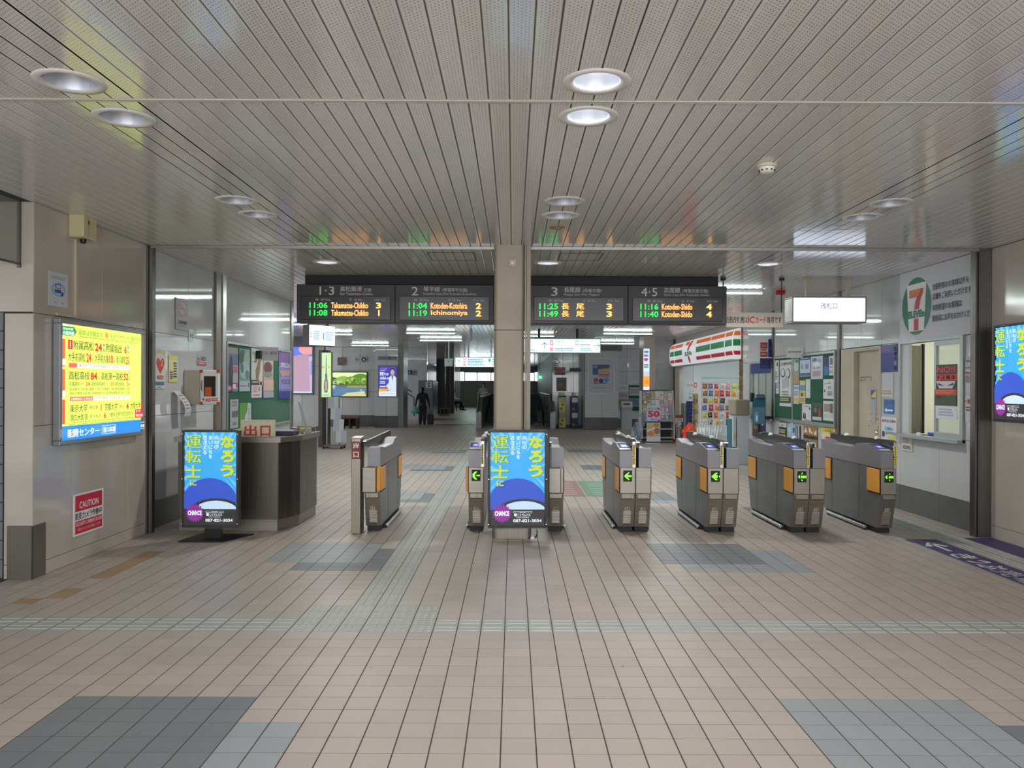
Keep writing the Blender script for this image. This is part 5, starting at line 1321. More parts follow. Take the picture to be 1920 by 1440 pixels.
t = thing('office_chair', 'blue backed office chair inside the ticket office', 'chair', (6.55, 9.1, 0))
g = G(); g.box(-.2, .2, -.22, .22, .42, .48, mat((40, 70, 130), .6), .02); g.obj('seat', t)
g = G(); g.box(.16, .21, -.22, .22, .55, 1.28, mat((44, 86, 150), .6), .02); g.obj('backrest', t)
g = G(); g.tube([(0, 0, .06), (0, 0, .42)], .03, 10, BLACKM); g.obj('stem', t)
for k in range(5):
    a = k*2*pi/5; g = G(); g.tube([(0, 0, .09), (.26*cos(a), .26*sin(a), .05)], .018, 8, BLACKM); g.tube([(.26*cos(a), .26*sin(a), .0), (.26*cos(a), .26*sin(a), .05)], .025, 8, BLACKM); g.obj('leg', t)
g = G(); g.box(5.12, 5.3, 8.8, 8.98, .762, .79, mat((210, 70, 80), .5)); g.box(5.12, 5.3, 8.83, 8.98, .79, .81, mat((220, 200, 90), .5)); o = g.obj('paper_stack'); tag(o, 'red and yellow stack of slips on the office desk', 'papers'); 
o.location = (0, 0, .0)
g = G(); g.box(XRI+.07, XRI+.3, 9.42, 9.62, .97, 1.0, mat((40, 90, 190), .4), .006); o = g.obj('coin_tray'); tag(o, 'blue coin tray in the open ticket window', 'tray'); 
G2 = G(); G2.box(XRI+.07, XRI+.34, 9.34, 9.76, .93, .968, STEEL); o = G2.obj('counter_ledge'); tag(o, 'inner ledge of the open ticket window', 'ledge')
g = G(); g.lathe((XRI-.045, 9.60, WZ0), [(0, 0), (.022, 0), (.022, .03), (0, .034)], 12, WHITE); o = g.obj('roll_dispenser'); tag(o, 'little white cup on the sill of the ticket window', 'cup')
t = thing('hand_sanitizer', 'red and white wall dispenser hanging inside the office', 'dispenser', (7.17, 10.3, 1.75), RR)
g = G(); g.box(-.12, .12, -.05, .0, -.3, .3, WHITE, .02); g.obj('body', t)
g = G(); g.lathe((0, -.055, .12), [(0, -.002), (.09, -.002), (.09, .004)], 20, mat((200, 60, 50), .5), 'y'); g.lathe((0, -.056, .12), [(0, -.003), (.06, -.003)], 20, WHITE, 'y'); g.obj('emblem', t)
def RW(px0, py0, py1, px1, lab, bg_, els, **kw):
    kw.setdefault('name', 'wall_notice')
    return wallposter(px0, py0, py1, px1, lab, bg_, els, Xw=XRI, **kw)
# poster on the sliding pane
wallposter(1755, 684.5, 760, 1796, 'black and red fare evasion warning poster inside the sliding pane', (40, 30, 32), [('t', .08, .04, .92, .2, 'NO!!', (200, 40, 40), 1.5), ('r', .0, .24, 1, .38, (200, 46, 44)), ('t', .05, .26, .95, .36, '不正乗車', (40, 30, 32), 1.6), ('p', [(.05, .4), (.95, .4), (.8, .58), (.2, .58)], (196, 196, 198)), ('p', [(.15, .44), (.45, .52), (.15, .5)], (30, 30, 34)), ('p', [(.85, .44), (.55, .52), (.85, .5)], (30, 30, 34)), ('r', 0, .6, 1, .74, (180, 70, 50)), ('l', .05, .62, .9, .72, 2, (230, 120, 90)), ('r', 0, .74, 1, 1, (56, 74, 50)), ('t', .05, .76, .5, .84, '犯罪です', (220, 60, 40), 1)], Xw=XRI, name='warning_poster', cat='poster')
wallposter(1755, 760.5, 784, 1796, 'white text sheet taped below the fare evasion poster', (210, 214, 224), [('l', .15, .2, .85, .85, 3, (160, 166, 180))], Xw=XRI, name='paper_sheet', cat='paper')
# big white panel with the shop emblem and lettering
a = PX(1690, 520, XRI); b = PX(1829, 520, XRI)
ps = 2.105; pw_ = a[1]-b[1]; ph = H-.004-ps
Rr, Or, Gr = (200, 50, 48), (222, 120, 60), (30, 120, 80)
def seven(cx, cy, w, h, txt=True):
    """convenience shop emblem inside a box (u, v units)"""
    def T(P): return [(cx+(a-.5)*w, cy+(b-.5)*h) for a, b in P]
    e = [('p', T([(.14, .1), (.86, .1), (.78, .94), (.22, .94)]), (238, 238, 236)),
         ('p', T([(.24, .2), (.52, .2), (.56, .34), (.24, .34)]), Or), ('p', T([(.5, .2), (.76, .2), (.76, .27), (.66, .38), (.6, .56), (.42, .56), (.46, .42), (.52, .34), (.58, .30), (.50, .30)]), Rr),
         ('p', T([(.24, .2), (.66, .2), (.56, .335), (.24, .335)]), Or),
         ('p', T([(.42, .72), (.58, .72), (.58, .93), (.42, .93)]), Rr)]
    if txt: e += [('t', cx-.30*w, cy+.075*h, cx+.30*w, cy+.205*h, 'ELEVEn', Gr, 3)]
    else: e += [('r', cx-.3*w, cy+.08*h, cx+.3*w, cy+.21*h, Gr)]
    return e
NV = (60, 66, 92)
# oval seen between x 1693..1748
ou = (a[1]-YX(1693.5, XRI))/pw_, (a[1]-YX(1748.5, XRI))/pw_
cu = (ou[0]+ou[1])/2; ru = (ou[1]-ou[0])/2
zov = [PX(1720, 520.5, XRI)[2], PX(1720, 628, XRI)[2]]
v0 = (H-.004-zov[0])/ph; v1 = (H-.004-zov[1])/ph
def tv(px0, px1, pyc, hh_, s):
    u0 = (a[1]-YX(px0, XRI))/pw_; u1 = (a[1]-YX(px1, XRI))/pw_; v = (H-.004-PX(px0, pyc, XRI)[2])/ph
    return ('t', u0, v-hh_, u1, v+hh_, s, NV, .9)
els = [('e', cu, (v0+v1)/2, ru, (v1-v0)/2, Gr)]+seven(cu, (v0+v1)/2, ru*2*.92, (v1-v0)*.98)+[
    tv(1751, 1819, 539, .045, '当駅利用のお客様以外も'), tv(1751, 1826.5, 557, .045, '店舗をご利用いただけます。'), tv(1751, 1806, 578, .045, '利用希望のお客様は'), tv(1751, 1828, 598, .045, '駅係員にお声をおかけくださ')]
sheet('shop_notice_sign', 'big white wall panel with a green oval numeral emblem and dark blue text', 'sign', (XRI-.008, (a[1]+b[1])/2, ps+ph/2), RR, pw_, ph, (206, 208, 212), els, th=.014, rough=.3)
RW(1652, 648, 698, 1683.5, 'deep blue glossy poster left of the ticket window', (36, 50, 130), [('r', .0, .0, .8, .3, (70, 90, 160)), ('l', .1, .05, .75, .25, 3, (150, 100, 150)), ('vt', .84, .1, .96, .95, '駅構内の自', (210, 214, 236), .3)], name='poster', cat='poster', rough=.12)
RW(1654, 700, 745, 1676, 'pale notice sheet below the deep blue poster', (190, 192, 200), [('r', .0, .62, .95, .95, (206, 196, 184)), ('l', .1, .7, .9, .9, 2, (150, 150, 160))], cat='paper')
RW(1658, 748.5, 775, 1677, 'blue sign with a white left arrow below the notice sheet', (50, 110, 180), [('t', .1, .12, .92, .5, '精算所は下', (225, 232, 240), 1)]+[('p', [(.1, .75), (.32, .6), (.32, .7), (.92, .7), (.92, .82), (.32, .82), (.32, .92)], (230, 235, 242))], name='arrow_sign', cat='sign')
RW(1653.5, 781, 824, 1682.5, 'white bill with red title and small blue figure beside the ticket window', (212, 214, 220), [('t', .2, .1, .8, .24, '特急合格', (200, 60, 90), 1.2), ('e', .12, .17, .07, .05, (200, 70, 90)), ('e', .88, .17, .07, .05, (200, 70, 90)), ('e', .5, .5, .3, .11, (160, 200, 224)), ('t', .3, .45, .7, .55, 'ご案内', (60, 90, 150), .6), ('r', .08, .62, .24, .85, (44, 60, 120)), ('r', .5, .78, .95, .9, (222, 206, 90)), ('l', .3, .64, .9, .74, 2, (110, 120, 150))], cat='poster', name='poster')
RW(1692, 816, 844, 1712, 'small yellow and white notice under the ticket window', (206, 208, 200), [('r', .08, .08, .8, .55, (226, 222, 214)), ('l', .12, .12, .75, .5, 4, (150, 100, 100)), ('r', .8, .2, .95, .8, (210, 196, 110)), ('l', .1, .65, .9, .9, 3, (80, 84, 90))])
RW(1811, 669, 740, 1829, 'tall white notice with red line right of the ticket window', (188, 190, 190), [('l', .1, .1, .6, .16, 1, (60, 60, 60)), ('l', .1, .28, .95, .33, 1, (80, 80, 80)), ('r', .05, .4, .98, .46, (180, 70, 66)), ('l', .1, .5, .95, .7, 4, (110, 110, 110))])
RW(1811, 742, 792, 1829, 'white notice with a red tag, lower right of the ticket window', (196, 198, 202), [('r', .25, .12, .95, .3, (196, 60, 60)), ('t', .3, .15, .9, .27, 'お知らせ', (240, 230, 230), .8), ('e', .1, .21, .05, .03, (196, 60, 60)), ('l', .1, .4, .7, .6, 2, (90, 94, 110)), ('r', .8, .38, .9, .52, (60, 60, 66))])
# papers on the cream door
def DR(px0, py0, py1, px1, lab, bg_, els, **kw): return wallposter(px0, py0, py1, px1, lab, bg_, els, Xw=XRI+.05, off=.004, **kw)
DR(1634, 731, 784, 1643, 'narrow grey sheet with a yellow and purple corner on the cream door', (164, 168, 180), [('p', [(0, 0), (1, 0), (1, .25), (0, .25)], (216, 206, 80)), ('p', [(0, 0), (1, 0), (0, .25)], (90, 80, 160)), ('r', .1, .28, .9, .32, (70, 90, 160))], name='paper_sheet', cat='paper')
DR(1614, 705, 715, 1633, 'black lettering fixed on the cream door', (184, 176, 156), [('t', .02, .1, .98, .45, '関係者以外立入', (60, 54, 50), .8), ('t', .02, .6, .6, .95, '禁止です', (60, 54, 50), .8)], name='door_lettering', cat='sign')
# ---- green notice board on the right
Ya, Yb = 12.16, 14.92
bz1, bz0 = 2.05, .975
t = thing('notice_board', 'long green notice board crowded with posters on the right hand wall', 'notice board', (XRI-.014, (Ya+Yb)/2, (bz0+bz1)/2), RR)
wv, hv = Yb-Ya, bz1-bz0
g = G(); g.box(-wv/2, wv/2, -.01, .008, -hv/2, hv/2, bpy.data.materials['green_felt']); g.obj('felt', t)
g = G(); f = .04
for bx in ((-wv/2-f, wv/2+f, hv/2, hv/2+f), (-wv/2-f, wv/2+f, -hv/2-f*1.4, -hv/2), (-wv/2-f, -wv/2, -hv/2, hv/2), (wv/2, wv/2+f, -hv/2, hv/2)): g.box(bx[0], bx[1], -.03, .01, bx[2], bx[3], ALU, .003)
g.box(-.44, -.40, -.028, .01, -hv/2, hv/2, ALU); g.obj('rim', t)
def RB_(px0, py0, py1, px1, lab, bg_, els, **kw): return wallposter(px0, py0, py1, px1, lab, bg_, els, Xw=XRI, off=.026, name='poster', cat='poster', rough=.25, **kw)
WP = (206, 210, 212)
RB_(1454.5, 676, 718, 1463, 'white half sheet at the left end of the right board', WP, [('e', .7, .18, .15, .1, (50, 60, 60)), ('l', .1, .5, .8, .9, 4, (130, 140, 145))])
RB_(1454.5, 719, 738, 1463, 'blue and white half sheet below the one at the left end of the right board', WP, [('r', 0, 0, .45, 1, (50, 90, 160)), ('l', .55, .1, .9, .5, 2, (90, 90, 96))])
RB_(1465, 676, 761, 1487, 'tall white poster with a handbag drawing on the right board', (208, 212, 216), [('t', .04, .05, .5, .12, '忘れ物', (196, 60, 70), 1.4), ('t', .5, .05, .98, .11, 'NAOSHI', (60, 64, 70), 1.4), ('e', .28, .28, .2, .1, (60, 64, 74)), ('e', .28, .27, .15, .08, (208, 212, 216)), ('e', .72, .3, .2, .11, (60, 64, 74)), ('e', .7, .29, .15, .085, (208, 212, 216)), ('p', [(.2, .42), (.75, .36), (.8, .58), (.25, .62)], (176, 180, 186)), ('l', .2, .68, .8, .71, 1, (60, 62, 70)), ('t', .2, .73, .8, .765, '手荷物配送', (196, 60, 70), .6), ('r', .03, .79, .97, .93, (60, 74, 72)), ('l', .08, .82, .9, .9, 2, (206, 200, 120))])
RB_(1490.5, 673, 720, 1501.5, 'narrow leaflet with a landscape photo on the right board', (140, 160, 140), [('e', .5, .3, .4, .2, (190, 200, 200)), ('r', 0, .65, 1, 1, (170, 140, 110)), ('e', .6, .1, .2, .06, (60, 110, 60))])
RB_(1503, 671, 706, 1522.5, 'blue and white two picture notice on the right board', (190, 200, 214), [('r', 0, 0, 1, .14, (60, 90, 150)), ('l', .1, .04, .9, .1, 1, (200, 210, 230)), ('r', .1, .35, .35, .62, (120, 170, 200)), ('r', .55, .35, .85, .62, (130, 140, 190)), ('r', 0, .82, 1, .97, (60, 90, 150))])
RB_(1524, 669, 711, 1546, 'pale poster with scattered blue and red shapes, top of the right board', (190, 196, 212), [('e', .3, .15, .2, .08, (90, 110, 160)), ('e', .7, .2, .2, .1, (150, 170, 210)), ('e', .5, .35, .3, .1, (220, 224, 232)), ('r', .2, .48, .35, .55, (190, 120, 110)), ('r', .5, .48, .8, .54, (120, 170, 150)), ('l', .15, .65, .9, .9, 5, (170, 130, 150))])
RB_(1548, 671, 704, 1557, 'deep blue vertical poster beside a white sheet, right end of the right board', (52, 110, 180), [('r', 0, 0, 1, .5, (38, 50, 120)), ('vt', .25, .05, .75, .45, '運行', (220, 225, 240), .8)])
RB_(1558, 668, 704, 1567, 'white sheet with a grey square, right end of the right board', WP, [('r', .2, .1, .8, .45, (110, 116, 118)), ('l', .15, .55, .9, .62, 1, (190, 70, 70)), ('l', .1, .75, .9, .9, 2, (120, 126, 130))])
RB_(1502.5, 713.5, 756, 1513, 'yellow and blue leaflet with a station photo on the right board', (206, 196, 140), [('r', 0, .2, 1, .45, (110, 150, 190)), ('p', [(0, .45), (1, .55), (1, .65), (0, .55)], (210, 180, 60)), ('r', .2, .55, .7, .7, (110, 90, 80)), ('l', .1, .78, .9, .95, 3, (180, 110, 90))])
RB_(1491, 721, 757, 1501.5, 'pale timetable leaflet on the right board', (196, 204, 206), [('r', .05, .1, .95, .25, (130, 170, 200)), ('l', .1, .35, .9, .6, 4, (110, 140, 160)), ('r', .05, .7, .95, .95, (206, 180, 130))])
RB_(1514, 711, 746, 1522.5, 'plain white slip on the right board', (200, 206, 204), [('e', .35, .6, .06, .02, (90, 90, 90)), ('e', .65, .6, .06, .02, (90, 90, 90))])
RB_(1547, 711, 747.5, 1567, 'white poster with small cartoon lines, right middle of the right board', WP, [('r', .45, .12, .7, .2, (216, 190, 90)), ('l', .15, .22, .8, .28, 1, (90, 130, 190)), ('r', .5, .36, .56, .5, (60, 80, 100)), ('r', .66, .36, .72, .5, (60, 80, 100)), ('e', .15, .6, .07, .05, (50, 60, 70)), ('l', .4, .62, .9, .85, 4, (110, 120, 150))])
RB_(1547, 751.5, 788, 1567, 'white poster with brown interior photos, lower right of the right board', WP, [('r', .08, .15, .65, .55, (150, 142, 132)), ('r', .65, .12, .92, .6, (120, 96, 80)), ('r', .1, .66, .5, .85, (196, 196, 190)), ('r', .6, .66, .92, .85, (196, 196, 190))])
RB_(1507, 757, 789, 1524, 'white poster with two small walkers, low on the right board', WP, [('l', .2, .12, .9, .2, 1, (110, 116, 130)), ('e', .85, .25, .07, .08, (60, 60, 66)), ('p', [(.15, .5), (.25, .5), (.3, .85), (.1, .85)], (120, 60, 80)), ('p', [(.32, .55), (.42, .55), (.45, .85), (.3, .85)], (50, 50, 60)), ('l', .2, .92, .9, .97, 1, (60, 60, 66))])
RB_(1526, 755, 788, 1545, 'dark green framed photo poster, low on the right board', (52, 90, 66), [('r', .08, .2, .92, .75, (52, 56, 50)), ('r', .65, .3, .85, .75, (170, 60, 50)), ('e', .35, .4, .15, .15, (120, 116, 100)), ('r', .05, .78, .95, .96, (190, 196, 196))])
def BL(px0, py0, py1, px1, lab, bg_, els, **kw): return wallposter(px0, py0, py1, px1, lab, bg_, els, Xw=XRI, off=.01, name='poster', cat='poster', **kw)
BL(1463, 764, 790.5, 1481.5, 'dark bus photo poster below the left half of the right board', (86, 92, 120), [('t', .2, .05, .7, .17, '夜行の旅', (216, 190, 130), 1), ('r', .1, .3, .5, .6, (70, 90, 130)), ('r', .55, .4, .9, .65, (90, 110, 150)), ('r', 0, .7, 1, 1, (110, 90, 96))])
BL(1483, 765, 796, 1489, 'narrow white slip beside the dark bus poster', (196, 202, 206), [('l', .2, .3, .8, .9, 6, (160, 168, 175))])
BL(1462, 792, 818, 1476, 'black and white flyer near the foot of the board wall', (36, 34, 34), [('r', 0, 0, 1, .3, (200, 200, 200)), ('r', .4, .08, .5, .24, (50, 50, 50)), ('l', .05, .45, .95, .75, 3, (200, 196, 180)), ('r', .05, .82, .9, .95, (210, 170, 60))])
BL(1477, 795, 820, 1492, 'pale blue flyer near the foot of the board wall', (160, 190, 206), [('e', .3, .4, .2, .2, (190, 214, 224)), ('r', .75, .2, .95, .6, (50, 80, 150))])
BL(1495, 798, 824, 1502, 'dark narrow bill between the pale blue and ochre posters', (50, 44, 52), [('r', .3, .0, .7, .9, (176, 184, 200))])
BL(1508, 798, 836, 1534, 'ochre poster of white dancing figures above the gate', (164, 112, 40), [('p', [(.05, .3), (.15, .1), (.2, .08), (.22, .2), (.3, .32), (.2, .28), (.12, .34)], (226, 222, 214)), ('p', [(.4, .05), (.5, .08), (.55, .2), (.7, .3), (.62, .36), (.5, .26), (.45, .36), (.4, .2)], (226, 222, 214)), ('p', [(.72, .1), (.8, .3), (.92, .1), (.96, .3), (.85, .4), (.78, .36)], (226, 222, 214)), ('r', 0, .44, 1, .6, (40, 34, 30)), ('t', .05, .47, .95, .57, '親しむ体操つづけて', (210, 200, 180), .6), ('p', [(.75, .95), (.85, .65), (.95, .95)], (226, 222, 214)), ('e', .5, .8, .12, .12, (226, 222, 214))])
BL(1542, 801, 833, 1567, 'yellow headed white bill low beside the door', (216, 212, 190), [('r', 0, 0, 1, .3, (226, 208, 70)), ('t', .1, .06, .9, .24, 'ご利用案内', (180, 130, 40), .6), ('r', .3, .5, .95, .62, (196, 80, 70)), ('l', .1, .7, .9, .95, 3, (150, 150, 150))])
p = PX(1495, 655, XRI)
sheet('small_sign', 'small grey sign standing above the right notice board', 'sign', (XRI-.14, 13.55, ZY(661, 13.55, 1505)), radians(-25), .27, .18, (190, 192, 190), [('l', .1, .4, .9, .55, 1, (70, 70, 74))], th=.01)
# left window of the ticket wall (service window)
wn = struct('window_7', None, None, 'service window with a blue head board beyond the right notice board')
g = G(); g.box(XRI-.03, XRI+.03, 15.1, 15.14, .93, 2.03); g.box(XRI-.03, XRI+.03, 16.5, 16.56, .93, 2.03); g.box(XRI-.03, XRI+.03, 15.1, 16.5, 2.0, 2.03); g.box(XRI-.08, XRI+.03, 15.05, 16.56, .9, .935); g.obj('window_frame', wn, FR)
for k in range(3):
    G().box(XRI+.005, XRI+.01, 15.14+k*.453, 15.14+k*.453+.44, .94, 1.8).obj('pane', wn, GLASS)
    g = G(); g.box(XRI-.005, XRI+.02, 15.14+k*.453+.43, 15.14+k*.453+.455, .94, 1.8); g.obj('mullion', wn, FR)
g = G(); g.box(XRI-.01, XRI+.02, 15.14, 16.5, 1.8, 2.0, mat((34, 44, 110), .3)); g.obj('head_board', wn)
g = G(); g.box(XRI+.5, XRI+.6, 14.6, 17.1, 0, H); struct('wall_service_room', g, mat((176, 178, 150), .6), 'pale wall inside the service window')
area('service_lamp', (XRI+.28, 15.8, 2.6), (0, 0, 0), .3, 1, 7, (.95, 1, .9))
t = thing('wall_telephone', 'black and white telephone handset standing in the service window', 'telephone', (XRI-.05, 16.25, .936))
g = G(); g.box(-.03, .03, -.03, .03, 0, .3, WHITE, .006); g.obj('stand', t)
g = G(); g.box(-.04, .03, -.06, .05, .3, .48, BLACK, .01); g.obj('handset', t)
t = thing('papers_tray', 'blue tray on the ledge of the service window', 'tray', (XRI-.04, 15.75, .936))
g = G(); g.box(-.03, .08, -.1, .12, 0, .035, mat((40, 80, 170), .4), .004); g.obj('tray', t)
# projecting signs above the service window
def face_sign(px0, py0, px1, py1, Y, lab, bg_, els, **kw):
    c, w, h = onface(Y, px0, py0, px1, py1, 0)
    return sheet('projecting_sign', lab, 'sign', c, 0, w, h, bg_, els, th=.02, **kw)
face_sign(1425, 671.5, 1450, 691, 15.2, 'dark blue projecting sign reading fare adjustment', (44, 52, 120), [('t', .08, .15, .95, .6, '運賃精算所', (190, 194, 220), .6), ('l', .1, .75, .9, .85, 1, (110, 116, 170))], group=None)
face_sign(1425.5, 642, 1439, 669.5, 15.2, 'red and white projecting sign above the blue one', (190, 60, 66), [('t', .1, .12, .9, .32, 'ことちゃん', (226, 190, 190), .4), ('r', 0, .42, 1, .65, (196, 190, 190)), ('l', .05, .48, .9, .6, 1, (60, 60, 90)), ('l', .1, .75, .9, .92, 1, (220, 180, 180))])
face_sign(1440.5, 636, 1445.5, 670, 15.2, 'narrow blue vertical sign, left one of two', (40, 60, 150), [('vt', .2, .05, .8, .95, '定期券', (200, 210, 235), .5)])
face_sign(1446, 630.5, 1450, 670, 15.2, 'narrow blue vertical sign, right one of two', (40, 60, 150), [('vt', .1, .05, .8, .95, 'ICカード', (190, 200, 230), .5)])
def face_low(px0, py0, px1, py1, Y, lab, bg_, els, name='poster', cat='poster'):
    c, w, h = onface(Y, px0, py0, px1, py1, 0); return sheet(name, lab, cat, c, 0, w, h, bg_, els)
wallposter(1411.5, 783, 817, 1423.5, 'red poster under the service window', (150, 90, 84), [('r', 0, .1, 1, .35, (180, 70, 66)), ('t', .1, .15, .9, .3, '警戒中', (220, 200, 196), .8), ('e', .5, .5, .3, .12, (196, 196, 196)), ('r', 0, .62, 1, 1, (130, 104, 96))], Xw=XRI, name='poster', cat='poster')
wallposter(1425, 784, 810, 1436, 'navy poster with a white bottle shape under the service window', (48, 66, 116), [('r', .3, .1, .7, .5, (206, 212, 224)), ('t', .1, .6, .9, .85, '定期券', (206, 212, 224), .6)], Xw=XRI, name='poster', cat='poster')
# teal box on a post
x, y, z = PY(1452, 770, 14.2)
t = thing('suggestion_box', 'teal metal leaflet box on the wall between window and board', 'box', (XRI-.32, 14.95, 0), radians(-20))
z0, z1 = ZY(797, 14.6), ZY(742, 14.6)
TE = mat((36, 92, 110), .35)
g = G(); g.prism([(0, z0+.02), (0, z1-.2), (.2, z1-.02), (.24, z1-.02), (.24, z0+.02)], -.11, .11, TE); g.obj('body', t)
g = G(); g.box(-.05, .1, .15, .2, z1-.04, z1+.04, mat((26, 60, 74), .4), .01); g.obj('header', t)
g = G(); g.box(-.07, .0, -.006, 0, z0+.05, z0+.25, mat((60, 140, 180), .4)); g.box(-.045, -.02, -.008, -.006, z0+.08, z0+.18, WHITE); g.obj('label_plate', t)
g = G(); g.box(-.02, .02, .22, .36, z0-.3, z1-.1, BLACKM); g.box(-.02, .34, .26, .30, z0+.1, z0+.16, BLACKM); g.obj('bracket', t)
# white cabinet block behind the gates
t = thing('white_cabinet', 'tall white block with a beige machine on top, behind the right hand gates', 'cabinet', (XY(1382, 15.8), 15.8, 0))
wx = XY(1405, 15.8)-XY(1382, 15.8)
g = G(); g.box(0, wx, 0, .6, 0, ZY(777.5, 15.8), mat((196, 202, 206), .4), .005); g.obj('body', t)
g = G(); g.box(-.04, wx+.0, -.02, .5, ZY(777, 15.8), ZY(747.5, 15.8), mat((146, 140, 120), .45), .02); g.obj('machine', t)
g = G(); g.box(-.09, -.005, .1, .4, .0, ZY(785, 15.8), mat((40, 110, 130), .4)); g.obj('side_panel', t)
g = G(); g.box(-.07, -.02, -.01, .1, .35, .95, mat((200, 200, 204), .4)); g.box(-.055, -.03, -.012, -.01, .5, .6, mat((196, 180, 90), .5)); g.obj('label_strip', t)

# ------------------------------------------------------------------ shop front
SY0, SY1 = 17.35, 24.3
BRK = mat((112, 84, 66), .6)
for k, yc in enumerate((17.12, 24.3)):
    w = struct('wall_brick_pier_%d' % (k+1), None, None, 'brown brick tiled pier at the %s end of the shop' % ('near', 'far')[k])
    G().box(XRI+.01, XRI+.25, yc+.005, yc+.265, 0, H).obj('core', w, JOINT)
    for j in range(28):
        G().box(XRI-.0, XRI+.02, yc+(.0 if j % 2 else .0), yc+.27, j*.104+.004, j*.104+.1, None, .003).obj('brick', w, mat([(112, 84, 66), (126, 94, 74), (98, 74, 60)][j % 3], .6))
w = struct('wall_shop_front', None, None, 'cream upright and bulkhead framing the shop entrance')
g = G(); g.box(XRI, XRI+.12, 23.65, 24.28, 0, 2.1, mat((206, 200, 184), .45)); g.obj('upright', w)
g = G(); g.box(XRI+.02, XRI+.2, SY0, 24.3, 2.12, H, mat((170, 166, 158), .5)); g.obj('bulkhead', w)
# shop interior shell
SI = mat((232, 238, 240), .5)
w = struct('wall_shop', None, None, 'bright white shop interior')
g = G(); g.box(9.4, 9.5, 16.6, 26, 0, H); g.obj('back_wall', w, SI)
g = G(); g.box(XRI+.22, 9.5, 25.2, 25.3, 0, H); g.box(XRI+.26, 9.5, 16.8, 16.9, 0, H); g.obj('side_wall', w, SI)
G().box(XRI+.22, 9.5, 16.8, 25.3, 2.62, 2.68).obj('shop_ceiling', w, SI)
G().box(XRI+.1, 9.5, 16.9, 25.3, 0, .012).obj('shop_floor', w, mat((176, 176, 172), .4))
for k in range(3):
    t = thing('shop_lamp', 'long bright lamp on the shop ceiling', 'ceiling light', (6.4, 18.3+k*2.4, 2.62), 0, 'lamps inside the shop')
    G().box(-1.2, 1.2, -.12, .12, -.04, 0).obj('diffuser', t, mat((245, 250, 250), .4, 0, 11))
# fascia: bowed band sign with orange, green and red stripes
t = thing('shop_fascia', 'bowed white shop fascia with orange, green and red stripes and a numeral', 'shop sign', (XRI, 0, 0))
yA, yB = 17.25, 24.25; zb_, zt_ = 2.13, 2.80
def fz(s): return zb_+(zt_-zb_)*s
def fx_(s): return -.17*(1-abs(2*s-1)**3.2)**.5*.9-.02
def band(s0, s1, ya_, yb_, m, lift=0.0, n=3):
    vs = []
    for i in range(n+1):
        s = s0+(s1-s0)*i/n
        x = fx_(min(max(s, .002), .998))-lift
        vs += [(x, ya_, fz(s)), (x, yb_, fz(s))]
    g.add(vs, [(2*i, 2*i+1, 2*i+3, 2*i+2) for i in range(n)], m)
FW = mat((232, 236, 240), .3, 0, .62)
g = G(); band(0, 1, yA, yB, FW, 0, 16)
for yy_ in (yA, yB):
    ring = [(0, yy_, fz(0))]+[(fx_(min(max(i/16, .002), .998)), yy_, fz(i/16)) for i in range(17)]+[(0, yy_, fz(1))]
    g.add(ring, [tuple(range(len(ring)))], FW)
g.obj('shell', t, smooth=True)
em = .5
for (s0, s1, c) in ((.76, .90, (236, 112, 44)), (.43, .64, (16, 128, 70)), (.14, .27, (176, 24, 48))):
    for a, b in ((17.33, 17.9), (17.98, 19.2), (19.26, 20.75), (22.45, 23.5), (23.58, 24.15)):
        g = G(); band(s0, s1, a, b, mat(c, .35, 0, em), .004, 4); g.obj('stripe', t)
for (s0, s1, c) in ((.76, .90, (236, 112, 44)), (.43, .64, (16, 128, 70)), (.14, .27, (176, 24, 48))):
    g = G(); g.add([(fx_(s0), yA-.003, fz(s0)), (-.012, yA-.003, fz(s0)), (-.012, yA-.003, fz(s1)), (fx_(s1), yA-.003, fz(s1))], [(0, 1, 2, 3)], mat(c, .35, 0, em)); g.obj('stripe', t)
g = G()
def fpoly(P, c):      # P: (y, s)
    vs = [(fx_(s)-.014, y_, fz(s)) for y_, s in P]; g.add(vs, [tuple(range(len(P)))], mat(c, .35, 0, em))
yc = 21.6
fpoly([(yc+.42, .92), (yc+.42, .8), (yc+.0, .78), (yc-.1, .9), (yc-.2, .93)], (230, 112, 50))
fpoly([(yc-.2, .93), (yc-.42, .93), (yc-.42, .86), (yc-.12, .66), (yc-.05, .55), (yc+.14, .55), (yc+.1, .66), (yc-.05, .78)], (190, 30, 44))
fpoly([(yc+.1, .34), (yc-.1, .34), (yc-.1, .08), (yc+.1, .08)], (190, 30, 44))
vs, fs = glyphs('ELEVEn', 3); a1 = max(v[0] for v in vs); b1 = max(v[1] for v in vs)
g.add([(fx_(.45)-.016, yc+.42-v[0]/a1*.84, fz(.37+v[1]/b1*.15)) for v in vs], fs, mat((16, 128, 70), .35, 0, em))
g.obj('emblem', t)
g = G(); g.box(-.2, -.02, yA+.05, yB-.05, zb_-.03, zb_+.0, FR); g.obj('lower_rail', t)
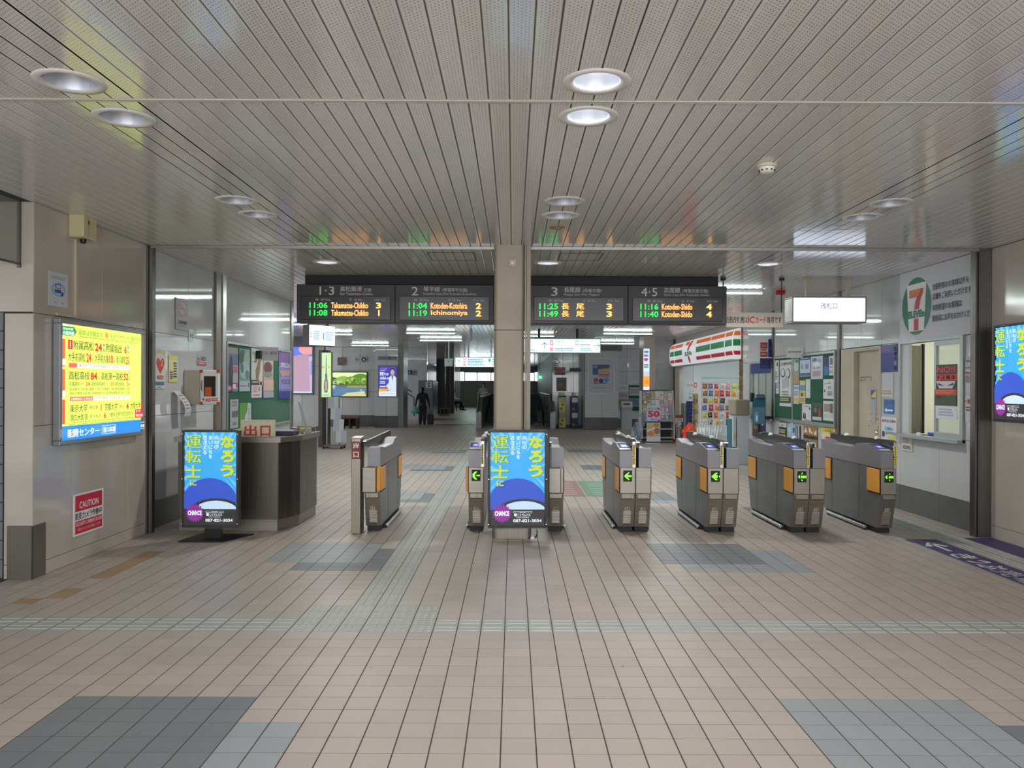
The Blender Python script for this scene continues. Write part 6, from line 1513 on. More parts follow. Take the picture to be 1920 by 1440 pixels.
# goods inside: racks
def bag_mesh(w, h, c1, c2, c3):
    """a pillow shaped bag with crimped ends, hanging hole tab and a printed label"""
    g = G(); m1 = mat(c1, .25); m2 = mat(tuple(int(.6*p_+.4*q_) for p_, q_ in zip(c1, c2)), .4); nx, nz = 4, 6; front = []; back = []
    for i in range(nz+1):
        v = i/nz
        for k in range(nx+1):
            u = k/nx; bul = (sin(pi*u)*sin(pi*v))**.5 if 0 < u < 1 and 0 < v < 1 else 0
            x = (u-.5)*w*(1-.07*sin(pi*v)); front.append((x, -.022*bul, v*h)); back.append((x, .018*bul, v*h))
    n = len(front); fs = []
    for i in range(nz):
        for k in range(nx):
            q = i*(nx+1)+k; fs += [(q, q+1, q+nx+2, q+nx+1)]
    g.add(front, fs, m1); g.add(back, [f[::-1] for f in fs], m1)
    lab = []
    for i in range(2, 5):
        for k in range(1, 4): q = front[i*(nx+1)+k]; lab.append((q[0], q[1]-.002, q[2]))
    g.add(lab, [(0, 1, 4, 3), (1, 2, 5, 4), (3, 4, 7, 6), (4, 5, 8, 7)], m2)
    g.box(-w*.12, w*.12, -.001, .001, h, h+.02, mat(c3, .4))
    return g
BC = [('orange', (226, 110, 46), (240, 190, 120)), ('red', (196, 50, 60), (236, 220, 210)), ('brown', (146, 104, 66), (210, 170, 110)), ('lime green', (190, 206, 90), (240, 240, 200)), ('yellow', (222, 190, 70), (200, 80, 60)), ('blue', (84, 112, 160), (206, 214, 226)), ('pink', (214, 150, 166), (240, 226, 230)), ('white', (214, 212, 208), (200, 90, 80)), ('violet', (130, 110, 160), (214, 196, 150)), ('dark', (70, 60, 60), (220, 200, 150))]
bagm = {}
def bag(ci, x, y, z, w, h, where, grp, k):
    key = ci
    nm, c, c2 = BC[ci]
    if key not in bagm:
        o = bag_mesh(w, h, c, c2, (226, 226, 222)).obj('snack_bag', smooth='all'); bagm[key] = o.data
    else: o = bpy.data.objects.new('snack_bag', bagm[key]); COL.objects.link(o)
    s_ = random.uniform(.85, 1.12)
    o.location = (x+random.uniform(-.012, .012), y-.03, z+(1-s_)*.06); o.rotation_euler = (0, radians(random.uniform(-7, 7)), radians(random.uniform(-18, 18))); o.scale = (random.uniform(.85, 1.1), 1, s_)
    tag(o, '%s snack bag %s' % (nm, where), 'snack bag', grp)
    return o
RY = 18.9
rackx0, rackx1 = XY(1316, RY), XY(1392, RY)
t = thing('snack_rack', 'tall white wire rack full of snack bags in the shop doorway', 'rack', (rackx0, RY+.1, 0))
g = G(); wr = rackx1-rackx0; zt_r = ZY(707, RY)
for q in (0, wr*.47, wr): g.tube([(q, 0, 0), (q, 0, ZY(713, RY))], .014, 8, WHITE)
g.tube([(0, 0, zt_r), (wr, 0, zt_r)], .01, 6, mat((120, 190, 170), .5)); g.tube([(0.02, 0, .7), (.02, 0, zt_r)], .01, 6, WHITE)
g.obj('upright', t)
rows = [(719, 0), (729.5, 1), (741.5, 2), (755, 3), (769.5, 4)]
for k in range(6):
    z = ZY(716+k*13.5, RY); g = G(); g.box(0, wr, -.02, .02, z-.0, z+.01, mat((190, 186, 170), .4)); g.obj('hook_rail', t)
pat = [[2, 8, 1, 7, 6, 3, 3], [2, 5, 0, 1, 1, 4, 7], [2, 3, 0, 9, 7, 4, 4], [5, 1, 0, 8, 2, 6, 0], [3, 9, 0, 7, 1, 5, 6], [7, 2, 4, 7, 9, 1, 7]]
rn = ['on the top row', 'on the second row', 'on the third row', 'on the fourth row', 'on the fifth row', 'on the bottom row']
cn = ['at the left end', 'second from the left', 'left of the middle upright', 'right of the middle upright', 'centre right', 'second from the right', 'at the right end']
for r in range(6):
    for c in range(7):
        x = rackx0+(c+.5)*wr/7; z = ZY(728.5+r*13.5, RY)
        bag(pat[r][c], x, RY, z+.01, .118, .13, rn[r]+' of the rack, '+cn[c], 'snack bags on the shop rack', 0)
# wall papers and cooler further inside
def shop_face(px0, py0, px1, py1, Y, lab, bg_, els, cat='notice', name='shop_notice', emit=0):
    c, w, h = onface(Y, px0, py0, px1, py1, 0); return sheet(name, lab, cat, c, 0, w, h, bg_, els, emit=emit, th=.01)
g = G(); g.box(XRI+.18, XY(1313, 22.6), 22.6, 22.66, 0, 2.6); struct('wall_shop_partition', g, SI, 'white partition inside the shop entrance')
shop_face(1286, 716.5, 1307, 728, 22.5, 'pink and white shop notice on the partition', (236, 230, 234), [('t', .08, .3, .62, .7, '宅急便', (226, 100, 110), .6), ('r', .7, .1, .98, .9, (226, 90, 100)), ('e', .84, .5, .08, .25, (250, 230, 230))])
shop_face(1291, 730, 1306, 740, 22.5, 'blue and red numbered card, upper one on the partition', (228, 232, 240), [('t', .1, .2, .3, .7, '1', (70, 90, 130), 1), ('t', .5, .2, .65, .7, '£', (210, 70, 80), 1), ('r', 0, .78, .5, .95, (110, 190, 240)), ('r', .5, .78, 1, .95, (236, 130, 130))])
shop_face(1291, 741, 1310, 751, 22.5, 'blue and red numbered card, lower one on the partition', (228, 232, 240), [('t', .05, .2, .3, .8, '14', (40, 50, 70), 1), ('t', .4, .2, .6, .8, '円', (210, 70, 80), 1), ('t', .7, .2, .95, .8, '10', (40, 50, 70), 1)])
t = thing('goods_stand', 'dark blue dotted goods stand inside the shop entrance', 'stand', (XY(1297, 21.5), 21.5, 0))
g = G(); g.box(-.08, .09, 0, .3, 0, ZY(751, 21.5), mat((34, 44, 110), .5), .006); g.obj('body', t)
g = G()
for r in range(7):
    for c in range(3): g.box(-.06+c*.05, -.035+c*.05, -.006, 0, .45+r*.1, .49+r*.1, mat((90, 110, 180), .5))
g.obj('dot_pattern', t)
t = thing('bottle_column', 'column of brown packed goods beside the dark blue stand', 'stand', (XY(1306, 21.2), 21.2, 0))
for r in range(8):
    g = G(); g.box(-.05, .05, 0, .2, .25+r*.14, .37+r*.14, mat((176, 150, 90) if r % 2 else (150, 120, 80), .5), .01); g.obj('package', t)
g = G(); g.box(-.055, .055, .2, .22, 0, 1.4, WHITE); g.obj('back_panel', t)
# counter cooler grey post
g = G(); g.box(XY(1283, 22), XY(1290, 22), 22.0, 22.4, 0, ZY(755, 22), mat((150, 160, 162), .3, .4), .01); o = g.obj('glass_cooler'); tag(o, 'grey waist high cooler end beside the blue stand in the shop', 'cooler')
# orange red cloth covered thing
x, y, z = PY(1293, 795, 18.3)
t = thing('orange_banner', 'orange red nylon bag bulging in the shop doorway', 'bag', (x, 18.3, 0))
g = G(); pr = [(.0, .0), (.15, .02), (.17, .30), (.14, .5), (.07, .66), (.02, .72), (0, .725)]
g.lathe((0, 0, .0), [(r, h*1.0) for r, h in pr], 14, mat((214, 60, 26), .5)); g.lathe((-.12, 0, .52), [(0, -.1), (.06, -.05), (.06, .03), (0, .08)], 10, mat((214, 60, 26), .5))
g.obj('cloth', t, smooth='all')
# umbrellas in two white stands
UM = mat((222, 230, 228), .35)
k = 0
for s_, (px, n) in enumerate(((1317, 5), (1333, 8))):
    Yu = 17.75; xx = XY(px, Yu)
    t = thing('umbrella_stand', 'white wire umbrella stand, %s of two before the snack rack' % ('left', 'right')[s_], 'stand', (xx, Yu, 0))
    g = G(); ww_ = .07
    for z_ in (.02, .25, .44): g.tube([(-ww_, -ww_, z_), (ww_, -ww_, z_), (ww_, ww_, z_), (-ww_, ww_, z_), (-ww_, -ww_, z_)], .005, 6, WHITE)
    for a_, b_ in ((-1, -1), (1, -1), (1, 1), (-1, 1)): g.tube([(a_*ww_, b_*ww_, 0), (a_*ww_, b_*ww_, .44)], .005, 6, WHITE)
    g.obj('wire_frame', t)
    g = G(); g.box(-ww_, ww_, -ww_, ww_, 0, .015, WHITE); g.obj('base', t)
    for i in range(n):
        dx_ = (i-(n-1)/2)*(.028 if n == 5 else .034); a_ = dx_*1.7+.0
        u = thing('umbrella', 'folded white umbrella standing in the %s wire stand' % ('left', 'right')[s_], 'umbrella', (xx+dx_*.5, Yu+.02*(i % 3-1), .02), 0, 'folded umbrellas in the %s stand' % ('left', 'right')[s_])
        g = G(); g.tube([(0, 0, 0), (a_*.3, 0, .2), (a_*.75, 0, .5), (a_*.9, 0, .62)], [.006, .016, .026, .01], 8, UM); g.obj('canopy', u, smooth='all')
        g = G(); hx = a_*1.0; g.tube([(a_*.9, 0, .6), (hx, 0, .72), (hx+.012, 0, .76), (hx+.035, 0, .765), (hx+.045, 0, .74)], .008, 6, WHITE); g.obj('handle', u, smooth=True)
# ---- magazine rack outside, leaflet racks
MY = 22.0
x0m, x1m = XY(1204, MY), XY(1266, MY)
t = thing('magazine_rack', 'white magazine rack with bare lower shelves outside the shop', 'rack', (x0m, MY, 0))
wm = x1m-x0m; IV = mat((206, 206, 196), .45)
g = G(); g.prism([(0, .1), (0, .32), (.28, 1.42), (.5, 1.42), (.5, .1)], -.0, .03, IV); g.obj('side_panel', t)
g = G(); g.prism([(0, .1), (0, .32), (.28, 1.42), (.5, 1.42), (.5, .1)], wm-.03, wm, IV); g.obj('side_panel', t)
g = G(); g.box(.03, wm-.03, .44, .48, .1, 1.44, mat((84, 86, 90), .6)); g.obj('back_panel', t)
for z in (.12, .36): 
    g = G(); g.box(.03, wm-.03, .02, .46, z, z+.025, IV); g.obj('shelf', t)
for k in range(4):
    g = G(); g.box(.03, wm-.03, .02+k*.07, .09+k*.07, .58+k*.2, .6+k*.2, IV); g.obj('shelf', t)
g = G(); g.box(.42, wm-.1, .36, .38, 1.36, 1.45, mat((40, 120, 84), .5)); art(g, wm-.52, .09, [('t', .05, .25, .95, .75, '六大都市圏以外の駅', (210, 226, 214), .6)], .36, ox=(.42+wm-.1)/2, oz=1.405); g.obj('header_sign', t)
g = G(); g.box(.03, wm-.03, .1, .42, .06, .1, BLACKM); g.obj('plinth', t)
MC = [(198, 190, 190), (120, 150, 190), (186, 150, 110), (160, 176, 130), (200, 130, 140), (214, 214, 216), (150, 120, 96), (180, 190, 206)]
for r in range(4):
    for c in range(7):
        g = G(); cc_ = MC[(r*3+c*5) % 8]; rnd = random.Random(r*10+c)
        wv2 = (wm-.08)/7
        g.box(-wv2/2+.004, wv2/2-.004, 0, .012, 0, .21, mat(cc_, .35))
        els = [('r', .05, .03, .95, .2, MC[(r+c*3+1) % 8]), ('e', .3+.4*rnd.random(), .5, .25, .2, MC[(r*5+c+3) % 8]), ('l', .1, .75, .9, .95, 2, MC[(r+c+2) % 8])]
        art(g, wv2-.01, .2, els, 0, oz=.105)
        o = g.obj('magazine'); o.location = (x0m+.04+wv2*(c+.5), MY+.03+r*.07-.02, .602+r*.2); o.rotation_euler = (radians(-12), 0, 0)
        tag(o, 'magazine on the outdoor rack, %s tier, %s' % (('lowest', 'second', 'third', 'top')[r], ('left end', 'second from left', 'third from left', 'middle', 'third from right', 'second from right', 'right end')[c]), 'magazine', 'magazines on the rack outside the shop')
c, w, h = onface(21.5, 1212.5, 761, 1238, 828, 0)
t = sheet('price_banner', 'tall blue and photo banner reading 50 off cold noodles before the magazine rack', 'banner', (c[0], 21.5, c[2]), 0, w, h, (186, 194, 220),
      [('t', .06, .04, .95, .11, '冷たい麺', (40, 44, 80), 1.2), ('t', .08, .13, .95, .32, '50', (206, 40, 60), 2.6), ('t', .3, .345, .75, .41, '円引き', (210, 60, 80), 1), ('e', .87, .41, .07, .03, (180, 50, 60)), ('r', 0, .43, 1, .47, (52, 66, 130)),
       ('r', 0, .47, 1, .86, (196, 184, 168)), ('e', .25, .57, .22, .07, (196, 168, 100)), ('e', .7, .54, .22, .06, (180, 132, 80)), ('e', .75, .7, .22, .09, (146, 120, 100)), ('e', .28, .78, .25, .07, (206, 132, 80)), ('p', [(0, .7), (.6, .6), (.62, .63), (0, .73)], (224, 224, 226)), ('r', 0, .86, 1, 1, (206, 212, 226))], th=.02)
g = G(); g.box(-w/2, w/2, .0, .25, -c[2]+.0, -c[2]+.02, WHITE, .004); t2 = g.obj('foot_plate', t)
# curved leaflet rack left of it
x, y, _ = PF(1185, 826)
t = thing('leaflet_rack', 'leaning wire leaflet rack left of the magazine rack', 'rack', (XY(1178, 22.3), 21.75, 0))
for k in range(6):
    s = k/5; g = G()
    for j in range(3):
        g.box(j*.085+.30*s**1.5, .075+j*.085+.30*s**1.5, .02+.1*s, .035+.1*s, .08+s*.62, .2+s*.62, mat([(150, 160, 180), (176, 180, 190), (120, 130, 150)][(j+k) % 3], .4))
    g.obj('leaflet_pocket', t)
g = G(); g.tube([(0, .04, .0), (.05, .08, .4), (.36, .16, .92)], .012, 6, ALU); g.tube([(.26, .04, 0), (.31, .08, .4), (.62, .16, .92)], .012, 6, ALU); g.box(-.02, .3, -.02, .2, 0, .03, DSTEEL); g.obj('frame', t)
# extinguisher and its sign
x = XY(1274, 22.2)
t = thing('fire_extinguisher', 'pale fire extinguisher standing beside the shop upright', 'fire extinguisher', (x, 22.2, 0))
g = G(); g.lathe((0, 0, 0), [(0, 0), (.07, 0), (.075, .02), (.075, .3), (.05, .37), (.02, .39)], 18, mat((176, 180, 176), .35)); g.obj('cylinder', t, smooth='all')
g = G(); g.tube([(0, 0, .39), (0, 0, .44)], .02, 8, BLACK); g.tube([(-.02, 0, .44), (.1, 0, .47)], .01, 6, BLACK); g.obj('valve', t)
g = G(); g.tube([(.0, -.02, .42), (-.1, -.03, .38), (-.12, -.03, .2), (-.09, -.04, .08)], .01, 8, BLACK); g.obj('hose', t, smooth=True)
g = G(); g.box(-.16, -.09, 0, .1, 0, .5, mat((196, 60, 30), .5)); g.obj('red_stand', t)
c, w, h = onface(22.0, 1266, 778, 1281, 791, 0)
t = sheet('sign_stand', 'little red and white sign on a thin post beside the magazine rack', 'sign', c, 0, w, h, (206, 202, 200), [('r', 0, 0, 1, .45, (176, 40, 56)), ('t', .08, .08, .92, .38, '消火器', (226, 200, 200), .8), ('l', .1, .6, .9, .85, 2, (130, 130, 130))], th=.01)
g = G(); g.tube([(0, .01, -c[2]+.01), (0, .01, -h/2)], .01, 6, WHITE); g.box(-.08, .08, -.06, .08, -c[2], -c[2]+.015, WHITE); g.obj('post', t)
# narrow lit advert on the steel column
c, w, h = onface(22.55, 1206.5, 653.5, 1217.5, 737, 0)
t = sheet('lit_column_advert', 'tall narrow lit advert in pale blue and orange on the steel column', 'advert', c, 0, w, h, (206, 226, 250),
      [('l', .1, .05, .9, .3, 3, (70, 76, 130)), ('e', .4, .25, .25, .04, (196, 70, 90)), ('l', .1, .35, .9, .45, 2, (60, 60, 60)), ('r', 0, .52, 1, .62, (180, 206, 236)), ('r', 0, .62, 1, .86, (250, 160, 60)), ('t', .15, .7, .85, .8, '募集', (240, 120, 30), 1)], emit=1.1, frame=STEEL, fw=.015)
# ------------------------------------------------------------------ far right wall
FY = 29.95
def FF(px0, py0, px1, py1, lab, bg_, els, Y=FY, cat='poster', name='poster', **kw):
    c, w, h = onface(Y, px0, py0, px1, py1, .012); return sheet(name, lab, cat, c, 0, w, h, bg_, els, **kw)
FF(1040, 688.5, 1060, 703, 'red and white poster high on the far wall', (170, 52, 60), [('r', 0, .35, 1, .7, (170, 160, 164)), ('l', .1, .1, .9, .25, 1, (210, 170, 170)), ('l', .1, .42, .9, .65, 2, (90, 50, 60))])
FF(1043.5, 708, 1062, 733.5, 'brown picture poster on the far wall above the yellow capsule machine', (108, 92, 78), [('r', 0, 0, 1, .3, (92, 92, 100)), ('e', .4, .55, .3, .2, (140, 116, 84)), ('e', .7, .7, .2, .15, (120, 96, 80)), ('l', .1, .08, .9, .2, 1, (140, 140, 150))])
FF(1068, 690, 1088, 697, 'dark small lettering plate on the far wall', (88, 92, 92), [('t', .05, .2, .95, .8, '改札口 →', (50, 54, 56), .5)])
t = thing('wall_ornament', 'thin dark outline ornament high on the far wall', 'ornament', (0, FY-.03, 0))
g = G(); P = [(1042, 672), (1049, 678), (1051, 679), (1044, 682), (1041, 681), (1040, 673)]
P3 = [PY(a, b, FY-.03) for a, b in P]; g.tube([(p[0], 0, p[2]) for p in P3]+[(P3[0][0], 0, P3[0][2])], .012, 6, mat((60, 62, 60), .5)); g.obj('outline', t)
def capsule(px0, px1, lab, c1, c2, top):
    x0_, x1_ = XY(px0, 29.4), XY(px1, 29.4); w = x1_-x0_
    t = thing('capsule_machine', lab, 'vending machine', (x0_, 29.4, 0))
    zt_ = ZY(top, 29.4, px0)
    g = G(); g.box(0, w, 0, .4, .02, zt_, mat(c1, .5), .01); g.obj('body', t)
    for k in range(2):
        zb2 = .03+k*(zt_-.05)/2; hh = (zt_-.05)/2
        g = G(); g.box(.02, w-.02, -.012, 0, zb2+hh*.62, zb2+hh*.95, mat(c2, .2), .004); g.obj('window', t)
        g = G(); g.lathe((w*.5, -.012, zb2+hh*.45), [(0, -.02), (.03, -.018), (.035, 0)], 12, mat((40, 40, 50), .4), 'y'); g.obj('dial', t)
        g = G(); g.lathe((w*.3, -.006, zb2+hh*.2), [(0, -.004), (.045, -.003), (.05, 0)], 14, mat((120, 120, 90), .4), 'y'); g.obj('outlet', t)
    g = G(); g.box(.02, w-.02, 0, .3, 0, .02, BLACKM); g.obj('plinth', t)
    return t
t = capsule(1048.5, 1061, 'yellow and green double capsule machine at the far wall', (206, 206, 110), (120, 110, 90), 742)
g = G(); w = XY(1061, 29.4)-XY(1048.5, 29.4); g.box(0, w, .0, .3, ZY(745.5, 29.4), ZY(741, 29.4), mat((150, 190, 50), .5)); g.box(.03, w-.03, .05, .08, ZY(741, 29.4), ZY(736, 29.4), mat((190, 196, 200), .5)); g.obj('header', t)
t = capsule(1071.5, 1084.5, 'navy blue double capsule machine at the far wall', (40, 40, 106), (176, 180, 190), 743)
g = G(); g.lathe((.12, .1, ZY(741.5, 29.4)), [(0, 0), (.04, .01), (.05, .05), (.03, .1), (0, .11)], 10, WHITE); o = g.obj('white_ornament', t)
# framed train poster on the pier
c, w, h = onface(28.58, 1104.5, 673.5, 1149.5, 737, 0)
t = sheet('framed_poster', 'white framed poster of a train with three coloured circles on the pier', 'poster', c, 0, w, h, (176, 184, 192), [('r', .15, .16, .85, .46, (70, 90, 150)), ('e', .25, .22, .1, .05, (110, 140, 200)), ('r', .4, .18, .85, .3, (80, 92, 104)), ('p', [(.38, .3), (.85, .26), (.85, .44), (.38, .44)], (176, 172, 150)), ('r', .42, .36, .85, .39, (196, 150, 70)), ('r', .4, .46, .82, .53, (196, 130, 130)), ('e', .28, .62, .1, .07, (170, 76, 96)), ('e', .5, .64, .1, .07, (62, 70, 140)), ('e', .72, .61, .1, .07, (96, 150, 190)), ('l', .2, .7, .8, .74, 1, (70, 74, 80)), ('l', .35, .78, .65, .81, 1, (190, 170, 90)), ('l', .2, .84, .8, .88, 1, (130, 134, 140))], frame=mat((196, 200, 204), .35), fw=.05)
# small green board
c, w, h = onface(30.35, 1159, 720, 1205, 771, 0)
t = thing('notice_board', 'small green and white notice board on the far right wall', 'notice board', c)
g = G(); g.box(-w/2, w/2, 0, .03, -h/2, h/2, ALU); g.box(-w*.07, w*.48, -.006, 0, -h*.48, h*.46, bpy.data.materials['green_felt']); g.box(-w*.48, -w*.09, -.006, 0, -h*.48, h*.46, mat((150, 154, 154), .5)); g.obj('panel', t)
for u0, v0, u1, v1, cc_ in ((.45, .12, .94, .42, (176, 184, 184)), (.42, .52, .95, .84, (110, 130, 160)), (.03, .04, .4, .28, (196, 200, 200)), (.03, .3, .4, .55, (176, 170, 172)), (.03, .57, .4, .8, (150, 120, 100))):
    g = G(); art(g, w, h, [('r', u0, v0, u1, v1, cc_), ('l', u0+.03, v0+.06, u1-.03, v1-.06, 3, tuple(int(q*.7) for q in cc_))], -.007); g.obj('pinned_sheet', t)
# waste bin
x = XY(1170, 28.6)
t = thing('waste_bin', 'tall white waste bin with a plastic liner before the small green board', 'bin', (x-.04, 28.9, 0))
g = G(); g.prism([(0.03, 0), (0, .8), (.36, .8), (.33, 0)], 0, .38, mat((186, 190, 190), .45)); g.obj('body', t)
g = G(); g.prism([(-.01, .78), (-.01, .85), (.08, 1.0), (.28, 1.0), (.37, .85), (.37, .78)], -.01, .39, mat((206, 210, 208), .4)); g.box(.08, .3, -.003, .03, .87, .93, mat((60, 100, 80), .5)); g.obj('lid', t)
g = G(); g.prism([(-.02, .68), (-.015, .79), (.375, .79), (.38, .68)], -.02, .4, ACRYL); g.obj('liner', t)
# ------------------------------------------------------------------ far left
c, w, h = onface(23.95, 540, 650.5, 585, 737, 0)
t = sheet('lit_pink_poster', 'large lit pink and violet poster on the grey wall at left', 'advert', c, 0, w, h, (206, 190, 220), [('r', 0, 0, 1, .2, (110, 130, 240)), ('e', .8, .05, .35, .12, (240, 170, 170)), ('p', [(.0, .22), (.86, .14), (.92, .97), (.0, .97)], (190, 156, 178)), ('r', .92, .3, 1, .6, (150, 160, 240)), ('r', 0, .965, 1, 1, (206, 220, 244))], emit=.95, frame=mat((110, 116, 122), .35, .5), fw=.05)
co = struct('pillar', None, None, 'dark steel clad pillar carrying the narrow glowing display case')
g = G(); x0_, x1_ = XY(597, 20), XY(615, 20)
g.box(x0_, x0_+.1, 20, 20.2, 0, ZY(658, 20), DSTEEL); g.box(x0_+.102, x1_, 19.99, 20.3, 0, ZY(658, 20), mat((70, 74, 76), .35, .7)); g.obj('cladding', co)
c, w, h = onface(19.9, 603.5, 661.5, 620.5, 744.5, 0)
t = sheet('lit_display_case', 'narrow glowing green white case with a tall tower shape on the steel pillar', 'display case', c, 0, w, h, (206, 236, 190), [('r', .9, 0, 1, 1, (226, 250, 130)), ('p', [(.44, .05), (.5, .05), (.53, .45), (.6, .5), (.6, .62), (.68, .62), (.7, .78), (.62, .9), (.3, .9), (.22, .78), (.28, .62), (.36, .62), (.36, .5), (.42, .45)], (110, 116, 110)), ('p', [(.35, .64), (.62, .64), (.58, .86), (.38, .86)], (190, 160, 140)), ('l', .02, .3, .3, .36, 2, (200, 120, 100)), ('l', .7, .3, .9, .36, 2, (200, 120, 100)), ('l', .1, .93, .9, .98, 2, (160, 180, 150))], emit=1.0, frame=mat((130, 140, 130), .4, .4), fw=.02, fd=.1)
# leaflet trolley below
t = thing('leaflet_trolley', 'wheeled leaflet rack below the glowing display case', 'rack', (XY(610, 19.5), 19.5, 0))
g = G(); g.tube([(0, .2, .08), (0, .2, 1.22)], .018, 8, STEEL); g.tube([(.3, .2, .08), (.3, .2, 1.22)], .018, 8, STEEL); g.box(-.02, .46, -.16, .26, .06, .09, STEEL); g.obj('frame', t)
for k in range(4):
    for j in range(2):
        g = G(); x_ = .03+j*.13+.085*(3-k); y_ = .13-.09*(3-k); z_ = .16+k*.27
        g.prism([(y_, z_), (y_+.02, z_), (y_+.07, z_+.28), (y_+.05, z_+.28)], x_, x_+.125, mat([(186, 192, 196), (168, 176, 186)][(k+j) % 2], .4)); g.obj('leaflet_pocket', t)
for x_, y_ in ((0, -.12), (.42, -.12), (0, .22), (.42, .22)):
    g = G(); g.lathe((x_, y_, .03), [(0, -.015), (.03, -.015), (.03, .015), (0, .015)], 12, BLACK, 'y'); g.obj('wheel', t)
# river photograph
c, w, h = onface(29.95, 615, 698.5, 687, 743, 0)
t = sheet('lit_river_photo', 'wide lit photograph of a green riverside with white lettering', 'advert', c, 0, w, h, (190, 214, 150),
      [('r', 0, 0, 1, .3, (222, 236, 176)), ('e', .15, .4, .22, .2, (120, 160, 70)), ('e', .4, .35, .2, .2, (140, 176, 76)), ('e', .62, .38, .2, .22, (110, 150, 60)), ('e', .85, .32, .25, .28, (90, 136, 50)), *[('e', random.random(), .26+.22*random.random(), .03+.04*random.random(), .04+.05*random.random(), ((86, 128, 44), (140, 176, 70), (112, 150, 58), (168, 190, 90), (66, 104, 44))[q % 5]) for q in range(46)], ('r', 0, .48, 1, .6, (90, 110, 56)), ('r', 0, .58, 1, 1, (84, 118, 152)), *[('r', random.random()*.8, v_, random.random()*.2+.8, v_+.012, (118, 150, 176)) for v_ in (.63, .68, .72, .77, .83, .9)], ('r', .5, .55, 1, .64, (150, 150, 90)), ('p', [(.35, 1), (.5, .86), (.95, .78), (1, 1)], (210, 206, 150)), ('r', .06, .45, .4, .52, (70, 84, 50)), ('t', .06, .34, .3, .5, '川に恋', (230, 236, 226), 1), ('t', .08, .54, .22, .68, 'そ', (220, 230, 226), 1), ('l', .84, .72, .9, .78, 1, (220, 226, 220))], emit=1.05, frame=mat((44, 66, 44), .4), fw=.04)
c, w, h = onface(29.35, 710.5, 687, 743, 743, 0)
t = sheet('lit_clinic_advert', 'lit blue clinic advert with white ED and AGA lettering and a coated figure', 'advert', c, 0, w, h, (66, 72, 176),
      [('t', .08, .05, .45, .11, 'オンライン診療', (250, 130, 60), .6), ('l', .08, .13, .4, .16, 1, (220, 220, 240)), ('t', .06, .2, .34, .3, 'ED', (240, 244, 255), 1.6), ('t', .36, .22, .55, .3, '治療', (240, 244, 255), 1), ('t', .06, .34, .42, .44, 'AGA', (240, 244, 255), 1.6), ('t', .44, .36, .64, .44, '治療', (240, 244, 255), 1), ('l', .06, .49, .4, .6, 2, (220, 226, 244)), ('r', .06, .65, .4, .7, (206, 212, 236)),
       ('e', .78, .15, .13, .09, (60, 50, 56)), ('e', .78, .2, .11, .1, (206, 166, 140)), ('p', [(.6, .36), (.72, .3), (.86, .3), (1, .38), (1, .85), (.55, .85), (.5, .7), (.42, .7), (.45, .62), (.56, .55)], (214, 222, 240)), ('p', [(.72, .3), (.84, .3), (.78, .5)], (80, 110, 170)), ('r', 0, .74, .5, .84, (240, 170, 60)), ('r', 0, .84, 1, 1, (226, 234, 250)), ('e', .62, .79, .07, .04, (90, 110, 180)), ('e', .62, .79, .05, .028, (226, 234, 250)), ('t', .08, .88, .92, .95, 'オンラインクリニック', (110, 120, 150), .3)], emit=1.0, frame=mat((110, 116, 130), .4, .4), fw=.03)
FF(666, 669, 688, 679, 'white arrow and round lift symbol plate on the far wall', (170, 176, 176), arrow(.22, .5, .42, 'l', (50, 54, 56), .4)+[('e', .75, .5, .2, .45, (30, 34, 44)), ('r', .68, .3, .82, .75, (200, 206, 206))], Y=29.95, cat='sign', name='symbol_plate')
FF(633, 670, 648, 685, 'dark no smoking plate on the far wall', (100, 102, 102), [('e', .5, .4, .35, .32, (150, 70, 66)), ('e', .5, .4, .27, .25, (110, 112, 112)), ('p', [(.2, .2), (.28, .14), (.8, .6), (.72, .66)], (150, 70, 66)), ('l', .3, .8, .7, .92, 1, (60, 60, 60))], Y=29.95, cat='sign', name='no_smoking_sign')
FF(709, 668, 744, 675, 'faint grey and blue direction plate above the clinic advert', (128, 132, 134), arrow(.08, .5, .4, 'l', (80, 84, 86), .25)+[('l', .18, .3, .5, .7, 1, (100, 104, 106)), ('r', .55, .1, .68, .9, (70, 90, 150)), ('l', .7, .3, .85, .7, 1, (90, 94, 96))]+arrow(.93, .5, .4, 'r', (80, 84, 86), .25), Y=29.35, cat='sign', name='direction_plate')
# benches
for px0, px1, Y, lab in ((639, 672, 28.6, 'low dark brown bench below the river photograph'), (824, 842, 41, 'brown bench beside the dark pillar in the corridor')):
    x0_, x1_ = XY(px0, Y), XY(px1, Y); t = thing('bench', lab, 'bench', (x0_, Y, 0)); BR = mat((96, 62, 40), .5)
    g = G(); g.box(0, x1_-x0_, 0, .4, .34, .40, BR, .01); g.obj('seat', t)
    for q in (.03, (x1_-x0_)/2-.03, x1_-x0_-.09):
        g = G(); g.box(q, q+.06, .03, .37, 0, .34, mat((62, 42, 30), .5)); g.obj('leg', t)
    g = G(); g.box(.04, x1_-x0_-.04, .3, .34, .08, .34, mat((66, 44, 32), .5)); g.obj('rail', t)
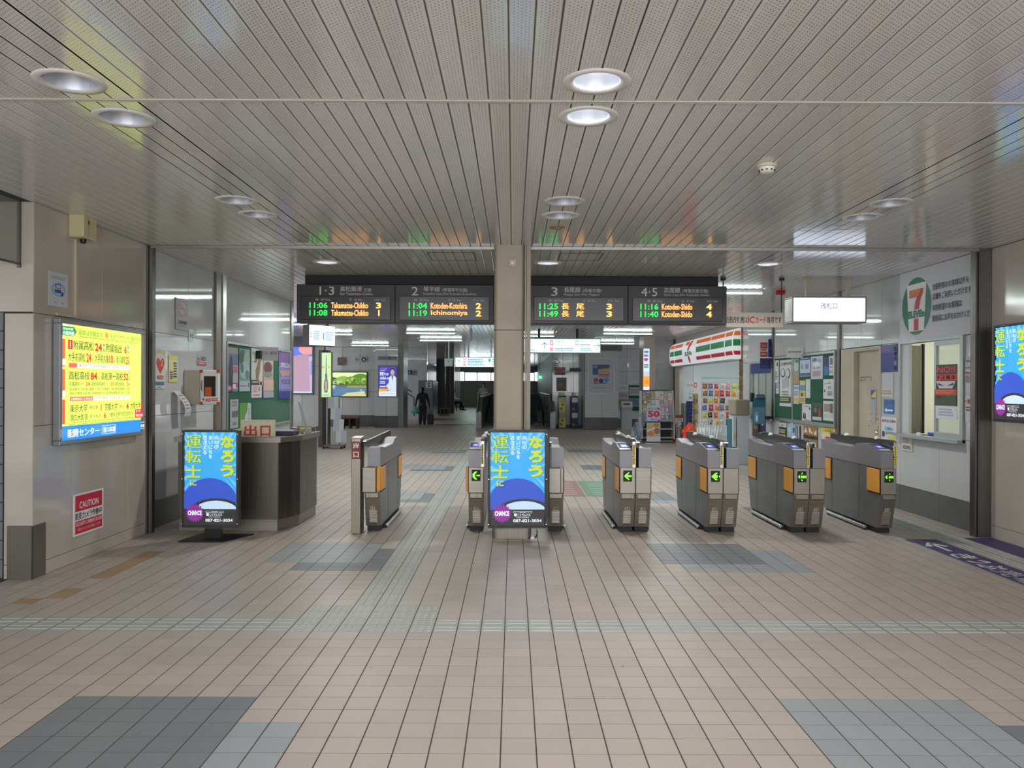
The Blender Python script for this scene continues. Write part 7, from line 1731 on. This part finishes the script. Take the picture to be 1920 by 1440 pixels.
# wheelchair sign on the corner wall
g = G(); w = struct('wall_stair_side', g.box(-5.1, -3.9, 36.5, 36.7, 0, H), WALLW, 'white wall behind the far stairs')
FF(762.5, 694, 773, 702.5, 'navy wheelchair symbol plate in the far corner', (36, 44, 120), [('e', .5, .22, .08, .1, (180, 190, 220)), ('e', .5, .62, .22, .26, (180, 190, 220)), ('e', .5, .62, .15, .18, (36, 44, 120)), ('r', .44, .3, .54, .6, (180, 190, 220))], Y=36.5, cat='sign', name='wheelchair_plate')
FF(773.5, 694, 782, 704, 'pale plate beside the wheelchair symbol', (130, 136, 138), [('l', .1, .3, .9, .6, 1, (80, 84, 86))], Y=36.5, cat='sign', name='direction_plate')
t = thing('stair_handrail', 'double grey handrail beside the far stairs', 'handrail', (0, 34, 0))
for dz in (0, .16):
    g = G(); P = [PY(762, 730+dz*40, 34), PY(776, 737.5+dz*50, 34), PY(776.5, 780, 34)] if dz else [PY(762, 729, 34), PY(772, 734.5, 34)]
    g.tube([(p[0], 0, p[2]) for p in P], .03, 6, mat((70, 74, 80), .4)); g.obj('rail', t)
# lockers
Yk = 35.5; x0_, x1_ = XY(784, Yk), XY(811, Yk)
t = thing('locker_cabinet', 'tall grey locker cabinet with a picture plate in the far corridor', 'locker', (x0_, Yk, 0))
zl = ZY(714, Yk); g = G(); g.box(0, x1_-x0_, 0, 2.4, 0, zl, mat((104, 112, 122), .4), .01); g.obj('body', t)
g = G(); a_ = PY(798.5, 715.5, Yk); b_ = PY(810, 727.5, Yk); ww_ = b_[0]-a_[0]; hh = a_[2]-b_[2]
g.box(a_[0]-x0_, b_[0]-x0_, -.012, 0, b_[2], a_[2], mat((196, 200, 196), .5)); art(g, ww_, hh, [('r', .35, .2, .65, .4, (40, 44, 50)), ('p', [(.3, .85), (.5, .4), (.7, .85)], (40, 44, 50))], -.013, ox=(a_[0]+b_[0])/2-x0_, oz=(a_[2]+b_[2])/2); g.obj('picture_plate', t)
for k in range(5):
    g = G(); g.box(x1_-x0_, x1_-x0_+.012, .03+k*.475, .47+k*.475, .05, zl-.05, mat((136, 146, 150), .25, .3), .006); g.obj('door', t)
# suitcase
x, y, _ = PY(806, 795, 31.6)
t = thing('suitcase', 'dark maroon suitcase standing beside the person in black', 'suitcase', (x, 31.6, 0))
g = G(); g.box(-.11, .13, -.06, .3, .03, .42, mat((58, 34, 38), .5), .03); g.obj('shell', t)
g = G(); g.tube([(-.05, .1, .42), (-.05, .1, .5), (.07, .1, .5), (.07, .1, .42)], .012, 6, BLACK); g.obj('handle', t)
for q in (-.08, .1):
    g = G(); g.lathe((q, 0, .02), [(0, -.015), (.02, -.015), (.02, .015), (0, .015)], 8, BLACK, 'y'); g.obj('wheel', t)
# exit sign right of the column
x, y, z = PY(1012, 707.5, 40)
t = thing('exit_sign', 'small glowing green exit sign right of the column', 'sign', (x, 40, z))
g = G(); g.box(-.13, .13, 0, .05, -.07, .07, mat((40, 210, 130), .4, 0, 1.6), .01); g.obj('display', t)
g = G(); g.box(-.02, .05, -.003, 0, -.04, .045, mat((220, 255, 235), .4, 0, 1.6)); g.obj('symbol', t)
g = G(); g.box(-.01, .01, .02, .03, .07, H-z, BLACKM); g.obj('hanger', t)
# dark machines in the stair well, right of the column
for k, (px, h_) in enumerate(((1012, .9), (1026, 1.15))):
    t = thing('luggage_cart', 'dark cart shape behind the glass, %s of two' % ('left', 'right')[k], 'cart', (XY(px, 31), 31, 0))
    g = G(); g.box(-.12, .12, -.1, .3, .12, .12+h_*.5, mat((44, 50, 62), .5), .03); g.obj('body', t)
    g = G(); g.tube([(-.1, .3, .2), (-.1, .36, h_), (.1, .36, h_), (.1, .3, .2)], .02, 6, BLACK); g.obj('handle', t, smooth=True)
    for q in (-.1, .1):
        g = G(); g.lathe((q, .0, .08), [(0, -.02), (.08, -.02), (.08, .02), (0, .02)], 12, BLACK, 'y'); g.obj('wheel', t)

# ------------------------------------------------------------------ people, far down the hall
def figure(name, lab, verts, edges, rad, loc, rz, parts):
    me = bpy.data.meshes.new('body'); me.from_pydata(verts, edges, [])
    o = bpy.data.objects.new(name, None); COL.objects.link(o); tag(o, lab, 'person'); o.location = loc; o.rotation_euler = (0, 0, rz)
    b = bpy.data.objects.new('body', me); COL.objects.link(b); b.parent = o
    sm = b.modifiers.new('skin', 'SKIN'); ss = b.modifiers.new('sub', 'SUBSURF'); ss.levels = 1; ss.render_levels = 2
    sv = me.skin_vertices[0].data if me.skin_vertices else None
    if sv is None:
        me.attributes; 
    for i, r in enumerate(rad):
        me.skin_vertices[0].data[i].radius = (r, r) if not isinstance(r, tuple) else r
    me.skin_vertices[0].data[0].use_root = True
    b.data.materials.append(parts[0])
    return o
def ensure_skin():
    pass
def person(name, lab, loc, rz, J, cloth, skin, hair, trousers, s=1.0, longhair=False):
    """J: joints (m) by name. one skinned body for trunk and limbs; hands with five fingers; head, hair and trousers are parts"""
    root = bpy.data.objects.new(name, None); COL.objects.link(root); tag(root, lab, 'person'); root.location = loc; root.rotation_euler = (0, 0, rz); root.scale = (s, s, s)
    def skin_mesh(nm, chain, edges, m):
        me = bpy.data.meshes.new(nm); me.from_pydata([c[0] for c in chain], edges, [])
        o = bpy.data.objects.new(nm, me); COL.objects.link(o); o.parent = root
        o.modifiers.new('skin', 'SKIN')
        if not me.skin_vertices:
            bpy.context.view_layer.objects.active = o
        for i, c in enumerate(chain):
            r = c[1]; me.skin_vertices[0].data[i].radius = r if isinstance(r, tuple) else (r, r)
        me.skin_vertices[0].data[0].use_root = True
        ss = o.modifiers.new('smooth', 'SUBSURF'); ss.levels = 1; ss.render_levels = 1
        me.materials.append(m)
        for md in list(o.modifiers): pass
        return o
    P = J
    ch = [(P['pelvis'], (.15, .10)), (P['waist'], (.155, .10)), (P['chest'], (.19, .12)), (P['neck'], .055), (P['skull'], (.078, .09)), (P['crown'], (.065, .075))]
    ed = [(0, 1), (1, 2), (2, 3), (3, 4), (4, 5)]
    for sd in ('l', 'r'):
        i = len(ch); ch += [(P['sh'+sd], .078), (P['el'+sd], .056), (P['wr'+sd], .034), (P['ha'+sd], (.034, .018))]; ed += [(2, i), (i, i+1), (i+1, i+2), (i+2, i+3)]
        wx, wy, wz = P['ha'+sd]; dn = [P['ha'+sd][k]-P['wr'+sd][k] for k in range(3)]; L = max(1e-6, sum(q*q for q in dn)**.5); dn = [q/L for q in dn]
        for f in range(5):
            off = (f-2)*.016; l = (.045, .07, .078, .072, .055)[f]
            a = (wx+dn[0]*.03, wy+off, wz+dn[2]*.03); b = (wx+dn[0]*(.03+l)+.008, wy+off*(1.3 if f else 2.4), wz+dn[2]*(.03+l))
            j = len(ch); ch += [(a, .010), (b, .008)]; ed += [(i+3, j), (j, j+1)]
        i = len(ch); ch += [(P['hip'+sd], .085), (P['kn'+sd], .058), (P['an'+sd], .04), (P['to'+sd], (.035, .03))]; ed += [(0, i), (i, i+1), (i+1, i+2), (i+2, i+3)]
    body = skin_mesh('body', ch, ed, cloth)
    # face, neck and hands show skin: head shell with features over the body's skull
    hx, hy, hz = P['skull']; fd = P['face']
    import mathutils
    g = G(); n = 12
    g.lathe((hx, hy, hz), [(0, -.115), (.05, -.10), (.075, -.04), (.088, .02), (.08, .08), (.05, .115), (0, .125)], 16, skin)
    fx2, fy2 = fd
    g.lathe((hx+fx2*.09, hy+fy2*.09, hz-.01), [(0, -.02), (.014, -.015), (.01, .01), (0, .03)], 8, skin)
    px_, py_ = -fy2, fx2
    for e in (-1, 1):
        g.lathe((hx+fx2*.078+px_*.03*e, hy+fy2*.078+py_*.03*e, hz+.02), [(0, -.008), (.009, 0), (0, .008)], 8, mat((30, 26, 26), .3))
        g.lathe((hx+px_*.088*e, hy+py_*.088*e, hz), [(0, -.03), (.014, -.01), (.014, .02), (0, .035)], 8, skin)
    g.lathe((hx+fx2*.078, hy+fy2*.078, hz-.05), [(0, -.006), (.02, 0), (0, .006)], 8, mat((150, 90, 86), .5))
    g.obj('head', root, smooth='all')
    g = G(); g.lathe((hx-fx2*.02, hy-fy2*.02, hz+.02), [(.088, -.05), (.1, .02), (.09, .08), (.055, .125), (0, .135)], 16, hair)
    if longhair: g.lathe((hx-fx2*.03, hy-fy2*.03, hz-.1), [(.0, -.14), (.07, -.12), (.095, .05), (.09, .12)], 14, hair)
    else: g.lathe((hx-fx2*.04, hy-fy2*.04, hz-.03), [(.0, -.06), (.055, -.05), (.075, .02), (.07, .06)], 14, hair)
    g.obj('hair', root, smooth='all')
    g = G()
    for sd in ('l', 'r'):
        a, b, c_ = P['hip'+sd], P['kn'+sd], P['an'+sd]
        g.tube([a, b, c_], [.115, .082, .065], 12, trousers)
    px0_, py0_, pz0_ = P['pelvis']; g.lathe((px0_, py0_, pz0_), [(.0, -.1), (.13, -.08), (.17, 0), (.16, .09)], 14, trousers)
    g.obj('trousers', root, smooth='all')
    g = G()
    for sd in ('l', 'r'):
        a = P['an'+sd]; b = P['to'+sd]; g.tube([(a[0], a[1]+(.05 if b[1] < a[1] else -.05), .035+min(a[2], b[2])-.03), (a[0], a[1], a[2]-.02), (b[0], b[1], b[2])], [.04, .05, .035], 8, BLACK)
    g.obj('shoes', root, smooth='all')
    return root
SK = mat((196, 156, 130), .5); HR = mat((22, 20, 22), .5); BK = mat((24, 24, 28), .7); DG = mat((52, 52, 56), .7)
J = dict(pelvis=(0, 0, .92), waist=(0, .0, 1.08), chest=(0, -.02, 1.32), neck=(0, -.03, 1.48), skull=(0, -.02, 1.6), crown=(0, -.02, 1.67),
         shl=(-.19, -.02, 1.4), ell=(-.28, -.03, 1.13), wrl=(-.31, -.08, .90), hal=(-.31, -.1, .82), shr=(.19, -.02, 1.4), elr=(.27, .02, 1.13), wrr=(.32, .03, .90), har=(.325, .04, .82),
         hipl=(-.09, 0, .88), knl=(-.1, .02, .48), anl=(-.1, .04, .08), tol=(-.1, .2, .035), hipr=(.09, 0, .88), knr=(.09, .03, .48), anr=(.09, .02, .08), tor=(.1, .18, .035), face=(0, 1))
x, y, _ = PY(792, 795, 31.5)
person('person', 'person in black seen from behind, carrying bags down the corridor', (x, 31.5, 0), 0, J, BK, SK, HR, DG, .84)
for k, (dx_, dz, cc_, lab, s_) in enumerate(((-.30, .46, (200, 206, 206), 'white plastic bag carried in the left hand of the person in black', 1.0), (-.22, .42, (80, 190, 165), 'mint green shopping bag carried by the person in black', .9))):
    t = thing('carrier_bag', lab, 'bag', (x+dx_-.02*k, 31.42-.06*k, dz))
    g = G(); g.add([(-.13, -.05, .02), (.13, -.05, .02), (.13, .05, .02), (-.13, .05, .02), (-.15, -.06, .14), (.15, -.06, .14), (.15, .06, .14), (-.15, .06, .14), (-.1, -.015, .25), (.1, -.015, .25), (.1, .015, .25), (-.1, .015, .25)],
                   [(3, 2, 1, 0)]+[(q*4+i, q*4+(i+1) % 4, q*4+4+(i+1) % 4, q*4+4+i) for q in (0, 1) for i in range(4)]+[(8, 9, 10, 11)], mat(cc_, .4)); g.obj('bag', t, smooth='all')
    g = G(); g.tube([(-.05, 0, .24), (-.02, 0, .3), (.02, 0, .3), (.05, 0, .24)], .006, 6, mat(cc_, .4)); g.obj('handle', t)
# seated person, facing right
J2 = dict(pelvis=(0, 0, .50), waist=(.0, 0, .66), chest=(.03, 0, .92), neck=(.07, 0, 1.08), skull=(.12, 0, 1.19), crown=(.14, 0, 1.26),
          shl=(.04, -.18, 1.0), ell=(.1, -.24, .76), wrl=(.3, -.16, .72), hal=(.37, -.13, .73), shr=(.04, .18, 1.0), elr=(.1, .24, .76), wrr=(.3, .16, .72), har=(.37, .13, .73),
          hipl=(.06, -.1, .5), knl=(.5, -.1, .52), anl=(.62, -.1, .1), tol=(.78, -.1, .04), hipr=(.06, .1, .5), knr=(.46, .1, .54), anr=(.42, .1, .1), tor=(.58, .1, .04), face=(1, 0))
Yp = 50; x = XY(850, Yp)
person('person', 'seated person in a pale top looking down, far down the corridor', (x, Yp, 0), 0, J2, mat((190, 192, 196), .6), SK, HR, BK, 1.0)
t = thing('corridor_chair', 'dark chair under the seated person', 'chair', (x, Yp, 0))
g = G(); g.box(-.22, .24, -.24, .24, .36, .40, BLACKM, .01); g.obj('seat', t)
g = G(); g.box(-.26, -.22, -.24, .24, .4, .85, BLACKM, .01); g.obj('backrest', t)
for a_ in (-.2, .2):
    for b_ in (-.2, .2):
        g = G(); g.tube([(a_, b_, 0), (a_, b_, .36)], .015, 6, BLACKM); g.obj('leg', t)
J3 = {k: (tuple(v[:1])+tuple(v[1:]) if k != 'face' else (0, -1)) for k, v in J.items()}
for k in ('tol', 'tor'): J3[k] = (J3[k][0], -.14, J3[k][2])
x = XY(907, 43)
person('person', 'person with long dark hair and a pale top behind the stair parapet', (x, 43, 0), 0, J3, mat((186, 180, 172), .6), SK, HR, BK, .97, True)
